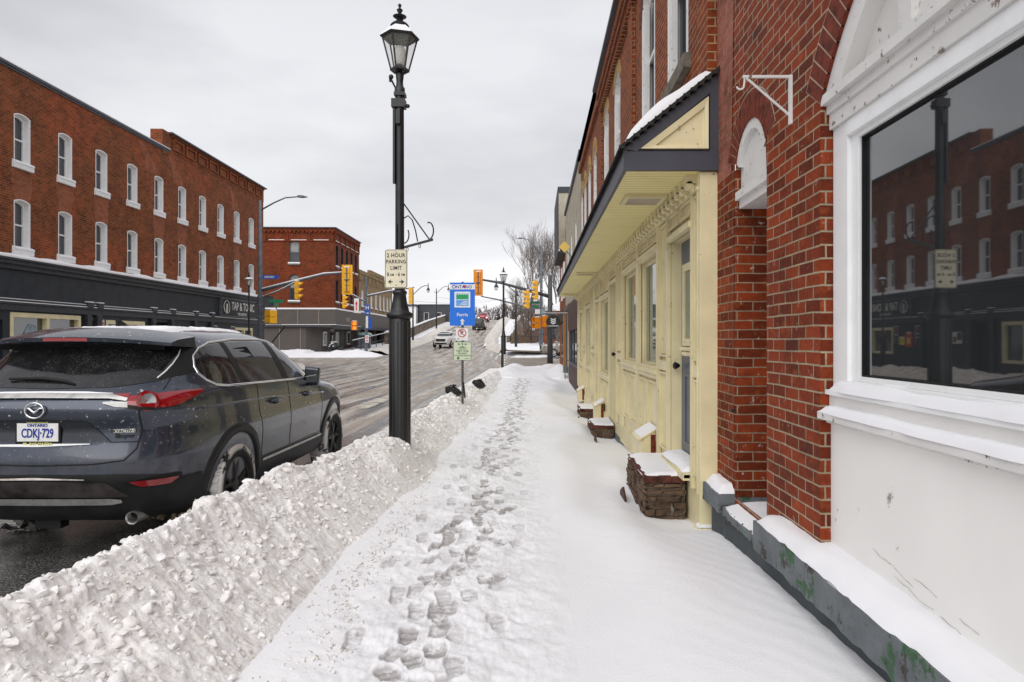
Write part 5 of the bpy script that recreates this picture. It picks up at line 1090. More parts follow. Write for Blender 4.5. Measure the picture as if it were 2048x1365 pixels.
mb = MB(); mb.box(1.42, 2, 22.3, 33.5, 7.75, 7.9); mb.build('coping', 'charcoal', DD)
mb = MB(); mb.box(1.36, 1.5, 22.05, 28.3, 2.05, 3.1); mb.box(1.42, 1.5, 22.05, 28.3, -.3, .75); mb.build('sign_board', 'brown_board', DD)
mb = MB(); mb.box(1.43, 1.5, 22.05, 28.3, .0, .72); mb.build('brick_base', 'brick_shop', DD)
mb = MB(); mb.box(1.5, 1.52, 22.2, 28.2, .75, 2.05); mb.build('pane', 'glass_win', DD); mb = MB()
for y in (22.1, 24.0, 26.0, 28.1): mb.box(1.46, 1.5, y, y+.1, .75, 2.05)
mb.box(1.4, 1.5, 22.05, 28.3, .72, .80); mb.build('window_frame', 'charcoal', DD)
mb = MB(); mb.box(1.47, 1.56, 28.35, 33.4, -.3, 3.2); mb.build('lower_wall', 'beige', DD); mb = MB(); mb.box(1.42, 1.5, 28.4, 28.7, -.3, 3.0); mb.box(1.4, 1.5, 31, 31.3, -.3, 3.0); mb.box(1.4, 1.5, 28.4, 33.4, 3.0, 3.2); mb.build('pilaster', 'grey_clad', DD)
EE = thing('gabled_building', 'orange brick building with curved parapet near the corner on the right', 'building')
ep = [(33.5, 7.0), (34.5, 7.4), (36.5, 8.0), (38.5, 8.2), (40, 7.9), (41.3, 7.2)]
mb = MB(); mb.prism([(33.5, -.3)]+ep+[(41.3, -.3)], 1.5, 6, 'x'); mb.build('wall', 'brick_orange', EE)
mb = MB(); mb.box(1.44, 1.5, 34.2, 35.2, 3.8, 5.6); mb.box(1.44, 1.5, 37, 38, 3.8, 5.6); mb.build('window', 'white_trim', EE); mb = MB(); mb.box(1.4, 1.5, 33.5, 41.3, 2.6, 3.2); mb.build('fascia', 'black', EE)
mb = MB(); mb.box(1.45, 1.5, 34, 37.2, .5, 2.5); mb.build('pane', 'glass_win', EE)
FF = thing('clad_building', 'tall pale clad upper storey with dark edge at the end of the right row', 'building')
mb = MB(); mb.box(1.17, 4.5, 34.0, 34.06, 6.2, 9.1); mb.build('siding', 'beige', FF); mb = MB(); mb.box(1.13, 1.17, 33.98, 40, 6.0, 9.3); mb.box(1.17, 4.6, 33.96, 34.0, 9.0, 9.3); mb.box(1.17, 4.6, 34.06, 40, 9.2, 9.3); mb.box(1.17, 4.6, 34.06, 40, 6.0, 6.1); mb.build('dark_trim', 'dark_grey', FF)
# meter on the wall, diamond sign, round sign
GM = thing('gas_meter', 'small grey gas meter low on the wall of the farthest right shopfront', 'meter', (1.38, 29.6, 0)); mb = MB(); mb.box(-.16, .06, -.16, .16, .25, .55); mb.build('body', 'galv', GM, bevel=.03); mb = MB(); mb.tube([(0, 0, .5), (0, 0, .75), (.08, 0, .8)], .02, 6); mb.tube([(-.08, 0, .3), (-.08, 0, 0)], .02, 6); mb.build('pipe', 'pole_dark', GM)
DS = thing('diamond_sign', 'small yellow diamond sign on a diagonal arm above the canopy', 'sign', (1.08, 25, 5.08)); mb = MB(); mb.prism([(-.21, 0), (0, .21), (.21, 0), (0, -.21)], -.02, .02, 'y'); mb.build('plate', 'sign_yellow', DS); mb = MB(); mb.tube([(.03, .02, -.1), (.42, .02, -.55)], .02, 6); mb.build('arm', 'galv', DS)
RS = thing('round_sign', 'round black hanging sign with white chevrons reading CANNABIS', 'sign', (.80, 30, 2.47)); mb = MB(); mb.lathe([(.31, -.03), (.31, .03)], 40, (0, 0, 0), 'y'); mb.build('disc', 'ink', RS)
mb = MB()
for k in range(3):
    z = .14-k*.085; mb.prism([(-.11, z+.03), (-.11, z-.02), (0, z-.085), (.11, z-.02), (.11, z+.03), (0, z-.035)], -.037, -.032, 'y')
mb.prism([(-.11, -.11), (-.11, -.15), (0, -.21), (.05, -.18), (.05, -.14), (0, -.165)], -.037, -.032, 'y') if False else None
mb.build('emblem', 'sign_white', RS); text('CANNABIS', .085, 'sign_white', RS, (0, -.034, -.185), space=1.15)
mb = MB(); mb.tube([(-.42, 0, .36), (.72, 0, .36)], .018, 6); mb.tube([(-.2, 0, .36), (-.2, 0, .24)], .008, 4); mb.tube([(.2, 0, .36), (.2, 0, .24)], .008, 4); mb.build('arm', 'black_metal', RS); mb = MB(); mb.box(-.42, .7, -.02, .02, .379, .40); mb.build('snow_cap', 'snow', RS)
DSn = thing('downspout', 'rusty orange edge pipe running down the wall behind the round sign', 'pipe', (1.42, 33.2, 0)); mb = MB(); mb.tube([(0, 0, -.1), (0, 0, 3.0)], .05, 8); mb.build('pipe', simple('rusty_orange', (.42, .17, .05), .7), DSn)
# ================================================================== vehicles
def smoothpoly(o, angle=.6):
    me = o.data; bm = bmesh.new(); bm.from_mesh(me)
    for f in bm.faces: f.smooth = True
    for e in bm.edges:
        if len(e.link_faces) == 2: e.smooth = e.calc_face_angle(0) < angle
    bm.to_mesh(me); bm.free()
class Body:
    """horizontal slices: half width W, rear YR, front YF, squareness N, all against height"""
    def __init__(s, z, W, YR, YF, NR, NF):
        s.z, s.W, s.YR, s.YF, s.NR, s.NF = [np.array(a, float) for a in (z, W, YR, YF, NR, NF)]
    def par(s, z): return [float(np.interp(z, s.z, a)) for a in (s.W, s.YR, s.YF, s.NR, s.NF)]
    def P(s, t, z):                      # t in degrees: -90 rear centre, 0 right side, 90 front centre
        W, r, f, nr, nf = s.par(z); c = (r+f)/2; H = (f-r)/2; a = R(t); n = nr if math.sin(a) < 0 else nf
        cs, sn = math.cos(a), math.sin(a)
        return (math.copysign(abs(cs)**(2/n)*W, cs), c+math.copysign(abs(sn)**(2/n)*H, sn), z)
    def sideX(s, y, z, side=1):
        W, r, f, nr, nf = s.par(z); c = (r+f)/2; H = (f-r)/2; n = nr if y < c else nf; q = min(1, abs(y-c)/H)
        return side*W*(1-q**n)**(1/n)
    def rearY(s, x, z):
        W, r, f, nr, nf = s.par(z); c = (r+f)/2; H = (f-r)/2; return c-H*(1-min(1, abs(x)/W)**nr)**(1/nr)
    def frontY(s, x, z):
        W, r, f, nr, nf = s.par(z); c = (r+f)/2; H = (f-r)/2; return c+H*(1-min(1, abs(x)/W)**nf)**(1/nf)
    def mesh(s, name, mats, parent, wheels, ra=.43, nt=144, levels=70, arch_in=.62):
        zs = np.linspace(s.z[0], s.z[-1], levels); ang = []
        for q in range(4):
            for k in range(nt//4):
                u = (k+.5)/(nt/4); ang.append(q*90+90*u-90)
        mb = MB(); vs = []
        for z in zs: vs += [s.P(a, z) for a in ang]
        n = len(ang); fs = [(i*n+k, i*n+(k+1) % n, (i+1)*n+(k+1) % n, (i+1)*n+k) for i in range(levels-1) for k in range(n)]
        fs.append(tuple(range(n))[::-1]); mb.add(vs, fs)
        # domed cap
        W, r, f, nr, nf = s.par(zs[-1]); last = (levels-1)*n; c = (r+f)/2; vs2 = []; rings = 6
        for k in range(1, rings+1):
            q = 1-k/(rings+.5); 
            for a in ang: x, y, z = s.P(a, zs[-1]); vs2.append((x*q, c+(y-c)*q, zs[-1]+.012*(1-q*q)))
        o = len(mb.v); mb.v += vs2
        for k in range(rings):
            A = last if k == 0 else o+(k-1)*n; B = o+k*n
            for i in range(n): mb.f.append((A+i, A+(i+1) % n, B+(i+1) % n, B+i)); mb.mi.append(0)
        mb.f.append(tuple(o+(rings-1)*n+i for i in range(n))); mb.mi.append(0)
        b = mb.build(name, mats, parent)
        cut = MB(); cut.cur = 1
        for y, zc in wheels:
            for sd in (-1, 1): cut.lathe([(ra, sd*arch_in), (ra, sd*1.4)], 48, (0, y, zc), 'x')
        c_ = cut.build('cut', mats); 
        m = b.modifiers.new('b', 'BOOLEAN'); m.object = c_; m.operation = 'DIFFERENCE'; m.solver = 'EXACT'
        bpy.context.view_layer.update(); me = bpy.data.meshes.new_from_object(b.evaluated_get(bpy.context.evaluated_depsgraph_get()))
        b.modifiers.clear(); b.data = me; me.name = name; bpy.data.objects.remove(c_); smoothpoly(b, .5); return b
    def side_patch(s, name, mat, parent, ys, zbot, ztop, off=.006, side=1, nu=30, nv=8, pts=False):
        mb = MB(); y0, y1 = ys[0], ys[-1]; vs = []
        for i in range(nu+1):
            y = y0+(y1-y0)*i/nu; a = np.interp(y, ys, zbot); b = np.interp(y, ys, ztop)
            for j in range(nv+1):
                z = a+(b-a)*j/nv; vs.append((s.sideX(y, z, side)+side*off, y, z))
        mb.add(vs, [(i*(nv+1)+j, (i+1)*(nv+1)+j, (i+1)*(nv+1)+j+1, i*(nv+1)+j+1) for i in range(nu) for j in range(nv)])
        return mb.build(name, mat, parent, smooth=True)
    def end_patch(s, name, mat, parent, xs, zbot, ztop, off=.006, end='r', nu=30, nv=8, depth=0):
        mb = MB(); x0, x1 = xs[0], xs[-1]; vs = []; fy = s.rearY if end == 'r' else s.frontY; sg = -1 if end == 'r' else 1
        for i in range(nu+1):
            x = x0+(x1-x0)*i/nu; a = np.interp(x, xs, zbot); b = np.interp(x, xs, ztop)
            for j in range(nv+1): z = a+(b-a)*j/nv; vs.append((x, fy(x, z)+sg*off, z))
        mb.add(vs, [(i*(nv+1)+j, (i+1)*(nv+1)+j, (i+1)*(nv+1)+j+1, i*(nv+1)+j+1) for i in range(nu) for j in range(nv)])
        return mb.build(name, mat, parent, smooth=True)
    def wrap_patch(s, name, mat, parent, ts, zbot, ztop, off=.008, nu=30, nv=6, mirror=False):
        mb = MB(); vs = []; sg = -1 if mirror else 1
        for i in range(nu+1):
            t = ts[0]+(ts[-1]-ts[0])*i/nu; a = np.interp(t, ts, zbot); b = np.interp(t, ts, ztop)
            for j in range(nv+1):
                z = a+(b-a)*j/nv; p = Vector(s.P(t, z)); q = Vector(s.P(t+.5, z))-Vector(s.P(t-.5, z)); nrm = Vector((q.y, -q.x, 0)).normalized()
                p = p+nrm*off; vs.append((sg*p.x, p.y, p.z))
        mb.add(vs, [(i*(nv+1)+j, (i+1)*(nv+1)+j, (i+1)*(nv+1)+j+1, i*(nv+1)+j+1) for i in range(nu) for j in range(nv)])
        return mb.build(name, mat, parent, smooth=True)
    def side_line(s, name, mat, parent, pts, r=.006, off=.0, side=1, sub=6, n=6):
        P = []
        for (y0, z0), (y1, z1) in zip(pts, pts[1:]):
            for k in range(sub): u = k/sub; y, z = y0+(y1-y0)*u, z0+(z1-z0)*u; P.append((s.sideX(y, z, side)+side*off, y, z))
        y, z = pts[-1]; P.append((s.sideX(y, z, side)+side*off, y, z)); mb = MB(); mb.tube(P, r, n); return mb.build(name, mat, parent, smooth=True)
    def end_line(s, name, mat, parent, pts, r=.006, off=.0, end='r', sub=6, n=6):
        fy = s.rearY if end == 'r' else s.frontY; sg = -1 if end == 'r' else 1; P = []
        for (y0, z0), (y1, z1) in zip(pts, pts[1:]):
            for k in range(sub): u = k/sub; y, z = y0+(y1-y0)*u, z0+(z1-z0)*u; P.append((y, fy(y, z)+sg*off, z))
        y, z = pts[-1]; P.append((y, fy(y, z)+sg*off, z)); mb = MB(); mb.tube(P, r, n); return mb.build(name, mat, parent, smooth=True)
tm = MT('snowy_tyre'); v = tm.coord('Object'); sp = tm.n('ShaderNodeSeparateXYZ'); tm.l(v, sp.inputs[0])
rr_ = tm.math('POWER', tm.math('ADD', tm.math('POWER', sp.outputs['Y'], 2.0), tm.math('POWER', sp.outputs['Z'], 2.0)), .5)
edge_ = tm.ramp(rr_, [(.31, 0.0), (.335, 1.0)])
nn_ = tm.ramp(tm.noise(v, 7, 6, .75), [(.44, 0.0), (.50, 1.0)])
tm.set(col=tm.mix(tm.math('MULTIPLY', nn_, edge_), (.016, .016, .017, 1), (.62, .60, .58, 1)), rough=.85); tm.bump(tm.noise(v, 30, 4), .6, .01); M['snowy_tyre'] = tm.m
def wheel(parent, x, y, z, r, side, rim='black_metal', spokes=5, wd=.23, snowy=True):
    w = MB(); h = wd/2
    prof = [(r*.66, -h*.8), (r*.72, -h), (r*.93, -h), (r*.985, -h*.8), (r, -h*.4), (r, h*.4), (r*.985, h*.8), (r*.93, h), (r*.72, h), (r*.66, h*.8)]
    w.lathe(prof, 40, (0, 0, 0), 'x', cap=False)
    for k in range(40):
        a = k*math.pi/20
        for sx in (-.75, .35): 
            ca, sa = math.cos(a), math.sin(a); c0 = Vector((h*(sx+.2), ca*r, sa*r)); t = Vector((0, -sa, ca)); n = Vector((0, ca, sa)); u = Vector((1, 0, 0))
            q = [c0+t*a_*.018+n*b_*.006+u*c_*h*.3 for a_ in (-1, 1) for b_ in (-1, 1) for c_ in (-1, 1)]
            w.add(q, [(0, 1, 3, 2), (4, 6, 7, 5), (0, 4, 5, 1), (2, 3, 7, 6), (0, 2, 6, 4), (1, 5, 7, 3)])
    wh = w.build('wheel', 'snowy_tyre' if snowy else 'rubber', parent, (x, y, z), smooth=.6)
    w = MB(); sd = side; w.lathe([(r*.69, sd*(h*.85)), (r*.64, sd*h*.78), (r*.62, sd*h*.2), (r*.6, -sd*h*.5)], 40, (0, 0, 0), 'x', cap=False)
    w.lathe([(r*.62, -sd*h*.3), (.01, -sd*h*.3)], 24, (0, 0, 0), 'x', cap=False)
    for k in range(spokes):
        for dv in (-.16, .16):
            a = 2*math.pi*k/spokes+.3; b = a+dv
            w.tube([(sd*h*.55, math.cos(a)*r*.12, math.sin(a)*r*.12), (sd*h*.70, math.cos(a+dv*.6)*r*.38, math.sin(a+dv*.6)*r*.38), (sd*h*.62, math.cos(b+dv*.4)*r*.65, math.sin(b+dv*.4)*r*.65)], [.026, .02, .018], 6)
    w.lathe([(r*.17, sd*h*.5), (r*.16, sd*h*.74), (r*.10, sd*h*.8), (.004, sd*h*.8)], 20, (0, 0, 0), 'x', cap=False); w.build('rim', rim, wh, smooth=.7)
    return wh
# ---------------------------------------------------------------- parked slate blue SUV
CX, CY = -3.62, 4.93
car = thing('parked_car', 'dark slate blue SUV with snow specks parked at the kerb, seen from behind', 'car', (CX, CY, 0))
B = Body(z=[.30, .36, .44, .55, .66, .80, .92, 1.02, 1.10, 1.17, 1.22, 1.27, 1.32, 1.38, 1.50, 1.62, 1.68, 1.72, 1.755, 1.775, 1.785],
         W=[.86, .92, .955, .965, .975, .992, .995, .985, .98, .975, .97, .955, .93, .90, .84, .765, .715, .66, .58, .46, .34],
         YR=[.30, .20, .14, .07, .02, .02, .05, .06, .03, .02, .04, .09, .17, .25, .40, .52, .58, .64, .74, .95, 1.20],
         YF=[4.80, 4.92, 4.98, 5.04, 5.06, 5.05, 5.0, 4.9, 4.72, 4.30, 3.98, 3.82, 3.70, 3.55, 3.27, 2.98, 2.80, 2.66, 2.48, 2.25, 2.05],
         NR=[5.5, 5.5, 5.5, 5.5, 5.5, 5.5, 5.5, 5.2, 5.2, 5.2, 5.0, 4.8, 4.6, 4.6, 4.6, 4.6, 4.4, 4.0, 3.6, 3.2, 2.8],
         NF=[5.0]*8+[4.4, 3.8, 3.4, 3.4, 3.6, 3.8, 4, 4, 4, 3.8, 3.4, 3, 2.8])
WR, WF, WZ, RW = 1.14, 4.05, .385, .385
body = B.mesh('body', ['paint_blue', 'black'], car, [(WR, WZ+.02), (WF, WZ+.02)], .455)
for y, x in ((WR, .875), (WF, .875)):
    for sd in (-1, 1): wheel(car, sd*x, y, WZ, RW, sd)
for sd in (1, -1):
    # arch cladding and sill cladding
    for y in (WR, WF):
        mb = MB(); A = np.linspace(-8, 188, 40); vs = []
        for rr, off in ((.452, -.01), (.455, .014), (.535, .012), (.540, -.004)):
            for a in A: yy_, z = y+rr*math.cos(R(a)), WZ+.02+rr*math.sin(R(a)); z = max(z, .31); vs.append((B.sideX(min(max(yy_, .2), 4.9), z, sd)+sd*off, yy_, z))
        n = len(A); mb.add(vs, [(j*n+i, j*n+i+1, (j+1)*n+i+1, (j+1)*n+i) for j in range(3) for i in range(n-1)]); mb.build('arch_cladding', 'plastic', car, smooth=True)
    B.side_patch('sill_cladding', 'plastic', car, [WR+.5, WF-.5], [.30, .30], [.50, .50], .012, sd)
    B.side_patch('side_trim', 'satin', car, [WR+.56, WF-.55], [.505, .505], [.53, .53], .018, sd, nv=2)
    # windows
    wz_b = [1.33, 1.29, 1.275, 1.26]; 
    B.side_patch('quarter_glass', 'glass_car', car, [.73, .78, .88, 1.05, 1.30], [1.40, 1.345, 1.308, 1.295, 1.29], [1.47, 1.54, 1.59, 1.63, 1.65], .006, sd, 20)
    B.side_patch('rear_door_glass', 'glass_car', car, [1.36, 1.8, 2.30], [1.29, 1.28, 1.27], [1.652, 1.665, 1.655], .006, sd, 20)
    B.side_patch('front_door_glass', 'glass_car', car, [2.42, 2.7, 3.0, 3.28], [1.268, 1.262, 1.255, 1.26], [1.648, 1.61, 1.53, 1.40], .006, sd, 20)
    B.side_patch('pillar_trim', 'black', car, [1.28, 1.38], [1.29, 1.29], [1.655, 1.655], .008, sd, 4); B.side_patch('pillar_trim', 'black', car, [2.28, 2.44], [1.27, 1.27], [1.66, 1.65], .008, sd, 4)
    B.side_line('window_chrome', 'chrome', car, [(3.35, 1.24), (2.6, 1.25), (1.6, 1.272), (1.02, 1.283), (.85, 1.30), (.75, 1.345), (.70, 1.40), (.705, 1.46), (.77, 1.545), (.9, 1.61), (1.1, 1.655), (1.6, 1.685), (2.2, 1.683), (2.5, 1.665), (2.85, 1.60), (3.2, 1.46), (3.5, 1.30)], .011, .006, sd)
    # door seams, handles
    for pts in ([(1.58, 1.27), (1.60, 1.0), (1.66, .85), (1.70, .55)], [(2.38, 1.27), (2.42, .9), (2.44, .55)], [(3.42, 1.22), (3.50, .9), (3.50, .56)], [(1.70, .55), (2.44, .55), (3.50, .56)]):
        B.side_line('door_seam', 'black', car, pts, .0045, -.001, sd)
    B.side_line('shoulder_crease', 'paint_blue', car, [(.5, 1.13), (1.5, 1.12), (2.6, 1.08), (3.6, 1.03)], .012, -.006, sd)
    for y in (1.98, 2.92):
        x = B.sideX(y, 1.07, sd); mb = MB(); mb.tube([(x+sd*.0, y-.11, 1.07), (x+sd*.035, y-.085, 1.072), (x+sd*.04, y+.06, 1.075), (x, y+.10, 1.075)], [.012, .016, .016, .012], 8); h_ = mb.build('door_handle', 'paint_blue', car, smooth=True)
        mb = MB(); mb.blob((x-sd*.006, y-.0, 1.062), .055, 3, 0, 12, .55); mb.build('handle_recess', 'black', h_, smooth=True)
    # mirror
    mb = MB(); mx_ = 1.06; vs = []
    for (yy_, w0, w1, z0, z1) in ((3.02, .0, .14, 1.17, 1.35), (3.05, -.01, .15, 1.14, 1.375), (3.12, .0, .145, 1.14, 1.37), (3.18, .03, .11, 1.18, 1.34)):
        vs += [(sd*(.94+w0), yy_, z0), (sd*(.94+w1), yy_, z0+.01), (sd*(.94+w1+.01), yy_, z1-.02), (sd*(.94+w0), yy_, z1)]
    mb.add(vs, [(0, 1, 2, 3), (12, 13, 14, 15)]+[(a*4+i, a*4+(i+1) % 4, a*4+4+(i+1) % 4, a*4+4+i) for a in range(3) for i in range(4)])
    m_ = mb.build('mirror', 'paint_blue', car, bevel=.012, smooth=True); mb = MB(); mb.quad((sd*.955, 3.017, 1.185), (sd*1.07, 3.017, 1.19), (sd*1.075, 3.017, 1.33), (sd*.955, 3.017, 1.335)); mb.build('mirror_glass', 'glass_dark', m_)
    mb = MB(); mb.tube([(sd*.88, 3.1, 1.24), (sd*.97, 3.1, 1.23)], .03, 8); mb.build('mirror_stalk', 'black', m_)
    # tail lamps wrap round the corner
    mir = sd < 0
    B.wrap_patch('tail_lamp', 'red_lens', car, [-71, -60, -50, -42, -36, -31, -26.5], [1.205, 1.182, 1.172, 1.182, 1.208, 1.236, 1.262], [1.266, 1.274, 1.282, 1.285, 1.287, 1.286, 1.284], .010, mirror=mir)
    B.wrap_patch('lamp_strip', 'red_lens', car, [-83.5, -80, -76, -70], [1.262, 1.25, 1.248, 1.248], [1.272, 1.278, 1.282, 1.285], .014, mirror=mir)
    B.wrap_patch('lamp_bezel', 'black', car, [-76, -66, -56], [1.195, 1.165, 1.155], [1.24, 1.245, 1.24], .008, mirror=mir)
    B.wrap_patch('reverse_lamp', 'clear_lens', car, [-80.5, -76, -70.5], [1.215, 1.19, 1.185], [1.228, 1.23, 1.225], .012, mirror=mir, nu=10)
    p = Vector(B.P(-60, 1.225)); q = Vector(B.P(-59, 1.225))-Vector(B.P(-61, 1.225)); nr = Vector((q.y, -q.x, 0)).normalized()
    for r0, r1, mm, nm, oo_ in ((.078, .058, 'red_lens', 'lamp_ring', .022), (.056, .0, 'chrome', 'lamp_reflector', .016)):
        mb = MB(); mb.lathe([(r0, .0), (r0*.97, oo_), (max(r1, .003), oo_+.004), (max(r1*.9, .002), .004)], 28, (0, 0, 0), 'z', cap=(r1 == 0)); o = mb.build(nm, mm, car, smooth=.8)
        nn = Vector((nr.x*sd, nr.y, 0)); o.location = (p.x*sd, p.y, p.z); o.rotation_euler = nn.to_track_quat('Z', 'Y').to_euler()
    # rear lower reflectors
    B.wrap_patch('reflector_surround', 'black', car, [-74, -60, -50, -42], [.60, .575, .575, .60], [.635, .66, .665, .66], .010, mirror=mir)
    B.wrap_patch('reflector', 'red_lens', car, [-71, -66, -50, -45], [.63, .592, .588, .622], [.640, .640, .636, .636], .020, mirror=mir)
# rear glass
xs = [-.80, -.70, -.45, 0, .45, .70, .80]
B.end_patch('rear_glass', 'glass_car', car, xs, [1.40, 1.36, 1.325, 1.315, 1.325, 1.36, 1.40], [1.42, 1.60, 1.625, 1.63, 1.625, 1.60, 1.42], .006)
B.end_patch('pillar_gloss', 'black', car, [.70, .74, .80, .86], [1.37, 1.385, 1.40, 1.42], [1.60, 1.62, 1.61, 1.46], .008); B.end_patch('pillar_gloss', 'black', car, [-.86, -.80, -.74, -.70], [1.42, 1.40, 1.385, 1.37], [1.46, 1.61, 1.62, 1.60], .008)
# snow line on the glass edge
B.end_line('glass_snow', 'snow', car, [(.690, 1.60), (.705, 1.55), (.710, 1.49), (.705, 1.43), (.69, 1.385)], .006, .010)
# spoiler
mb = MB(); xs2 = np.linspace(-.73, .73, 31); vs = []
for x in xs2:
    e_ = abs(x)/.73; yl = .33+.16*e_**3; z = 1.70-.045*e_**2.2; yb_ = .62+.25*e_**2; zb_ = 1.768-.075*e_**3
    vs += [(x, yl, z), (x, yl+.01, z-.035+.01*e_), (x, B.rearY(x, 1.615)+.02, 1.618), (x, yb_, zb_-.01), (x, yb_, zb_+.012), (x, yl+.10, z+.045-.02*e_)]
mb.add(vs, [(i*6+j, (i+1)*6+j, (i+1)*6+(j+1) % 6, i*6+(j+1) % 6) for i in range(30) for j in range(6)]+[(0, 1, 2, 3, 4, 5), tuple(30*6+j for j in range(6))]); sp_ = mb.build('spoiler', 'paint_blue', car, smooth=.7)
mb = MB(); xs3 = np.linspace(-.17, .17, 11); mb.add([(x, .33+.16*(abs(x)/.73)**3-.004, z-.002) for x in xs3 for z in (1.697-.045*(abs(x)/.73)**2.2, 1.672-.045*(abs(x)/.73)**2.2)], [(2*i, 2*i+2, 2*i+3, 2*i+1) for i in range(10)]); mb.build('brake_light', 'red_lens', sp_)
mb = MB(); mb.quad((-.7, .47, 1.652), (.7, .47, 1.652), (.66, .52, 1.60), (-.66, .52, 1.60)); mb.build('spoiler_underside', 'black', sp_)
# snow on the roof
X, Y = np.meshgrid(np.linspace(-.56, .56, 60), np.linspace(.52, 2.5, 70)); 
def roofz(x, y):
    best = 1.60
    lo, hi = 1.60, 1.797
    for z in np.linspace(1.66, 1.785, 26):
        W, r, f, nr, nf = B.par(z); c = (r+f)/2; H = (f-r)/2; n = nr if y < c else nf
        if (abs(x)/W)**n+(abs(y-c)/H)**n <= 1: best = z
    return best
Zr = np.vectorize(roofz)(X, Y); k = np.clip((fbm(X*4, Y*4, 5, 201)+.04)*9, 0, 1)*np.clip((.55-np.abs(X))/.1, 0, 1)*np.clip((Y-.52)/.1, 0, 1)*np.clip((2.5-Y)/.2, 0, 1)
grid('roof_snow', X, Y, Zr-.012+.034*k+.01*k*fbm(X*20, Y*20, 3, 202), 'snow', True, car)
# tailgate shut lines, chrome bar, recess
B.end_line('tailgate_seam', 'black', car, [(.745, 1.42), (.765, 1.30)], .005, .001)
for sd in (1, -1):
    B.end_line('tailgate_seam', 'black', car, [(sd*.70, 1.155), (sd*.70, 1.0), (sd*.685, .88), (sd*.62, .80), (sd*.4, .775), (0, .765)], .006, .0)
B.end_patch('chrome_bar', 'satin', car, [-.62, -.50, 0, .50, .62], [1.232, 1.252, 1.255, 1.252, 1.232], [1.245, 1.282, 1.29, 1.282, 1.252], .020, nv=2)
B.end_patch('bar_snow', 'snow', car, [-.5, -.3, 0, .3, .5], [1.284, 1.286, 1.288, 1.286, 1.284], [1.287, 1.296, 1.299, 1.298, 1.287], .016, nv=2)
B.end_line('recess_edge', 'black', car, [(-.62, .93), (-.5, .93), (-.36, 1.085), (-.3, 1.095), (.3, 1.095), (.36, 1.085), (.52, .93), (.70, .93)], .004, .001)
B.end_patch('plate_recess', carpaint('paint_blue_shaded', (.018, .022, .032), .4, .3), car, [-.51, -.36, .36, .51], [.935, .935, .935, .935], [.94, 1.085, 1.085, .94], .003)  # flat patch, recess shade painted in as a darker body colour
B.end_patch('tailgate_snow', 'snow', car, [-.55, 0, .38], [.905, .900, .918], [.912, .922, .924], .012, nv=2)
pl = MB(); y = B.rearY(0, 1.0)-.018; pl.box(-.165, .165, y, y+.02, .905, 1.085); fr_ = pl.build('plate_frame', 'black', car, bevel=.005)
pl = MB(); pl.box(-.150, .150, y-.003, y, .940, 1.072); pb = pl.build('licence_plate', 'sign_white', fr_)
text('CDKJ\u00b7729', .092, 'ink_blue', fr_, (0, y-.004, .997), sx=.62); text('ONTARIO', .030, 'ink_blue', fr_, (0, y-.004, 1.056), sx=1.1); text('WWW.BAYMAZDA.COM', .014, 'ink_yellow', fr_, (0, y-.004, 1.079)); text('BAY MAZDA', .027, 'ink_yellow', fr_, (.025, y-.004, .921), sx=1.1)
mb = MB(); mb.box(-.105, -.08, y-.004, y-.001, .914, .930); mb.build('frame_mark', 'ink_yellow', fr_)
# emblem: oval ring with winged V
mb = MB(); ya = B.rearY(0, 1.165)-.016; mb.tube([(.068*math.cos(a), ya, 1.168+.055*math.sin(a)) for a in np.linspace(0, 2*math.pi, 33)], .0068, 6, cap=False)
mb.tube([(-.066, ya, 1.185), (-.04, ya, 1.183), (-.018, ya, 1.165), (0, ya, 1.152), (.018, ya, 1.165), (.04, ya, 1.183), (.066, ya, 1.185)], [.004, .008, .009, .009, .009, .008, .004], 6); mb.build('emblem', 'chrome', car, smooth=True)
yb_ = B.rearY(.60, 1.0); mb = MB(); a_ = math.atan2(B.rearY(.66, 1.0)-B.rearY(.54, 1.0), .12); o = text('SKYACTIV-G', .030, 'chrome', car, (.60, yb_-.008, 1.01), (R(90), 0, a_), name='badge', ex=.003); 
mb.box(-.072, .072, -.004, 0, -.012, .014); bq = mb.build('badge_plate', 'ink_white', car, (.60, yb_-.003, 1.01), (0, 0, a_)); o.data.materials.clear(); o.data.materials.append(M['ink'])
text('Boyer', .045, 'ink', car, (.61, yb_-.010, .975), (R(90), 0, a_), name='badge', sx=1.2)
# bumper cladding, chrome lower strip, exhausts, wiper
ts = [-90, -75, -60, -50, -43, -36, -30]
for mir in (False, True):
    B.wrap_patch('bumper_cladding', 'plastic', car, ts, [.30]*7, [.70, .70, .68, .66, .62, .62, .62], .007, mirror=mir, nu=40, nv=10)
B.end_patch('bumper_panel', simple('dirty_plastic', (.05, .042, .04), .6, var=.6, vs=5), car, [-.62, -.5, 0, .5, .62], [.52]*5, [.53, .64, .655, .64, .53], .014)
B.end_patch('bumper_snow', 'snow_dirty', car, [-.5, 0, .36], [.66, .665, .664], [.668, .682, .668], .020, nv=2)
B.end_patch('bumper_chrome', 'satin', car, [-.56, -.5, 0, .5, .57], [.475, .46, .455, .46, .475], [.50, .512, .512, .512, .50], .028, nv=3)
for sx in (.60, -.60):
    mb = MB(); y = B.rearY(abs(sx), .34)-.07; mb.lathe([(.04, y-.02), (.048, y-.03), (.048, y+.16), (.03, y+.2)], 24, (sx, 0, .345), 'y', cap=False); mb.lathe([(.04, y-.02), (.038, y+.1), (.001, y+.1)], 24, (sx, 0, .345), 'y', cap=False); mb.build('exhaust', 'satin', car, smooth=.9)
mb = MB(); P = [(-.02, B.rearY(0, 1.33)-.02, 1.325)]+[(x, B.rearY(x, 1.36)-.022, 1.372-.018*((x+.35)/.35)**2) for x in np.linspace(-.1, -.02, 2)]
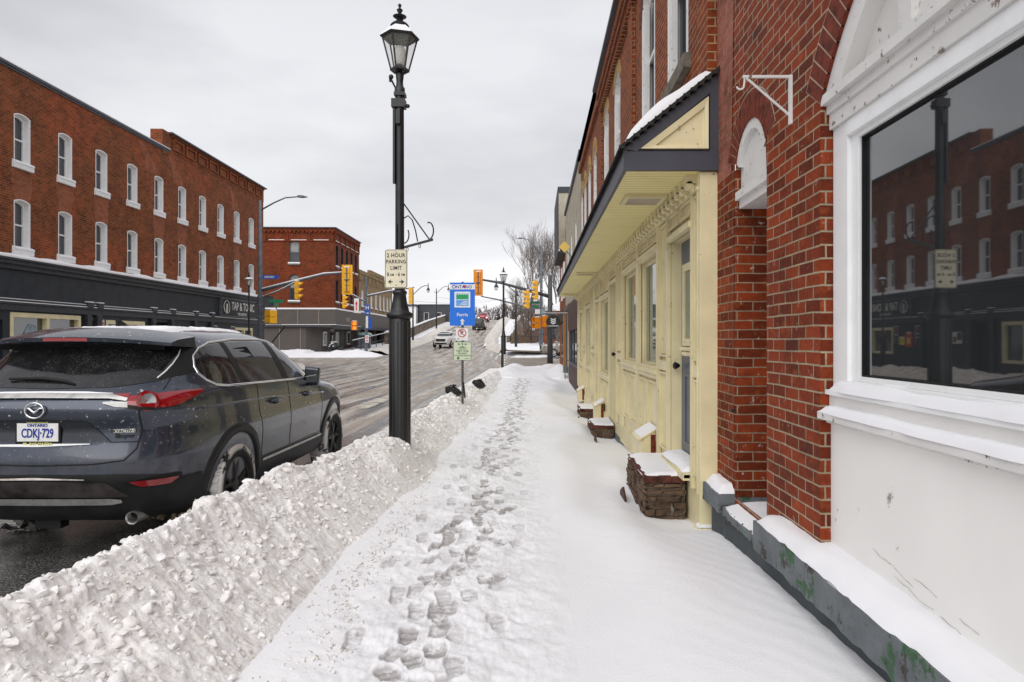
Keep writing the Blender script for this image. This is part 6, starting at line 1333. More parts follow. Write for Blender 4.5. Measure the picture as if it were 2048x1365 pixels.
mb.tube([(-.35, B.rearY(.35, 1.375)-.02, 1.385), (-.1, B.rearY(.1, 1.38)-.022, 1.388), (.08, B.rearY(.08, 1.37)-.022, 1.368), (.17, B.rearY(.17, 1.35)-.02, 1.345)], [.010, .014, .013, .008], 6); mb.build('wiper', 'black', car, smooth=True)
mb = MB(); mb.box(-.75, .75, .6, 4.6, .24, .33); mb.tube([(.55, .4, .34), (.5, .9, .3), (.3, 1.4, .28)], .03, 8); mb.box(-.25, -.05, .35, .45, .22, .34); mb.build('underbody', 'black', car)
mb = MB(); mb.prism([(.98, 1.775), (1.22, 1.78), (1.15, 1.80), (1.02, 1.85), (.97, 1.855)], .54, .565, 'x'); mb.v = [(x_-.55, y_, z_) for x_, y_, z_ in mb.v]; mb.build('antenna', 'black', car, bevel=.006)
mb = MB()
q = random.Random(8)
for k in range(60): a = q.uniform(0, 1); mb.blob((.62+q.uniform(-.05, .22), .45+q.uniform(-.1, .5), .285+q.uniform(-.02, .03)), q.uniform(.01, .03), k, .5, 6)
mb.build('frozen_slush', 'dirt', car, smooth=True)
# ---------------------------------------------------------------- generic vehicle builder
def vehicle(name, label, cat, loc, rz, paint, L_=4.6, Wd=.93, H=1.68, hood=1.02, wb=2.7, truck=False, rear_view=False, group=None, lights=False):
    t = thing(name, label, cat, loc, rz, group); k = H/1.68
    zs = [.28, .34, .5, .7, .9, hood, hood+.07, hood+.14, (hood+H)/2+.06, H-.12, H-.05, H-.01]
    yfr = .45*L_
    YF = [L_-.15, L_-.06, L_, L_, L_-.03, L_-.14, L_*.80, L_*.74, L_*.65, L_*.56, L_*.52, L_*.47]
    YRr = [.2, .1, .02, 0, .02, .05, .08, .12, .28, .42, .55, .8] if not truck else [.2, .1, .02, 0, .0, .02, .03, L_*.30, L_*.31, L_*.33, L_*.35, L_*.38]
    b = Body(zs, [Wd-.1, Wd-.04, Wd-.01, Wd, Wd, Wd-.02, Wd-.06, Wd-.1, Wd-.18, Wd-.27, Wd-.36, Wd-.55], YRr, YF, [5]*9+[4, 3.6, 3.0], [3.6]*6+[3.8]*4+[3.4, 3])
    y0 = (L_-wb)*.45; rw = .36*k
    b.mesh('body', [paint, 'black'], t, [(y0, rw+.02), (y0+wb, rw+.02)], rw+.07, nt=64, levels=36, arch_in=.5)
    for y in (y0, y0+wb):
        for sd in (-1, 1): wheel(t, sd*(Wd-.12), y, rw, rw, sd, 'satin' if not truck else 'black_metal', snowy=False)
    zt = H-.13; zb_ = hood+.16
    for sd in (-1, 1):
        b.side_patch('side_glass', 'glass_car', t, [L_*(.17 if not truck else .36), L_*.42, L_*.60, L_*.66], [zb_]*4, [zt-.14, zt, zt-.12, zb_+.05], .01, sd, 14, 4)
        mb = MB(); mb.box(sd*(Wd-.02), sd*(Wd+.2), L_*.70, L_*.74, hood+.08, hood+.24); mb.build('mirror', paint, t, bevel=.02)
        mb = MB(); x = sd*(Wd-.28); y = b.frontY(abs(x), .82); mb.box(x-.16, x+.16, y-.05, y+.015, .74, .88); mb.build('headlight', 'head_light' if lights else 'clear_lens', t, bevel=.02)
        x = sd*(Wd-.16); y = b.rearY(abs(x), 1.0); mb = MB(); mb.box(x-.1, x+.1, y-.02, y+.1, .85, 1.1); mb.build('tail_lamp', 'red_lens', t, bevel=.015)
        b.side_patch('sill_cladding', 'plastic', t, [y0+.42, y0+wb-.42], [.28]*2, [.42]*2, .012, sd)
    w2 = Wd-.24
    b.end_patch('windscreen', 'glass_car', t, [-w2, -w2*.8, 0, w2*.8, w2], [zb_-.01]*5, [zb_+.1, zt, zt+.02, zt, zb_+.1], .01, 'f', 14, 4)
    b.end_patch('rear_glass', 'glass_car', t, [-w2, -w2*.8, w2*.8, w2], [zb_]*4, [zb_+.1, zt-.03, zt-.03, zb_+.1], .01, 'r', 14, 4)
    b.end_patch('grille', 'black', t, [-.48, -.35, .35, .48], [.68, .60, .60, .68], [.86, .88, .88, .86], .012, 'f', 8, 3)
    b.end_patch('lower_grille', 'plastic', t, [-Wd*.8, 0, Wd*.8], [.34]*3, [.48]*3, .014, 'f', 8, 3)
    mb = MB(); y = b.frontY(0, .52)+.02; mb.box(-.15, .15, y-.01, y+.01, .50, .60); mb.build('licence_plate', 'sign_white', t)
    mb = MB(); y = b.frontY(0, .76)+.02; mb.box(-.32, .32, y-.01, y+.008, .73, .755); mb.build('grille_bar', 'chrome', t)
    return t
vehicle('oncoming_car', 'white SUV driving down the ramp towards the junction', 'car', (-9.1, 72.6, float(zr(70.5))+.02), R(180-4), 'paint_white', lights=False)
vehicle('pickup_truck', 'red pickup truck with lit headlights at the crest of the bridge', 'pickup truck', (-10.3, 139.4, float(zr(137))), R(180), 'paint_red', L_=5.6, Wd=1.0, H=1.9, hood=1.2, wb=3.5, truck=True, lights=True)
vehicle('pickup_truck', 'dark pickup truck on the bridge, partly hidden by the blue sign', 'pickup truck', (-9.0, 108, float(zr(110))), R(0), 'paint_dark', L_=5.6, Wd=1.0, H=1.85, hood=1.15, wb=3.5, truck=True)
vehicle('parked_car', 'silver car parked on the side street behind the right corner, only its front showing', 'car', (5.0, 54.2, .33), R(90), 'paint_silver', L_=4.6, H=1.55, hood=.98)
# ================================================================== street furniture
def lamp_post(name, label, loc, group=None, detail=True, hgt=5.7, tilt=0):
    t = thing(name, label, 'street lamp', loc, tilt, group); k = hgt/5.7
    mb = MB(); mb.lathe([(.125, -.3), (.125, 1.93), (.115, 1.95)], 24, cap=True)
    for q in range(12): a = q*math.pi/6; mb.tube([(math.cos(a)*.122, math.sin(a)*.122, -.3), (math.cos(a)*.122, math.sin(a)*.122, 1.9)], .010, 5)
    mb.build('base_column', 'black_metal', t, smooth=.8)
    mb = MB(); mb.lathe([(.125, 1.93), (.15, 1.95), (.158, 1.975), (.15, 2.0), (.115, 2.02), (.105, 2.06), (.085, 2.14), (.075, 2.22), (.085, 2.235), (.088, 2.25), (.075, 2.27), (.06, 2.28), (.06, 2.4)], 28); c_ = mb.build('collar', 'black_metal', t, smooth=.9)
    mb = MB(); mb.lathe([(.152, 1.990), (.118, 2.018)], 28, cap=False); mb.build('snow_ring', 'snow', c_) if detail else None
    mb = MB(); mb.lathe([(.055, 2.3), (.052, 3.5), (.050, 4.62), (.062, 4.63), (.062, 4.70), (.045, 4.72), (.04, 4.78), (.05, 4.86), (.03, 4.9)], 20); mb.build('shaft', 'black_metal', t, smooth=.8)
    # lantern: four tapering panes
    lt = MB(); zb_, zt_ = 4.92, 5.30; rb_, rt_ = .105, .205; n = 6
    def ring(r, z, n=n, off=.26): return [(r*math.cos(2*math.pi*(i+off)/n), r*math.sin(2*math.pi*(i+off)/n), z) for i in range(n)]
    A, Bq = ring(rb_, zb_), ring(rt_, zt_)
    for p, q in zip(A, Bq): lt.tube([p, q], .011, 5)
    for i in range(n): lt.tube([A[i], A[(i+1) % n]], .013, 5); lt.tube([Bq[i], Bq[(i+1) % n]], .015, 5)
    lt.lathe([(rb_+.012, zb_-.015), (rb_+.012, zb_)], n, rot=2*math.pi*.26/n)
    for i in range(0, n, 2): lt.tube([(0, 0, zb_-.06), (A[i][0]*.9, A[i][1]*.9, zb_-.01)], .009, 5)
    L_ = lt.build('lantern_frame', 'black_metal', t)
    g = MB()
    for i in range(n): j = (i+1) % n; g.quad(A[i], A[j], Bq[j], Bq[i])
    g.build('panes', 'glass_clear', L_)
    g = MB(); g.lathe([(.05, 4.98), (.062, 5.0), (.068, 5.17), (.05, 5.2), (.03, 5.21)], 20); g.build('bulb', 'globe', L_, smooth=.9); g = MB(); g.lathe([(.10, 4.923), (.02, 4.926)], 6, rot=.27, cap=True); g.build('lantern_floor', 'amber', L_)
    g = MB(); g.lathe([(.035, 4.92), (.03, 4.98)], 12); g.build('socket', 'black', L_)
    g = MB(); g.lathe([(.225, 5.295), (.235, 5.31), (.10, 5.42), (.105, 5.425)], n, rot=2*math.pi*.26/n); g.build('lantern_roof', 'black_metal', L_)
    g = MB(); g.lathe([(.238, 5.313), (.215, 5.345), (.12, 5.425)], n, rot=2*math.pi*.26/n, cap=False); g.build('snow_cap', 'snow', L_)
    g = MB(); g.lathe([(.07, 5.41), (.105, 5.43), (.112, 5.45), (.09, 5.475), (.05, 5.49), (.035, 5.53), (.075, 5.555), (.082, 5.562), (.04, 5.575), (.018, 5.60), (.03, 5.625), (.038, 5.64), (.02, 5.655), (.011, 5.67), (.02, 5.69), (.022, 5.70), (.006, 5.718)], 20); g.build('finial', 'black_metal', L_, smooth=.9)
    t.scale = (k, k, k)
    return t
LX, LY = -1.625, 8.2
lp = lamp_post('street_lamp', 'tallest black heritage lantern post in the foreground snow bank, carrying the parking sign', (LX, LY, .0))
mb = MB()
mb.box(-.075, -.05, -.05, -.0, 3.55, 4.55); mb.box(-.09, .07, -.07, .06, 4.46, 4.56); mb.box(-.03, .02, -.10, -.05, 4.25, 4.42); mb.lathe([(.018, 4.78), (.02, 4.82)], 8, (-.11, 0, 0)); mb.blob((-.10, -.02, 4.83), .03, 1, 0, 10); mb.tube([(-.10, -.02, 4.8), (-.06, 0, 4.72), (0, 0, 4.66)], .012, 5); mb.blob((.10, -.02, 4.48), .026, 2, 0, 10); mb.tube([(.1, -.02, 4.48), (.03, 0, 4.48)], .01, 5); mb.box(-.06, .07, -.065, .065, 4.60, 4.64)
mb.build('electrical_box', 'black_metal', lp)
mb = MB(); mb.box(-.075, -.05, -.04, .0, 2.42, 2.75); mb.tube([(-.02, -.06, 3.06), (-.02, -.06, 2.7)], .006, 4); mb.build('strap', 'black_metal', lp)
mb = MB(); z0 = 2.72
mb.box(.05, .40, -.008, .008, z0+.055, z0+.085); 
mb.v = [(v[0], v[1], v[2]+(v[0]-.05)*.27) for v in mb.v]
mb.tube([(.045, 0, z0+.60), (.36, 0, z0+.16)], .009, 6)
mb.tube([(.40-.05+.055*math.cos(a)*1.0, 0, z0+.27+.10*math.sin(a)) for a in np.linspace(-1.3, 1.9, 14)], .009, 6); mb.tube([(.05+.06*math.sin(a)*1.0, 0, z0+.20-.10*math.cos(a)+.02) for a in np.linspace(.0, 2.2, 12)], .008, 6)
mb.tube([(.05, 0, z0+.42), (.10, 0, z0+.45), (.15, 0, z0+.40), (.19, 0, z0+.27), (.215, 0, z0+.14)], .008, 6)
for x in (.09, .24): mb.tube([(x+.012*math.cos(a), 0, z0+.035+(x-.05)*.27+.022*math.sin(a)) for a in np.linspace(0, 6.28, 12)], .004, 5)
mb.build('banner_bracket', 'black_metal', lp)
# parking sign on the post
def rrect(w, h, r, n=5):
    return [(sx*(w/2-r)+r*math.cos(a), sz*(h/2-r)+r*math.sin(a)) for sx, sz, a0 in ((1, 1, 0), (-1, 1, 90), (-1, -1, 180), (1, -1, 270)) for a in [R(a0+90*k/n) for k in range(n+1)]]
PK = thing('parking_sign', 'cream 2 HOUR PARKING LIMIT sign strapped to the foreground lamp post', 'sign', (LX-.028, LY-.075, 2.525), R(-3))
for nm, w_, h_, r_, y0, y1, m_ in (('panel', .272, .462, .03, -.002, .004, 'sign_cream'), ('border', .262, .452, .026, -.0035, -.0022, 'ink'), ('face', .250, .440, .020, -.005, -.0037, 'sign_cream')):
    mb = MB(); mb.prism(rrect(w_, h_, r_), y0, y1, 'y'); mb.build(nm, m_, PK)
for s_, z, sz in (('2 HOUR', .158, .066), ('PARKING', .083, .062), ('LIMIT', .008, .062)): text(s_, sz, 'ink', PK, (0, -.0055, z), sx=.86, space=1.1, bold=.014)
text('8', .062, 'ink', PK, (-.098, -.0055, -.068), sx=.9, bold=.004); text('-', .06, 'ink', PK, (.004, -.0055, -.066), bold=.004); text('6', .062, 'ink', PK, (.036, -.0055, -.068), sx=.9, bold=.004); text('AM', .042, 'ink', PK, (-.050, -.0055, -.073), sx=.85, bold=.002); text('PM', .042, 'ink', PK, (.086, -.0055, -.073), sx=.85, bold=.002)
mb = MB()
for sx in (-1, 1): mb.prism([(sx*.098, -.155), (sx*.06, -.125), (sx*.068, -.149), (sx*.04, -.149), (sx*.04, -.161), (sx*.068, -.161), (sx*.06, -.185)], -.0068, -.0052, 'y')
mb.build('arrows', 'ink', PK); mb = MB(); mb.lathe([(.006, -.01), (.006, -.004)], 8, (0, 0, .20), 'y'); mb.lathe([(.006, -.01), (.006, -.004)], 8, (0, 0, -.195), 'y'); mb.build('bolt', 'galv', PK)
l2 = lamp_post('street_lamp', 'black heritage lantern post by the far right corner of the pavement', (-1.64, 35.5, -.05), detail=False, hgt=5.5); l2['group'] = 'heritage lantern posts'; lp['group'] = 'heritage lantern posts'
mb = MB(); mb.box(.02, .115, -.135, -.128, .35, 1.0); st = mb.build('stickers', 'ink_white', l2); mb2 = MB()
for z in (.9, .78, .62, .5, .4): mb2.box(.03, .10, -.138, -.136, z, z+.035)
mb2.build('sticker_print', 'ink', st)
l3 = lamp_post('street_lamp', 'black heritage lantern post in front of the pub sign across the street', (-15.0, 35.8, .1), detail=False, hgt=5.1); l3['group'] = 'heritage lantern posts'
# sign post with three signs
SP = thing('sign_post', 'perforated steel post in the snow bank carrying the blue, parking and cycling signs', 'post', (-1.60, 15.07, 0))
mb = MB(); mb.box(-.022, .022, -.022, .022, -.1, 2.96)
mb.build('post', 'black_metal', SP); mb = MB()
for k in range(48): mb.lathe([(.007, -.0235), (.007, -.0222)], 6, (0, 0, .3+k*.05), 'y')
tag(mb.build('holes', 'satin', SP), kind='stuff')
mb = MB(); mb.tube([(.02, -.03, .75), (.06, -.06, .40)], .02, 6); mb.build('brace', 'black_metal', SP)
ON = thing('park_sign', 'large blue park sign reading ONTARIO and Ferris with a white arrow', 'sign', (-1.60, 15.03, 2.465))
mb = MB(); mb.box(-.277, .277, -.004, .004, -.475, .475); mb.build('panel', 'sign_blue', ON)
mb = MB(); mb.box(-.277, .277, -.0055, -.004, .325, .435); mb.build('banner', 'sign_white', ON); text('O', .115, 'ink_blue', ON, (-.185, -.0065, .38)); text('NTARIO', .09, 'ink_blue', ON, (.035, -.0065, .376), sx=1.05); mb = MB(); mb.blob((.035, -.006, .39), .032, 3, .3, 8); mb.v = [(a, -.0068+(b+.006)*.03, c) for a, b, c in mb.v]; mb.build('trillium_mark', 'ink_red', ON)
mb = MB(); mb.prism(rrect(.36, .36, .03), -.006, -.004, 'y'); mb.v = [(a, b, c+.10) for a, b, c in mb.v]; mb.build('emblem_border', 'lightblue', ON)
for w_, y_, m_ in ((.345, -.0072, 'sign_white'), (.28, -.0084, 'lightblue'), (.262, -.0096, 'sign_white')):
    mb = MB(); mb.box(-w_/2, w_/2, y_, y_+.0011, .10-w_/2, .10+w_/2); mb.build('emblem_frame', m_, ON)
tp = [(-.128+.256*i/10, .205+(.022 if i % 2 else 0)) for i in range(11)]; mb = MB(); mb.prism([(-.128, .105)]+tp+[(.128, .105)], -.0108, -.0097, 'y'); mb.build('emblem_trees', 'leafgreen', ON)
mb = MB(); mb.box(-.128, .128, -.0108, -.0097, -.028, .092); mb.build('emblem_water', 'lightblue', ON)
mb = MB()
for q in range(3): mb.prism([(-.09+.04*q, -.02+q*.03), (-.02+.04*q, -.005+q*.03), (.04+.03*q, -.015+q*.03), (.12, -.02+q*.03+.01), (.12, .0+q*.03), (.04+.03*q, .0+q*.03), (-.02+.04*q, .01+q*.03)], -.0122, -.0109, 'y')
mb.build('emblem_waves', 'sign_white', ON)
text('Ferris', .105, 'ink_white', ON, (0, -.005, -.235), sx=1.0, ex=.0015); mb = MB(); mb.prism([(0, -.315), (.055, -.38), (.024, -.37), (.024, -.455), (-.024, -.455), (-.024, -.37), (-.055, -.38)], -.006, -.004, 'y'); mb.build('arrow', 'ink_white', ON)
NP = thing('parking_sign', 'small white no parking sign with red crossed circle, middle of the sign post', 'sign', (-1.61, 15.03, 1.80)); mb = MB(); mb.prism(rrect(.27, .27, .025), -.003, .003, 'y'); mb.build('panel', 'sign_white', NP)
text('P', .13, 'ink', NP, (.0, -.004, .032)); mb = MB(); mb.tube([(.085*math.cos(a), -.006, .03+.085*math.sin(a)) for a in np.linspace(0, 6.283, 33)], .009, 6, cap=False); mb.tube([(-.06, -.008, .09), (.06, -.008, -.03)], .008, 6); mb.build('red_circle', 'ink_red', NP)
mb = MB(); mb.prism([(-.105, -.1), (-.08, -.08), (-.08, -.095), (-.06, -.095), (-.06, -.105), (-.08, -.105), (-.08, -.12)], -.005, -.003, 'y'); mb.build('arrow', 'ink', NP)
CS = thing('cycling_sign', 'pale green TRENT RIVER TRUCKIN CYCLING ROUTE sign, lowest on the sign post', 'sign', (-1.60, 15.03, 1.43))
mb = MB(); mb.prism(rrect(.395, .41, .03), -.003, .003, 'y'); mb.build('border', 'ink_green', CS); mb = MB(); mb.prism(rrect(.378, .393, .025), -.0045, -.003, 'y'); mb.build('face', 'sign_pale', CS)
for s_, z in (('TRENT RIVER', .0), ('TRUCKIN\'', -.05), ('CYCLING ROUTE', -.1)): text(s_, .046, 'ink_green', CS, (0, -.005, z))
mb = MB()
for x in (-.045, .045): mb.tube([(x+.03*math.cos(a), -.006, .065+.03*math.sin(a)) for a in np.linspace(0, 6.283, 17)], .0045, 5, cap=False)
mb.tube([(-.045, -.006, .065), (-.02, -.006, .10), (.03, -.006, .10), (.045, -.006, .065)], .0045, 5); mb.tube([(-.02, -.006, .1), (0, -.006, .065), (.03, -.006, .1)], .0045, 5); mb.build('bicycle', 'ink_green', CS)
mb = MB()
for x, a in ((-.075, 180), (0, 90), (.075, 0)):
    pts = [(.03, 0), (.0, .022), (.0, .010), (-.028, .010), (-.028, -.010), (.0, -.010), (.0, -.022)]; c, s2 = math.cos(R(a)), math.sin(R(a)); mb.prism([(x+p[0]*c-p[1]*s2, .155+p[0]*s2+p[1]*c) for p in pts], -.006, -.0045, 'y')
mb.build('arrows', 'ink_green', CS); mb = MB(); mb.lathe([(.028, -.006), (.028, -.0045)], 16, (-.09, 0, -.155), 'y'); mb.box(.05, .15, -.006, -.0045, -.165, -.155); mb.build('logos', 'ink_green', CS)
# rubbish bags
def bag(loc, s, seed, label):
    mb = MB(); mb.blob((0, 0, .16), .2, seed, .30, 22, .72); mb.blob((.13, .02, .22), .13, seed+1, .35, 16, .9); mb.blob((-.14, .0, .12), .13, seed+2, .35, 16, .8)
    q = random.Random(seed)
    for k in range(9): a = k*.7; mb.tube([(0.02, 0, .27), (.05*math.cos(a), .05*math.sin(a), .34), (.10*math.cos(a), .08*math.sin(a), .33+q.uniform(0, .07))], [.03, .014, .02], 5)
    o = mb.build('rubbish_bag', 'bag', None, loc, (0, 0, seed), smooth=True); o.scale = (s, s, s); tag(o, label, 'rubbish bag', 'black rubbish bags on the snow bank')
    x = MB()
    for k in range(5): x.blob((q.uniform(-.12, .12), q.uniform(-.12, .02), .27+q.uniform(-.02, .02)), .035, k, .5, 7, .4)
    x.build('snow_patch', 'snow', o, smooth=True)
bag((-1.84, 15.35, .40), .72, 3, 'shiny black rubbish bag on the snow bank just left of the sign post'); bag((-1.60, 19.6, .28), .72, 9, 'second black rubbish bag farther along the snow bank, right of the sign post')
# ---------------------------------------------------------------- traffic signals
def head(name, label, loc, rz, n=3, board=False, mat='signal_yellow', group=None, ph=.34):
    t = thing(name, label, 'traffic light', loc, rz, group); mb = MB()
    for k in range(n): z = (n/2-k-.5)*ph; mb.box(-.16, .16, -.10, .10, z-ph/2+.012, z+ph/2-.012)
    mb.build('housing', mat, t, bevel=.02)
    for k in range(n):
        z = (n/2-k-.5)*ph; v_ = MB(); vs = []
        A = np.linspace(-30, 210, 13)
        for a in A: ca, sa = math.cos(R(a)), math.sin(R(a)); vs += [(.13*ca, -.10, z+.13*sa), (.13*ca, -.10-.26*(.55+.45*sa), z+.13*sa-.02)]
        v_.add(vs, [(2*i, 2*i+2, 2*i+3, 2*i+1) for i in range(12)]); v_.build('visor', mat, t)
        l_ = MB(); l_.lathe([(.115, -.102), (.112, -.112)], 20, (0, 0, z), 'y'); l_.build('lens', 'black', t)
    if board: b = MB(); b.box(-.30, .30, .0, .03, -n*ph/2-.16, n*ph/2+.16); b.build('backboard', mat, t, bevel=.01); b = MB(); b.tube([(0, .13, -n*ph/2), (0, .13, n*ph/2)], .03, 6); b.tube([(-.1, .13, 0), (.1, .13, 0)], .05, 6); b.build('mounting', 'galv', t)
    s_ = MB(); s_.box(-.15, .15, -.09, .09, n*ph/2-.01, n*ph/2+.06); s_.build('snow_cap', 'snow', t, bevel=.03)
    return t
def arm(t, pts, r, name='mast_arm', mat='galv', snowtop=True):
    mb = MB(); mb.tube(pts, r, 8); a = mb.build(name, mat, t, smooth=True)
    if snowtop:
        s_ = MB(); rr = r if hasattr(r, '__len__') else [r]*len(pts); s_.tube([(p[0], p[1], p[2]+q*.7) for p, q in zip(pts, rr)], [q*.75 for q in rr], 6); s_.build('snow_cap', 'snow', a, smooth=True)
    return a
def streetlight(t, x, z, dx, mat='galv', dz=.75):
    arm(t, [(x, 0, z), (x+dx*.35, 0, z+dz*.55), (x+dx*.65, 0, z+dz*.92), (x+dx, 0, z+dz)], [.05, .045, .04, .035], 'lamp_arm', mat, False); mb = MB(); mb.prism([(x+dx*.96, z+dz-.03), (x+dx*1.0, z+dz+.08), (x+dx*1.12, z+dz+.07), (x+dx*1.26, z+dz-.02), (x+dx*1.1, z+dz-.07)], -.1, .1, 'y'); mb.build('lamp_head', mat, t, bevel=.02)
# left near pole
P1 = thing('signal_pole', 'tall steel signal pole with curved street light arm at the left corner, before the junction', 'signal pole', (-15.5, 38.5, 0)); mb = MB(); mb.lathe([(.15, 0), (.12, 5), (.08, 9.5), (.02, 9.55)], 14); mb.build('pole', 'galv', P1, smooth=True)
mb = MB()
for z in (4.35, 4.05, 3.6, 2.95): mb.lathe([(.17, z), (.17, z+.1)], 12)
mb.build('clamps', 'galv', P1); streetlight(P1, .05, 9.0, 2.1)
arm(P1, [(0, 0, 4.45), (1.9, 0, 4.95), (3.6, 0, 5.38), (4.95, 0, 5.48)], [.10, .085, .07, .05]); arm(P1, [(.3, -.1, 4.15), (1.0, -.1, 4.4), (2.1, -.1, 4.95)], .04, 'brace')
mb = MB(); mb.box(.15, .75, -.03, .0, 3.5, 4.15); mb.build('control_box', 'pole_dark', P1)
head('traffic_light', 'yellow signal with large backboard seen from behind at the end of the left mast arm', (-10.55, 38.35, 5.05), R(180), 4, True, group='traffic lights')
head('traffic_light', 'yellow signal head in profile hanging halfway along the left mast arm', (-13.35, 38.3, 4.45), R(90), 3, group='traffic lights')
def ped(loc, label, rz=0, mat='signal_yellow', n=2, hand=False):
    t = thing('pedestrian_signal', label, 'pedestrian signal', loc, rz, 'pedestrian signals'); mb = MB()
    for k in range(n): mb.box(-.2, .2, -.12, .12, -.36+k*.37, -.01+k*.37)
    mb.build('housing', mat, t, bevel=.03)
    for k in range(n): v_ = MB(); z = -.36+k*.37; v_.box(-.2, .2, -.34, -.12, z+.33, z+.35); v_.box(-.2, -.18, -.34, -.12, z+.05, z+.33); v_.box(.18, .2, -.34, -.12, z+.05, z+.33); v_.build('visor', mat, t)
    for k in range(n): v_ = MB(); z = -.36+k*.37; v_.box(-.13, .13, -.135, -.12, z+.06, z+.29); v_.build('lens', 'hand_light' if hand else 'black', t)
    mb = MB(); mb.box(-.19, .19, -.12, .12, .355, .42); mb.build('snow_cap', 'snow', t, bevel=.03); mb = MB(); mb.box(-.45, .45, .0, .05, -.42, -.39); mb.box(-.45, .45, 0, .05, .4, .43); mb.build('bracket', 'galv', t); return t
ped((-14.98, 38.4, 2.98), 'orange pedestrian signal pair, left of the two on the left corner pole', R(60)); ped((-14.62, 38.1, 2.95), 'bright yellow pedestrian signal pair, right of the two on the left corner pole', R(-150))
SB = thing('street_sign', 'small blue LIBRARY sign on the left signal pole', 'sign', (-14.85, 38.3, 5.2)); mb = MB(); mb.box(-.45, .45, -.01, .01, -.11, .11); mb.build('plate', 'street_blue', SB); text('LIBRARY', .15, 'ink_white', SB, (-.05, -.015, 0))
SN = thing('street_sign', 'small green street name sign beside the left signal pole', 'sign', (-14.55, 38.4, 3.85)); mb = MB(); mb.box(-.38, .38, -.01, .01, -.1, .1); mb.box(-.01, .01, -.3, .3, -.3, -.12); mb.build('plate', 'street_green', SN); mb = MB(); mb.tube([(0, 0, -.5), (0, 0, -.1)], .03, 6); mb.build('post', 'galv', SN)
AR = thing('leaning_rod', 'thin dark rod leaning out by the left signal pole', 'rod', (-14.5, 38.5, 0)); mb = MB(); mb.tube([(-.35, 0, 1.5), (.25, 0, 2.25), (.4, 0, 2.45)], .035, 6); mb.build('rod', 'black', AR)
# left far pole
P2 = thing('signal_pole', 'steel signal pole with pedestrian signal and hospital sign in front of the grey corner building', 'signal pole', (-14.1, 57, .3)); mb = MB(); mb.lathe([(.14, 0), (.12, 3), (.1, 6.4), (.14, 6.4), (.14, 6.6)], 12); mb.build('pole', 'galv', P2, smooth=.7)
arm(P2, [(0, 0, 5.0), (2.0, 0, 5.45), (4.0, 0, 5.75)], [.08, .07, .05]); arm(P2, [(0, 0, 4.5), (-.8, -.6, 5.0), (-1.6, -1.2, 5.4)], .06)
head('traffic_light', 'yellow signal head behind the foreground lamp post on the far left mast arm', (-10.35, 56.8, 5.35), R(180), 4, group='traffic lights'); head('traffic_light', 'yellow signal head in profile below the large backboard, on the far left pole', (-15.55, 55.6, 4.75), R(90), 3, group='traffic lights')
ped((-15.0, 56.8, 2.85), 'red orange pedestrian signal showing the raised hand on the far left pole', 0, 'signal_orange', hand=True)
HS = thing('hospital_sign', 'blue hospital H sign with arrow plate on the far left pole', 'sign', (-13.95, 56.8, 4.25)); mb = MB(); mb.box(-.24, .24, -.02, 0, -.18, .36); mb.build('plate', 'street_blue', HS); mb = MB(); mb.box(-.24, .24, -.02, 0, -.5, -.2); mb.build('arrow_plate', 'street_blue', HS); text('H', .42, 'ink_white', HS, (0, -.025, .09)); mb = MB(); mb.prism([(-.15, -.37), (-.15, -.33), (.02, -.33), (.02, -.28), (.16, -.35), (.02, -.42), (.02, -.37)], -.026, -.021, 'y'); mb.build('arrow', 'ink_white', HS)
BS = thing('route_sign', 'tall narrow blue and white panel sign low on the far left pole', 'sign', (-13.85, 56.7, 3.1)); mb = MB(); mb.box(0.02, .3, -.02, 0, -.55, .5); mb.build('plate', 'street_blue', BS); mb = MB(); mb.box(-.2, -.02, -.02, 0, -.45, .55); mb.build('white_plate', 'ink_white', BS)
WS = thing('turn_sign', 'narrow white and pink sign left of the hospital sign', 'sign', (-14.75, 56.4, 4.5)); mb = MB(); mb.box(-.2, .2, -.02, 0, -.6, .6); mb.build('plate', 'sign_white', WS); mb = MB(); mb.prism([(-.04, -.4), (-.04, .1), (-.12, .1), (0, .4), (.12, .1), (.04, .1), (.04, -.4)], -.026, -.021, 'y'); mb.build('arrow', 'ink_red', WS)
RSg = thing('parking_sign', 'small white and red sign low on the far left pole under the route sign', 'sign', (-13.95, 56.7, 1.75)); mb = MB(); mb.box(-.15, .15, -.02, 0, -.3, .3); mb.build('plate', 'sign_white', RSg); mb = MB(); mb.tube([(.09*math.cos(a), -.03, .12+.09*math.sin(a)) for a in np.linspace(0, 6.283, 13)], .025, 4, cap=False); mb.box(-.1, .1, -.03, -.02, -.2, -.1); mb.build('print', 'ink_red', RSg)
# right near pole
P3 = thing('signal_pole', 'dark thick signal pole at the right corner behind the round sign', 'signal pole', (.97, 44, -.15)); mb = MB(); mb.lathe([(.19, 0), (.17, 3), (.13, 6.0), (.02, 6.02)], 14); mb.build('pole', 'pole_dark', P3, smooth=True)
arm(P3, [(0, 0, 4.6), (-1.5, 0, 5.05), (-3.2, 0, 5.50), (-4.5, 0, 5.72)], [.12, .10, .08, .06], mat='pole_dark', snowtop=False)
mb = MB(); mb.tube([(-.1, 0, 4.7), (-.55, 0, 5.1)], .035, 5); mb.build('snowy_brace', 'snow', P3); mb = MB(); mb.tube([(-.15, 0, 3.2), (-.55, 0, 3.2), (-.6, 0, 3.1)], .03, 6); mb.tube([(-.15, 0, 2.2), (-.7, 0, 2.2)], .03, 6); mb.build('bracket', 'galv', P3)
head('traffic_light', 'orange signal with large backboard seen from behind at the end of the right mast arm', (-3.65, 43.85, 5.35), R(180), 4, True, 'signal_orange', group='traffic lights')
head('traffic_light', 'yellow signal in profile above the right mast arm, nearer the pole', (.10, 43.7, 4.85), R(-90), 4, group='traffic lights', ph=.31); 
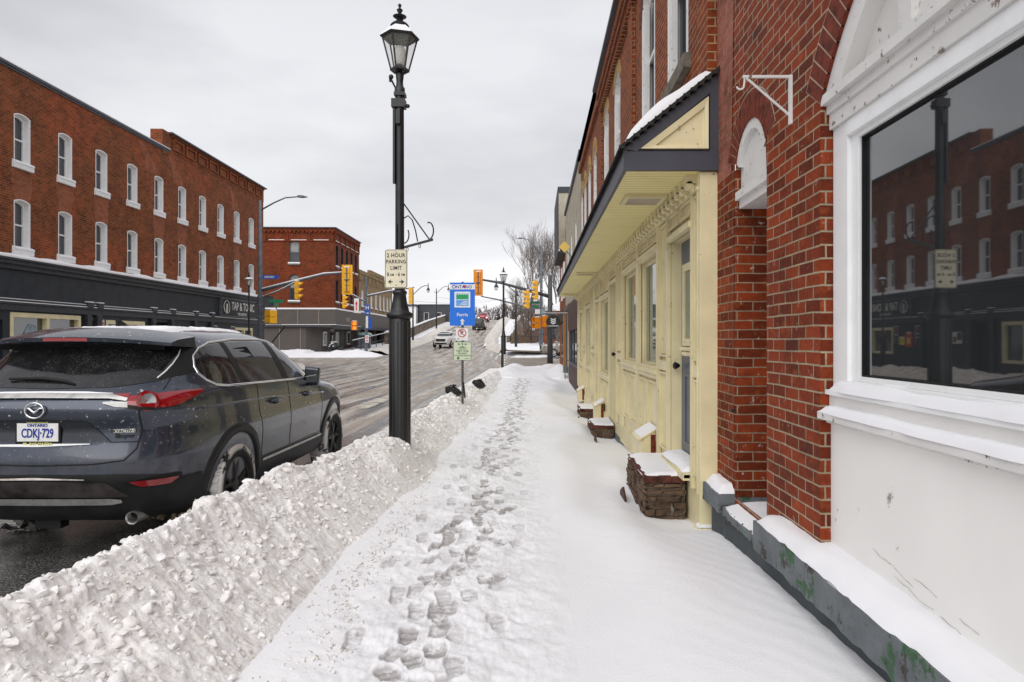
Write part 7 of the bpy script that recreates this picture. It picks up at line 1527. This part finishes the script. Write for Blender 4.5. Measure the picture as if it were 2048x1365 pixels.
head('traffic_light', 'yellow signal in profile hanging from the thinner arm, left of the other profile signal', (-.45, 43.6, 4.25), R(-90), 4, group='traffic lights', ph=.29)
ped((.18, 43.6, 2.75), 'orange pedestrian signal facing left on the right corner pole', R(-60), 'signal_orange'); ped((.62, 43.7, 2.85), 'orange pedestrian signal facing away on the right corner pole', R(120), 'signal_orange')
G2 = thing('street_sign', 'green street name sign hanging below the right signals', 'sign', (.0, 43.9, 3.95)); mb = MB(); mb.box(-.3, .3, -.01, .01, .05, .2); mb.box(-.2, .25, -.01, .01, -.2, -.05); mb.build('plate', 'street_green', G2)
W2 = thing('small_sign', 'white and teal pair of small plates above the right pedestrian signals', 'sign', (.35, 43.6, 3.45)); mb = MB(); mb.box(-.35, -.03, -.01, .01, -.12, .18); mb.build('plate', 'sign_white', W2); mb = MB(); mb.box(.03, .3, -.01, .01, -.1, .18); mb.build('teal_plate', 'glass_teal', W2)
# right far pole with street light
P4 = thing('signal_pole', 'tall pale steel pole with high curved street light beyond the right corner', 'signal pole', (.55, 60, .5)); mb = MB(); mb.lathe([(.16, 0), (.13, 5), (.09, 9.4), (.02, 9.45)], 12); mb.build('pole', 'galv', P4, smooth=True); streetlight(P4, 0, 8.6, -1.7, dz=1.5)
arm(P4, [(0, 0, 3.6), (-2.0, 0, 4.25), (-4.0, 0, 4.75), (-5.3, 0, 5.0)], [.09, .08, .06, .05], snowtop=False)
# ---------------------------------------------------------------- bridge lamps
def bridge_lamp(loc, label, h=7.2, d=1, pend=True):
    t = thing('bridge_lamp', label, 'street lamp', loc, 0, 'curved arm lamps along the bridge'); mb = MB(); mb.lathe([(.13, 0), (.10, 2), (.075, h), (.02, h+.3)], 10); mb.build('pole', 'black_metal', t, smooth=True)
    mb = MB(); mb.tube([(0, 0, h-.5), (d*.5, 0, h-.05), (d*1.05, 0, h+.45), (d*1.5, 0, h+.62), (d*1.9, 0, h+.62)], .045, 6); mb.tube([(0, 0, h-.5), (-d*.35, 0, h-.35), (-d*.4, 0, h-.1)], .03, 6); mb.build('arm', 'black_metal', t)
    mb = MB(); mb.lathe([(.02, h+1.0), (.05, h+.75), (.05, h+.45), (.12, h+.3), (.22, h+.1), (.23, h+.05)], 12, (d*1.9, 0, 0)); l_ = mb.build('lamp_shade', 'black_metal', t, smooth=True); mb = MB(); mb.lathe([(.2, h+.05), (.17, h-.12), (.08, h-.25)], 12, (d*1.9, 0, 0)); mb.build('globe', 'globe', l_, smooth=True); return t
for x, y, l_, h_ in ((-15.2, 85, 'nearest curved arm lamp on the left side of the bridge', 6.2), (-15.6, 108, 'second curved arm lamp on the left side, just left of the blue sign', 6.2), (-15.2, 187, 'farthest curved arm lamp, seen over the crest of the bridge', 4.6)): bridge_lamp((x, y, zr(y)+.2), l_, h_)
bridge_lamp((-1.85, 66, .9), 'dark lamp post with arm on the right side of the ramp by the stone wall', 5.8, -1)
bridge_lamp((-.5, 92, 1.3), 'thin lamp post among the bare trees right of the ramp', 6.2, -1)
# ---------------------------------------------------------------- bridge walls, railings
def rampwall(name, label, xs_, y0, y1, h, w_, mat, cat='wall', below=1.5):
    mb = MB(); n = 60; y = np.linspace(y0, y1, n); x = np.interp(y, [y0, y1], xs_); z = zr(y)+.1
    for i in range(n-1): mb.add([(x[i]-w_/2, y[i], z[i]-below), (x[i]+w_/2, y[i], z[i]-below), (x[i]+w_/2, y[i], z[i]+h), (x[i]-w_/2, y[i], z[i]+h), (x[i+1]-w_/2, y[i+1], z[i+1]-below), (x[i+1]+w_/2, y[i+1], z[i+1]-below), (x[i+1]+w_/2, y[i+1], z[i+1]+h), (x[i+1]-w_/2, y[i+1], z[i+1]+h)], [(0, 4, 5, 1), (1, 5, 6, 2), (2, 6, 7, 3), (3, 7, 4, 0)]+([(0, 1, 2, 3)] if i == 0 else []))
    o = mb.build(name, mat, None); tag(o, label, cat)
    m2 = MB()
    for i in range(0, n-1, 3): m2.box(x[i]+w_/2, x[i]+w_/2+.06, y[i], y[i]+.35, z[i]-.3, z[i]+h-.1)
    m2.build('pilasters', mat, o); m3 = MB()
    for i in range(n-1): m3.add([(x[i]-w_/2-.06, y[i], z[i]+h), (x[i]+w_/2+.06, y[i], z[i]+h), (x[i], y[i], z[i]+h+.16), (x[i+1]-w_/2-.06, y[i+1], z[i+1]+h), (x[i+1]+w_/2+.06, y[i+1], z[i+1]+h), (x[i+1], y[i+1], z[i+1]+h+.16)], [(0, 2, 5, 3), (1, 4, 5, 2), (0, 3, 4, 1), (0, 1, 2), (3, 5, 4)])
    m3.build('snow_cap', 'snow', o); return o
rampwall('bridge_wall', 'stained concrete parapet wall with snow on top along the left side of the bridge', (-16.6, -18.6), 76, 170, 1.35, .35, 'concrete_dirty', below=4)
rampwall('bridge_wall', 'snowy parapet wall climbing along the right side of the bridge', (-3.2, -3.1), 83, 158, 1.0, .5, 'concrete', below=4)
def railing(name, label, p0, p1, h, n, posts_mat='black_metal', snowy=True, bars=0):
    t = thing(name, label, 'railing', p0); v = Vector(p1)-Vector(p0); mb = MB(); mb.tube([(0, 0, h), (v.x, v.y, v.z+h)], .035, 6); mb.tube([(0, 0, h*.45), (v.x, v.y, v.z+h*.45)], .02, 5); mb.build('rail', posts_mat, t)
    for k in range(n): q = v*k/(n-1); m2 = MB(); m2.tube([(q.x, q.y, q.z-.2), (q.x, q.y, q.z+h+.08)], .035, 6); m2.build('post', posts_mat, t)
    if bars:
        m2 = MB()
        for k in range(bars): q = v*(k+.5)/bars; m2.tube([(q.x, q.y, q.z+.1), (q.x, q.y, q.z+h)], .012, 4)
        tag(m2.build('bars', posts_mat, t), kind='stuff')
    if snowy: m2 = MB(); m2.tube([(0, 0, h+.04), (v.x, v.y, v.z+h+.04)], .035, 6); m2.build('snow_cap', 'snow', t)
railing('railing', 'black metal handrail with snow in front of the tan brick building', (-15.6, 58.2, .45), (-16.3, 76, 1.35), 1.15, 6)
railing('railing', 'dark metal fence below the trees right of the ramp', (-1.9, 75, .9), (7, 75, .8), 1.2, 7, bars=60, snowy=False)
mb = MB(); mb.prism([(80, .9), (80, 2.15), (83, 2.40), (83, 1.3)], -3.35, -2.95, 'x'); o = mb.build('end_wall', 'concrete_dirty'); tag(o, 'brown stone end wall of the right bridge parapet', 'wall'); mb = MB(); mb.prism([(80, 2.155), (80, 2.25), (83, 2.52), (83, 2.405)], -3.4, -2.9, 'x'); mb.build('snow_cap', 'snow', o)
# power box, snow covered barbecue heap, cabinet
UC = thing('utility_cabinet', 'pale grey round topped cabinet behind the railing by the tan building', 'cabinet', (-16.6, 66.5, .6)); mb = MB(); mb.box(-.55, .55, -.4, .4, 0, 1.5); mb.build('body', 'galv', UC, bevel=.05); mb = MB(); mb.lathe([(.72, 1.5), (.74, 1.6), (.6, 1.75), (.2, 1.82)], 20); mb.build('lid', 'glass_teal', UC, smooth=True)
HP = MB()
for i, (x, y, z, r) in enumerate(((-.3, 0, .35, .38), (.35, .1, .3, .36), (0, -.1, .75, .36), (-.15, .1, 1.0, .25), (.5, -.1, .55, .25))): HP.blob((x, y, z), r, i+50, .35, 12, .85)
ho = HP.build('covered_barbecue', 'bag', None, (-17.0, 58.0, .35), smooth=True); tag(ho, 'dark tarpaulin covered heap against the grey corner building', 'covered heap'); m2 = MB()
for i in range(8): m2.blob((rnd.uniform(-.4, .4), -.1+rnd.uniform(-.2, .1), 1.0+rnd.uniform(-.25, .15)), .12, i, .5, 8, .35)
m2.build('snow_patch', 'snow', ho, smooth=True)
# ---------------------------------------------------------------- trees
def tree(label, loc, H, seed, spread=.5, r0=.16, group=None, depth=5, kind='bare_tree', lean=0, twigr=.016, dense=1.0):
    q = random.Random(seed); tr, br = MB(), MB()
    def grow(p, d, L_, r, lvl):
        pts = [p]; n = 4 if lvl < 3 else 3
        for k in range(n): d = (d+Vector((q.gauss(0, .10), q.gauss(0, .10), .06))).normalized(); pts.append(pts[-1]+d*L_/n)
        (tr if lvl == 0 else br).tube(pts, [max(twigr*.6, r*(1-.4*k/n)) for k in range(n+1)], 7 if lvl < 2 else (4 if lvl < 3 else 3), cap=False)
        if lvl >= depth: return
        m = (q.choice((4, 5)) if lvl == 0 else (q.choice((3, 4, 5)) if lvl < 3 else q.choice((3, 4))))
        for k in range(int(m*dense)):
            a = q.uniform(0, 6.28); s_ = spread*q.uniform(.6, 1.25); u = d.orthogonal().normalized(); v = d.cross(u); nd = (d*math.cos(s_)+(u*math.cos(a)+v*math.sin(a))*math.sin(s_)+Vector((0, 0, .18))).normalized()
            i = q.choice(range(2, n+1)) if lvl else q.choice(range(3, n+1)); grow(pts[i] if k else pts[-1], nd, L_*q.uniform(.58, .8), r*.55 if k else r*.62, lvl+1)
    grow(Vector((0, 0, -.5)), Vector((lean, 0, 1)).normalized(), H*.36, r0, 0)
    t = thing(kind, label, 'tree', loc, 0, group); tr.build('trunk', 'bark', t); br.build('crown', 'twig', t); return t
GT = 'bare trees beyond the right side of the ramp'
tree('largest bare tree spreading behind the round sign and traffic lights', (-.6, 88, 1.0), 14.5, 5, .42, .17, GT, 6, twigr=.010)
tree('bare tree right of the largest one, partly behind the building end', (3.2, 92, 1.0), 13.5, 11, .38, .15, GT, 6, twigr=.010)
tree('slender bare tree left of the largest one, by the ramp wall', (-2.0, 96, 1.0), 9.5, 23, .42, .12, GT, 5, lean=.05, twigr=.010)
tree('low bushy bare tree below the right traffic lights', (.5, 70, .9), 5.5, 31, .6, .10, GT, 5, dense=1.1)
tree('low bare shrub near the dark fence', (2.6, 72, .9), 4.5, 37, .7, .08, GT, 5, dense=1.1)
tree('thin bare tree near the stone end wall', (-1.2, 79, .9), 6.5, 41, .55, .10, GT, 5)
tree('small bare tree standing on the verge beside the silver car', (1.9, 66, .9), 4.2, 43, .6, .07, GT, 5)
def conifer(label, loc, H, seed):
    q = random.Random(seed); t = thing('conifer', label, 'tree', loc, 0, 'conifers on the skyline'); tr = MB(); tr.tube([(0, 0, -1), (0, 0, H)], [.18, .03], 6); tr.build('trunk', 'bark', t); m = MB()
    for k in range(420):
        u = q.random()**.8; z = H*(.12+.88*u); r = (1-u)*H*.24*q.uniform(.4, 1.15)+.08; a = q.uniform(0, 6.28); c, s_ = math.cos(a), math.sin(a); w_ = .2+.25*(1-u)
        m.add([(0, 0, z+.1), (c*r-s_*w_, s_*r+c*w_, z-r*.35), (c*r*1.15, s_*r*1.15, z-r*.15), (c*r+s_*w_, s_*r-c*w_, z-r*.4)], [(0, 1, 2), (0, 2, 3)])
    m.build('crown', 'conifer', t)
for i, (x, y, H, l_) in enumerate(((-11.6, 262, 10, 'tallest dark conifer on the skyline beyond the crest'), (-8.2, 262, 8.5, 'dark conifer on the skyline nearest the tall lantern post'), (-14.5, 268, 7.5, 'small conifer at the left of the skyline row'), (-5.6, 258, 9, 'conifer on the skyline just right of the tall lantern post'))): conifer(l_, (x, y, 1.5), H+5, i+3)
# thicket behind the verge
q = random.Random(19); mb = MB()
for k in range(5200):
    x = q.uniform(-2.6, 9); y = q.uniform(77, 96); z = 1.0+q.random()**1.6*3.6; a = q.uniform(0, 6.28); l_ = q.uniform(.3, 1.0); w_ = q.uniform(.008, .022); dx, dz = l_*math.cos(a)*.6, l_*abs(math.sin(a))+.1
    mb.add([(x-w_, y, z), (x+w_, y, z), (x+dx, y+q.uniform(-.2, .2), z+dz)], [(0, 1, 2)])
tag(mb.build('thicket', simple('thicket_twigs', (.15, .085, .06), .9, var=.5, vs=2)), kind='stuff')
# far woods as one mass
q = random.Random(17); mb = MB()
for k in range(7000):
    x = q.uniform(-60, 25); y = 255+q.uniform(0, 40); top = 4.6+3.4*vnoise(np.array(x*.13), np.array(0.), 5)+2.2*vnoise(np.array(x*.6), np.array(1.), 6); z = 2+q.random()*(float(top)+4.2); h = q.uniform(.8, 2.2); w_ = q.uniform(.06, .22); l_ = q.uniform(-.6, .6)
    mb.add([(x-w_, y, z), (x+w_, y, z), (x+l_, y+q.uniform(-.4, .4), z+h)], [(0, 1, 2)])
tag(mb.build('far_woods', simple('far_twigs', (.12, .10, .10), .9, var=.4)), kind='stuff')
mb = MB()
for i in range(26):
    x = -90+i*6.5; mb.blob((x, 330+(i % 3)*14, 0), 9.5+2.5*math.sin(i*1.7), i, .25, 14, .8)
tag(mb.build('hills', simple('hill_woods', (.13, .12, .13), .95, var=.35, vs=1), smooth=True), kind='structure')
# brick outbuilding among the trees, stone wall piece
OB = thing('outbuilding', 'small dark red brick building among the bare trees right of the junction', 'building', (1.0, 73.5, .6)); mb = MB(); mb.box(0, 5, 0, 5, -.5, 4.2); mb.build('wall', 'brick_orange', OB); mb = MB(); mb.prism([(-.3, 4.2), (5.3, 4.2), (2.5, 5.6)], -.2, 5.2, 'y'); mb.build('roof', 'snow', OB); mb = MB(); mb.box(.8, 1.6, -.05, 0, 1.2, 2.6); mb.build('window', 'glass_win', OB)
mb = MB(); mb.prism([(-3.1, .6), (.2, .5), (.2, 1.4), (-1.2, 2.2), (-2.4, 2.6)], 79, 83, 'y'); tag(mb.build('embankment', 'dirt'), kind='structure')
# overhead wires
wr = thing('overhead_wires', 'thin overhead wires strung across the sky above the bridge', 'wires')
for a, b, s_ in (((-14.1, 57, 6.6), (-28, 59, 8.5), .5), ((-14.1, 57, 6.7), (-17.2, 60, 7.5), .2), ((-15.2, 85, 6.5), (-3, 120, 9.5), .8), ((-15.6, 108, 8.4), (-2, 110, 8.6), .5)):
    A, Bv = Vector(a), Vector(b); m_ = MB(); m_.tube([A.lerp(Bv, k/12)-Vector((0, 0, s_*math.sin(math.pi*k/12))) for k in range(13)], .012, 4); m_.build('wire', 'black', wr)
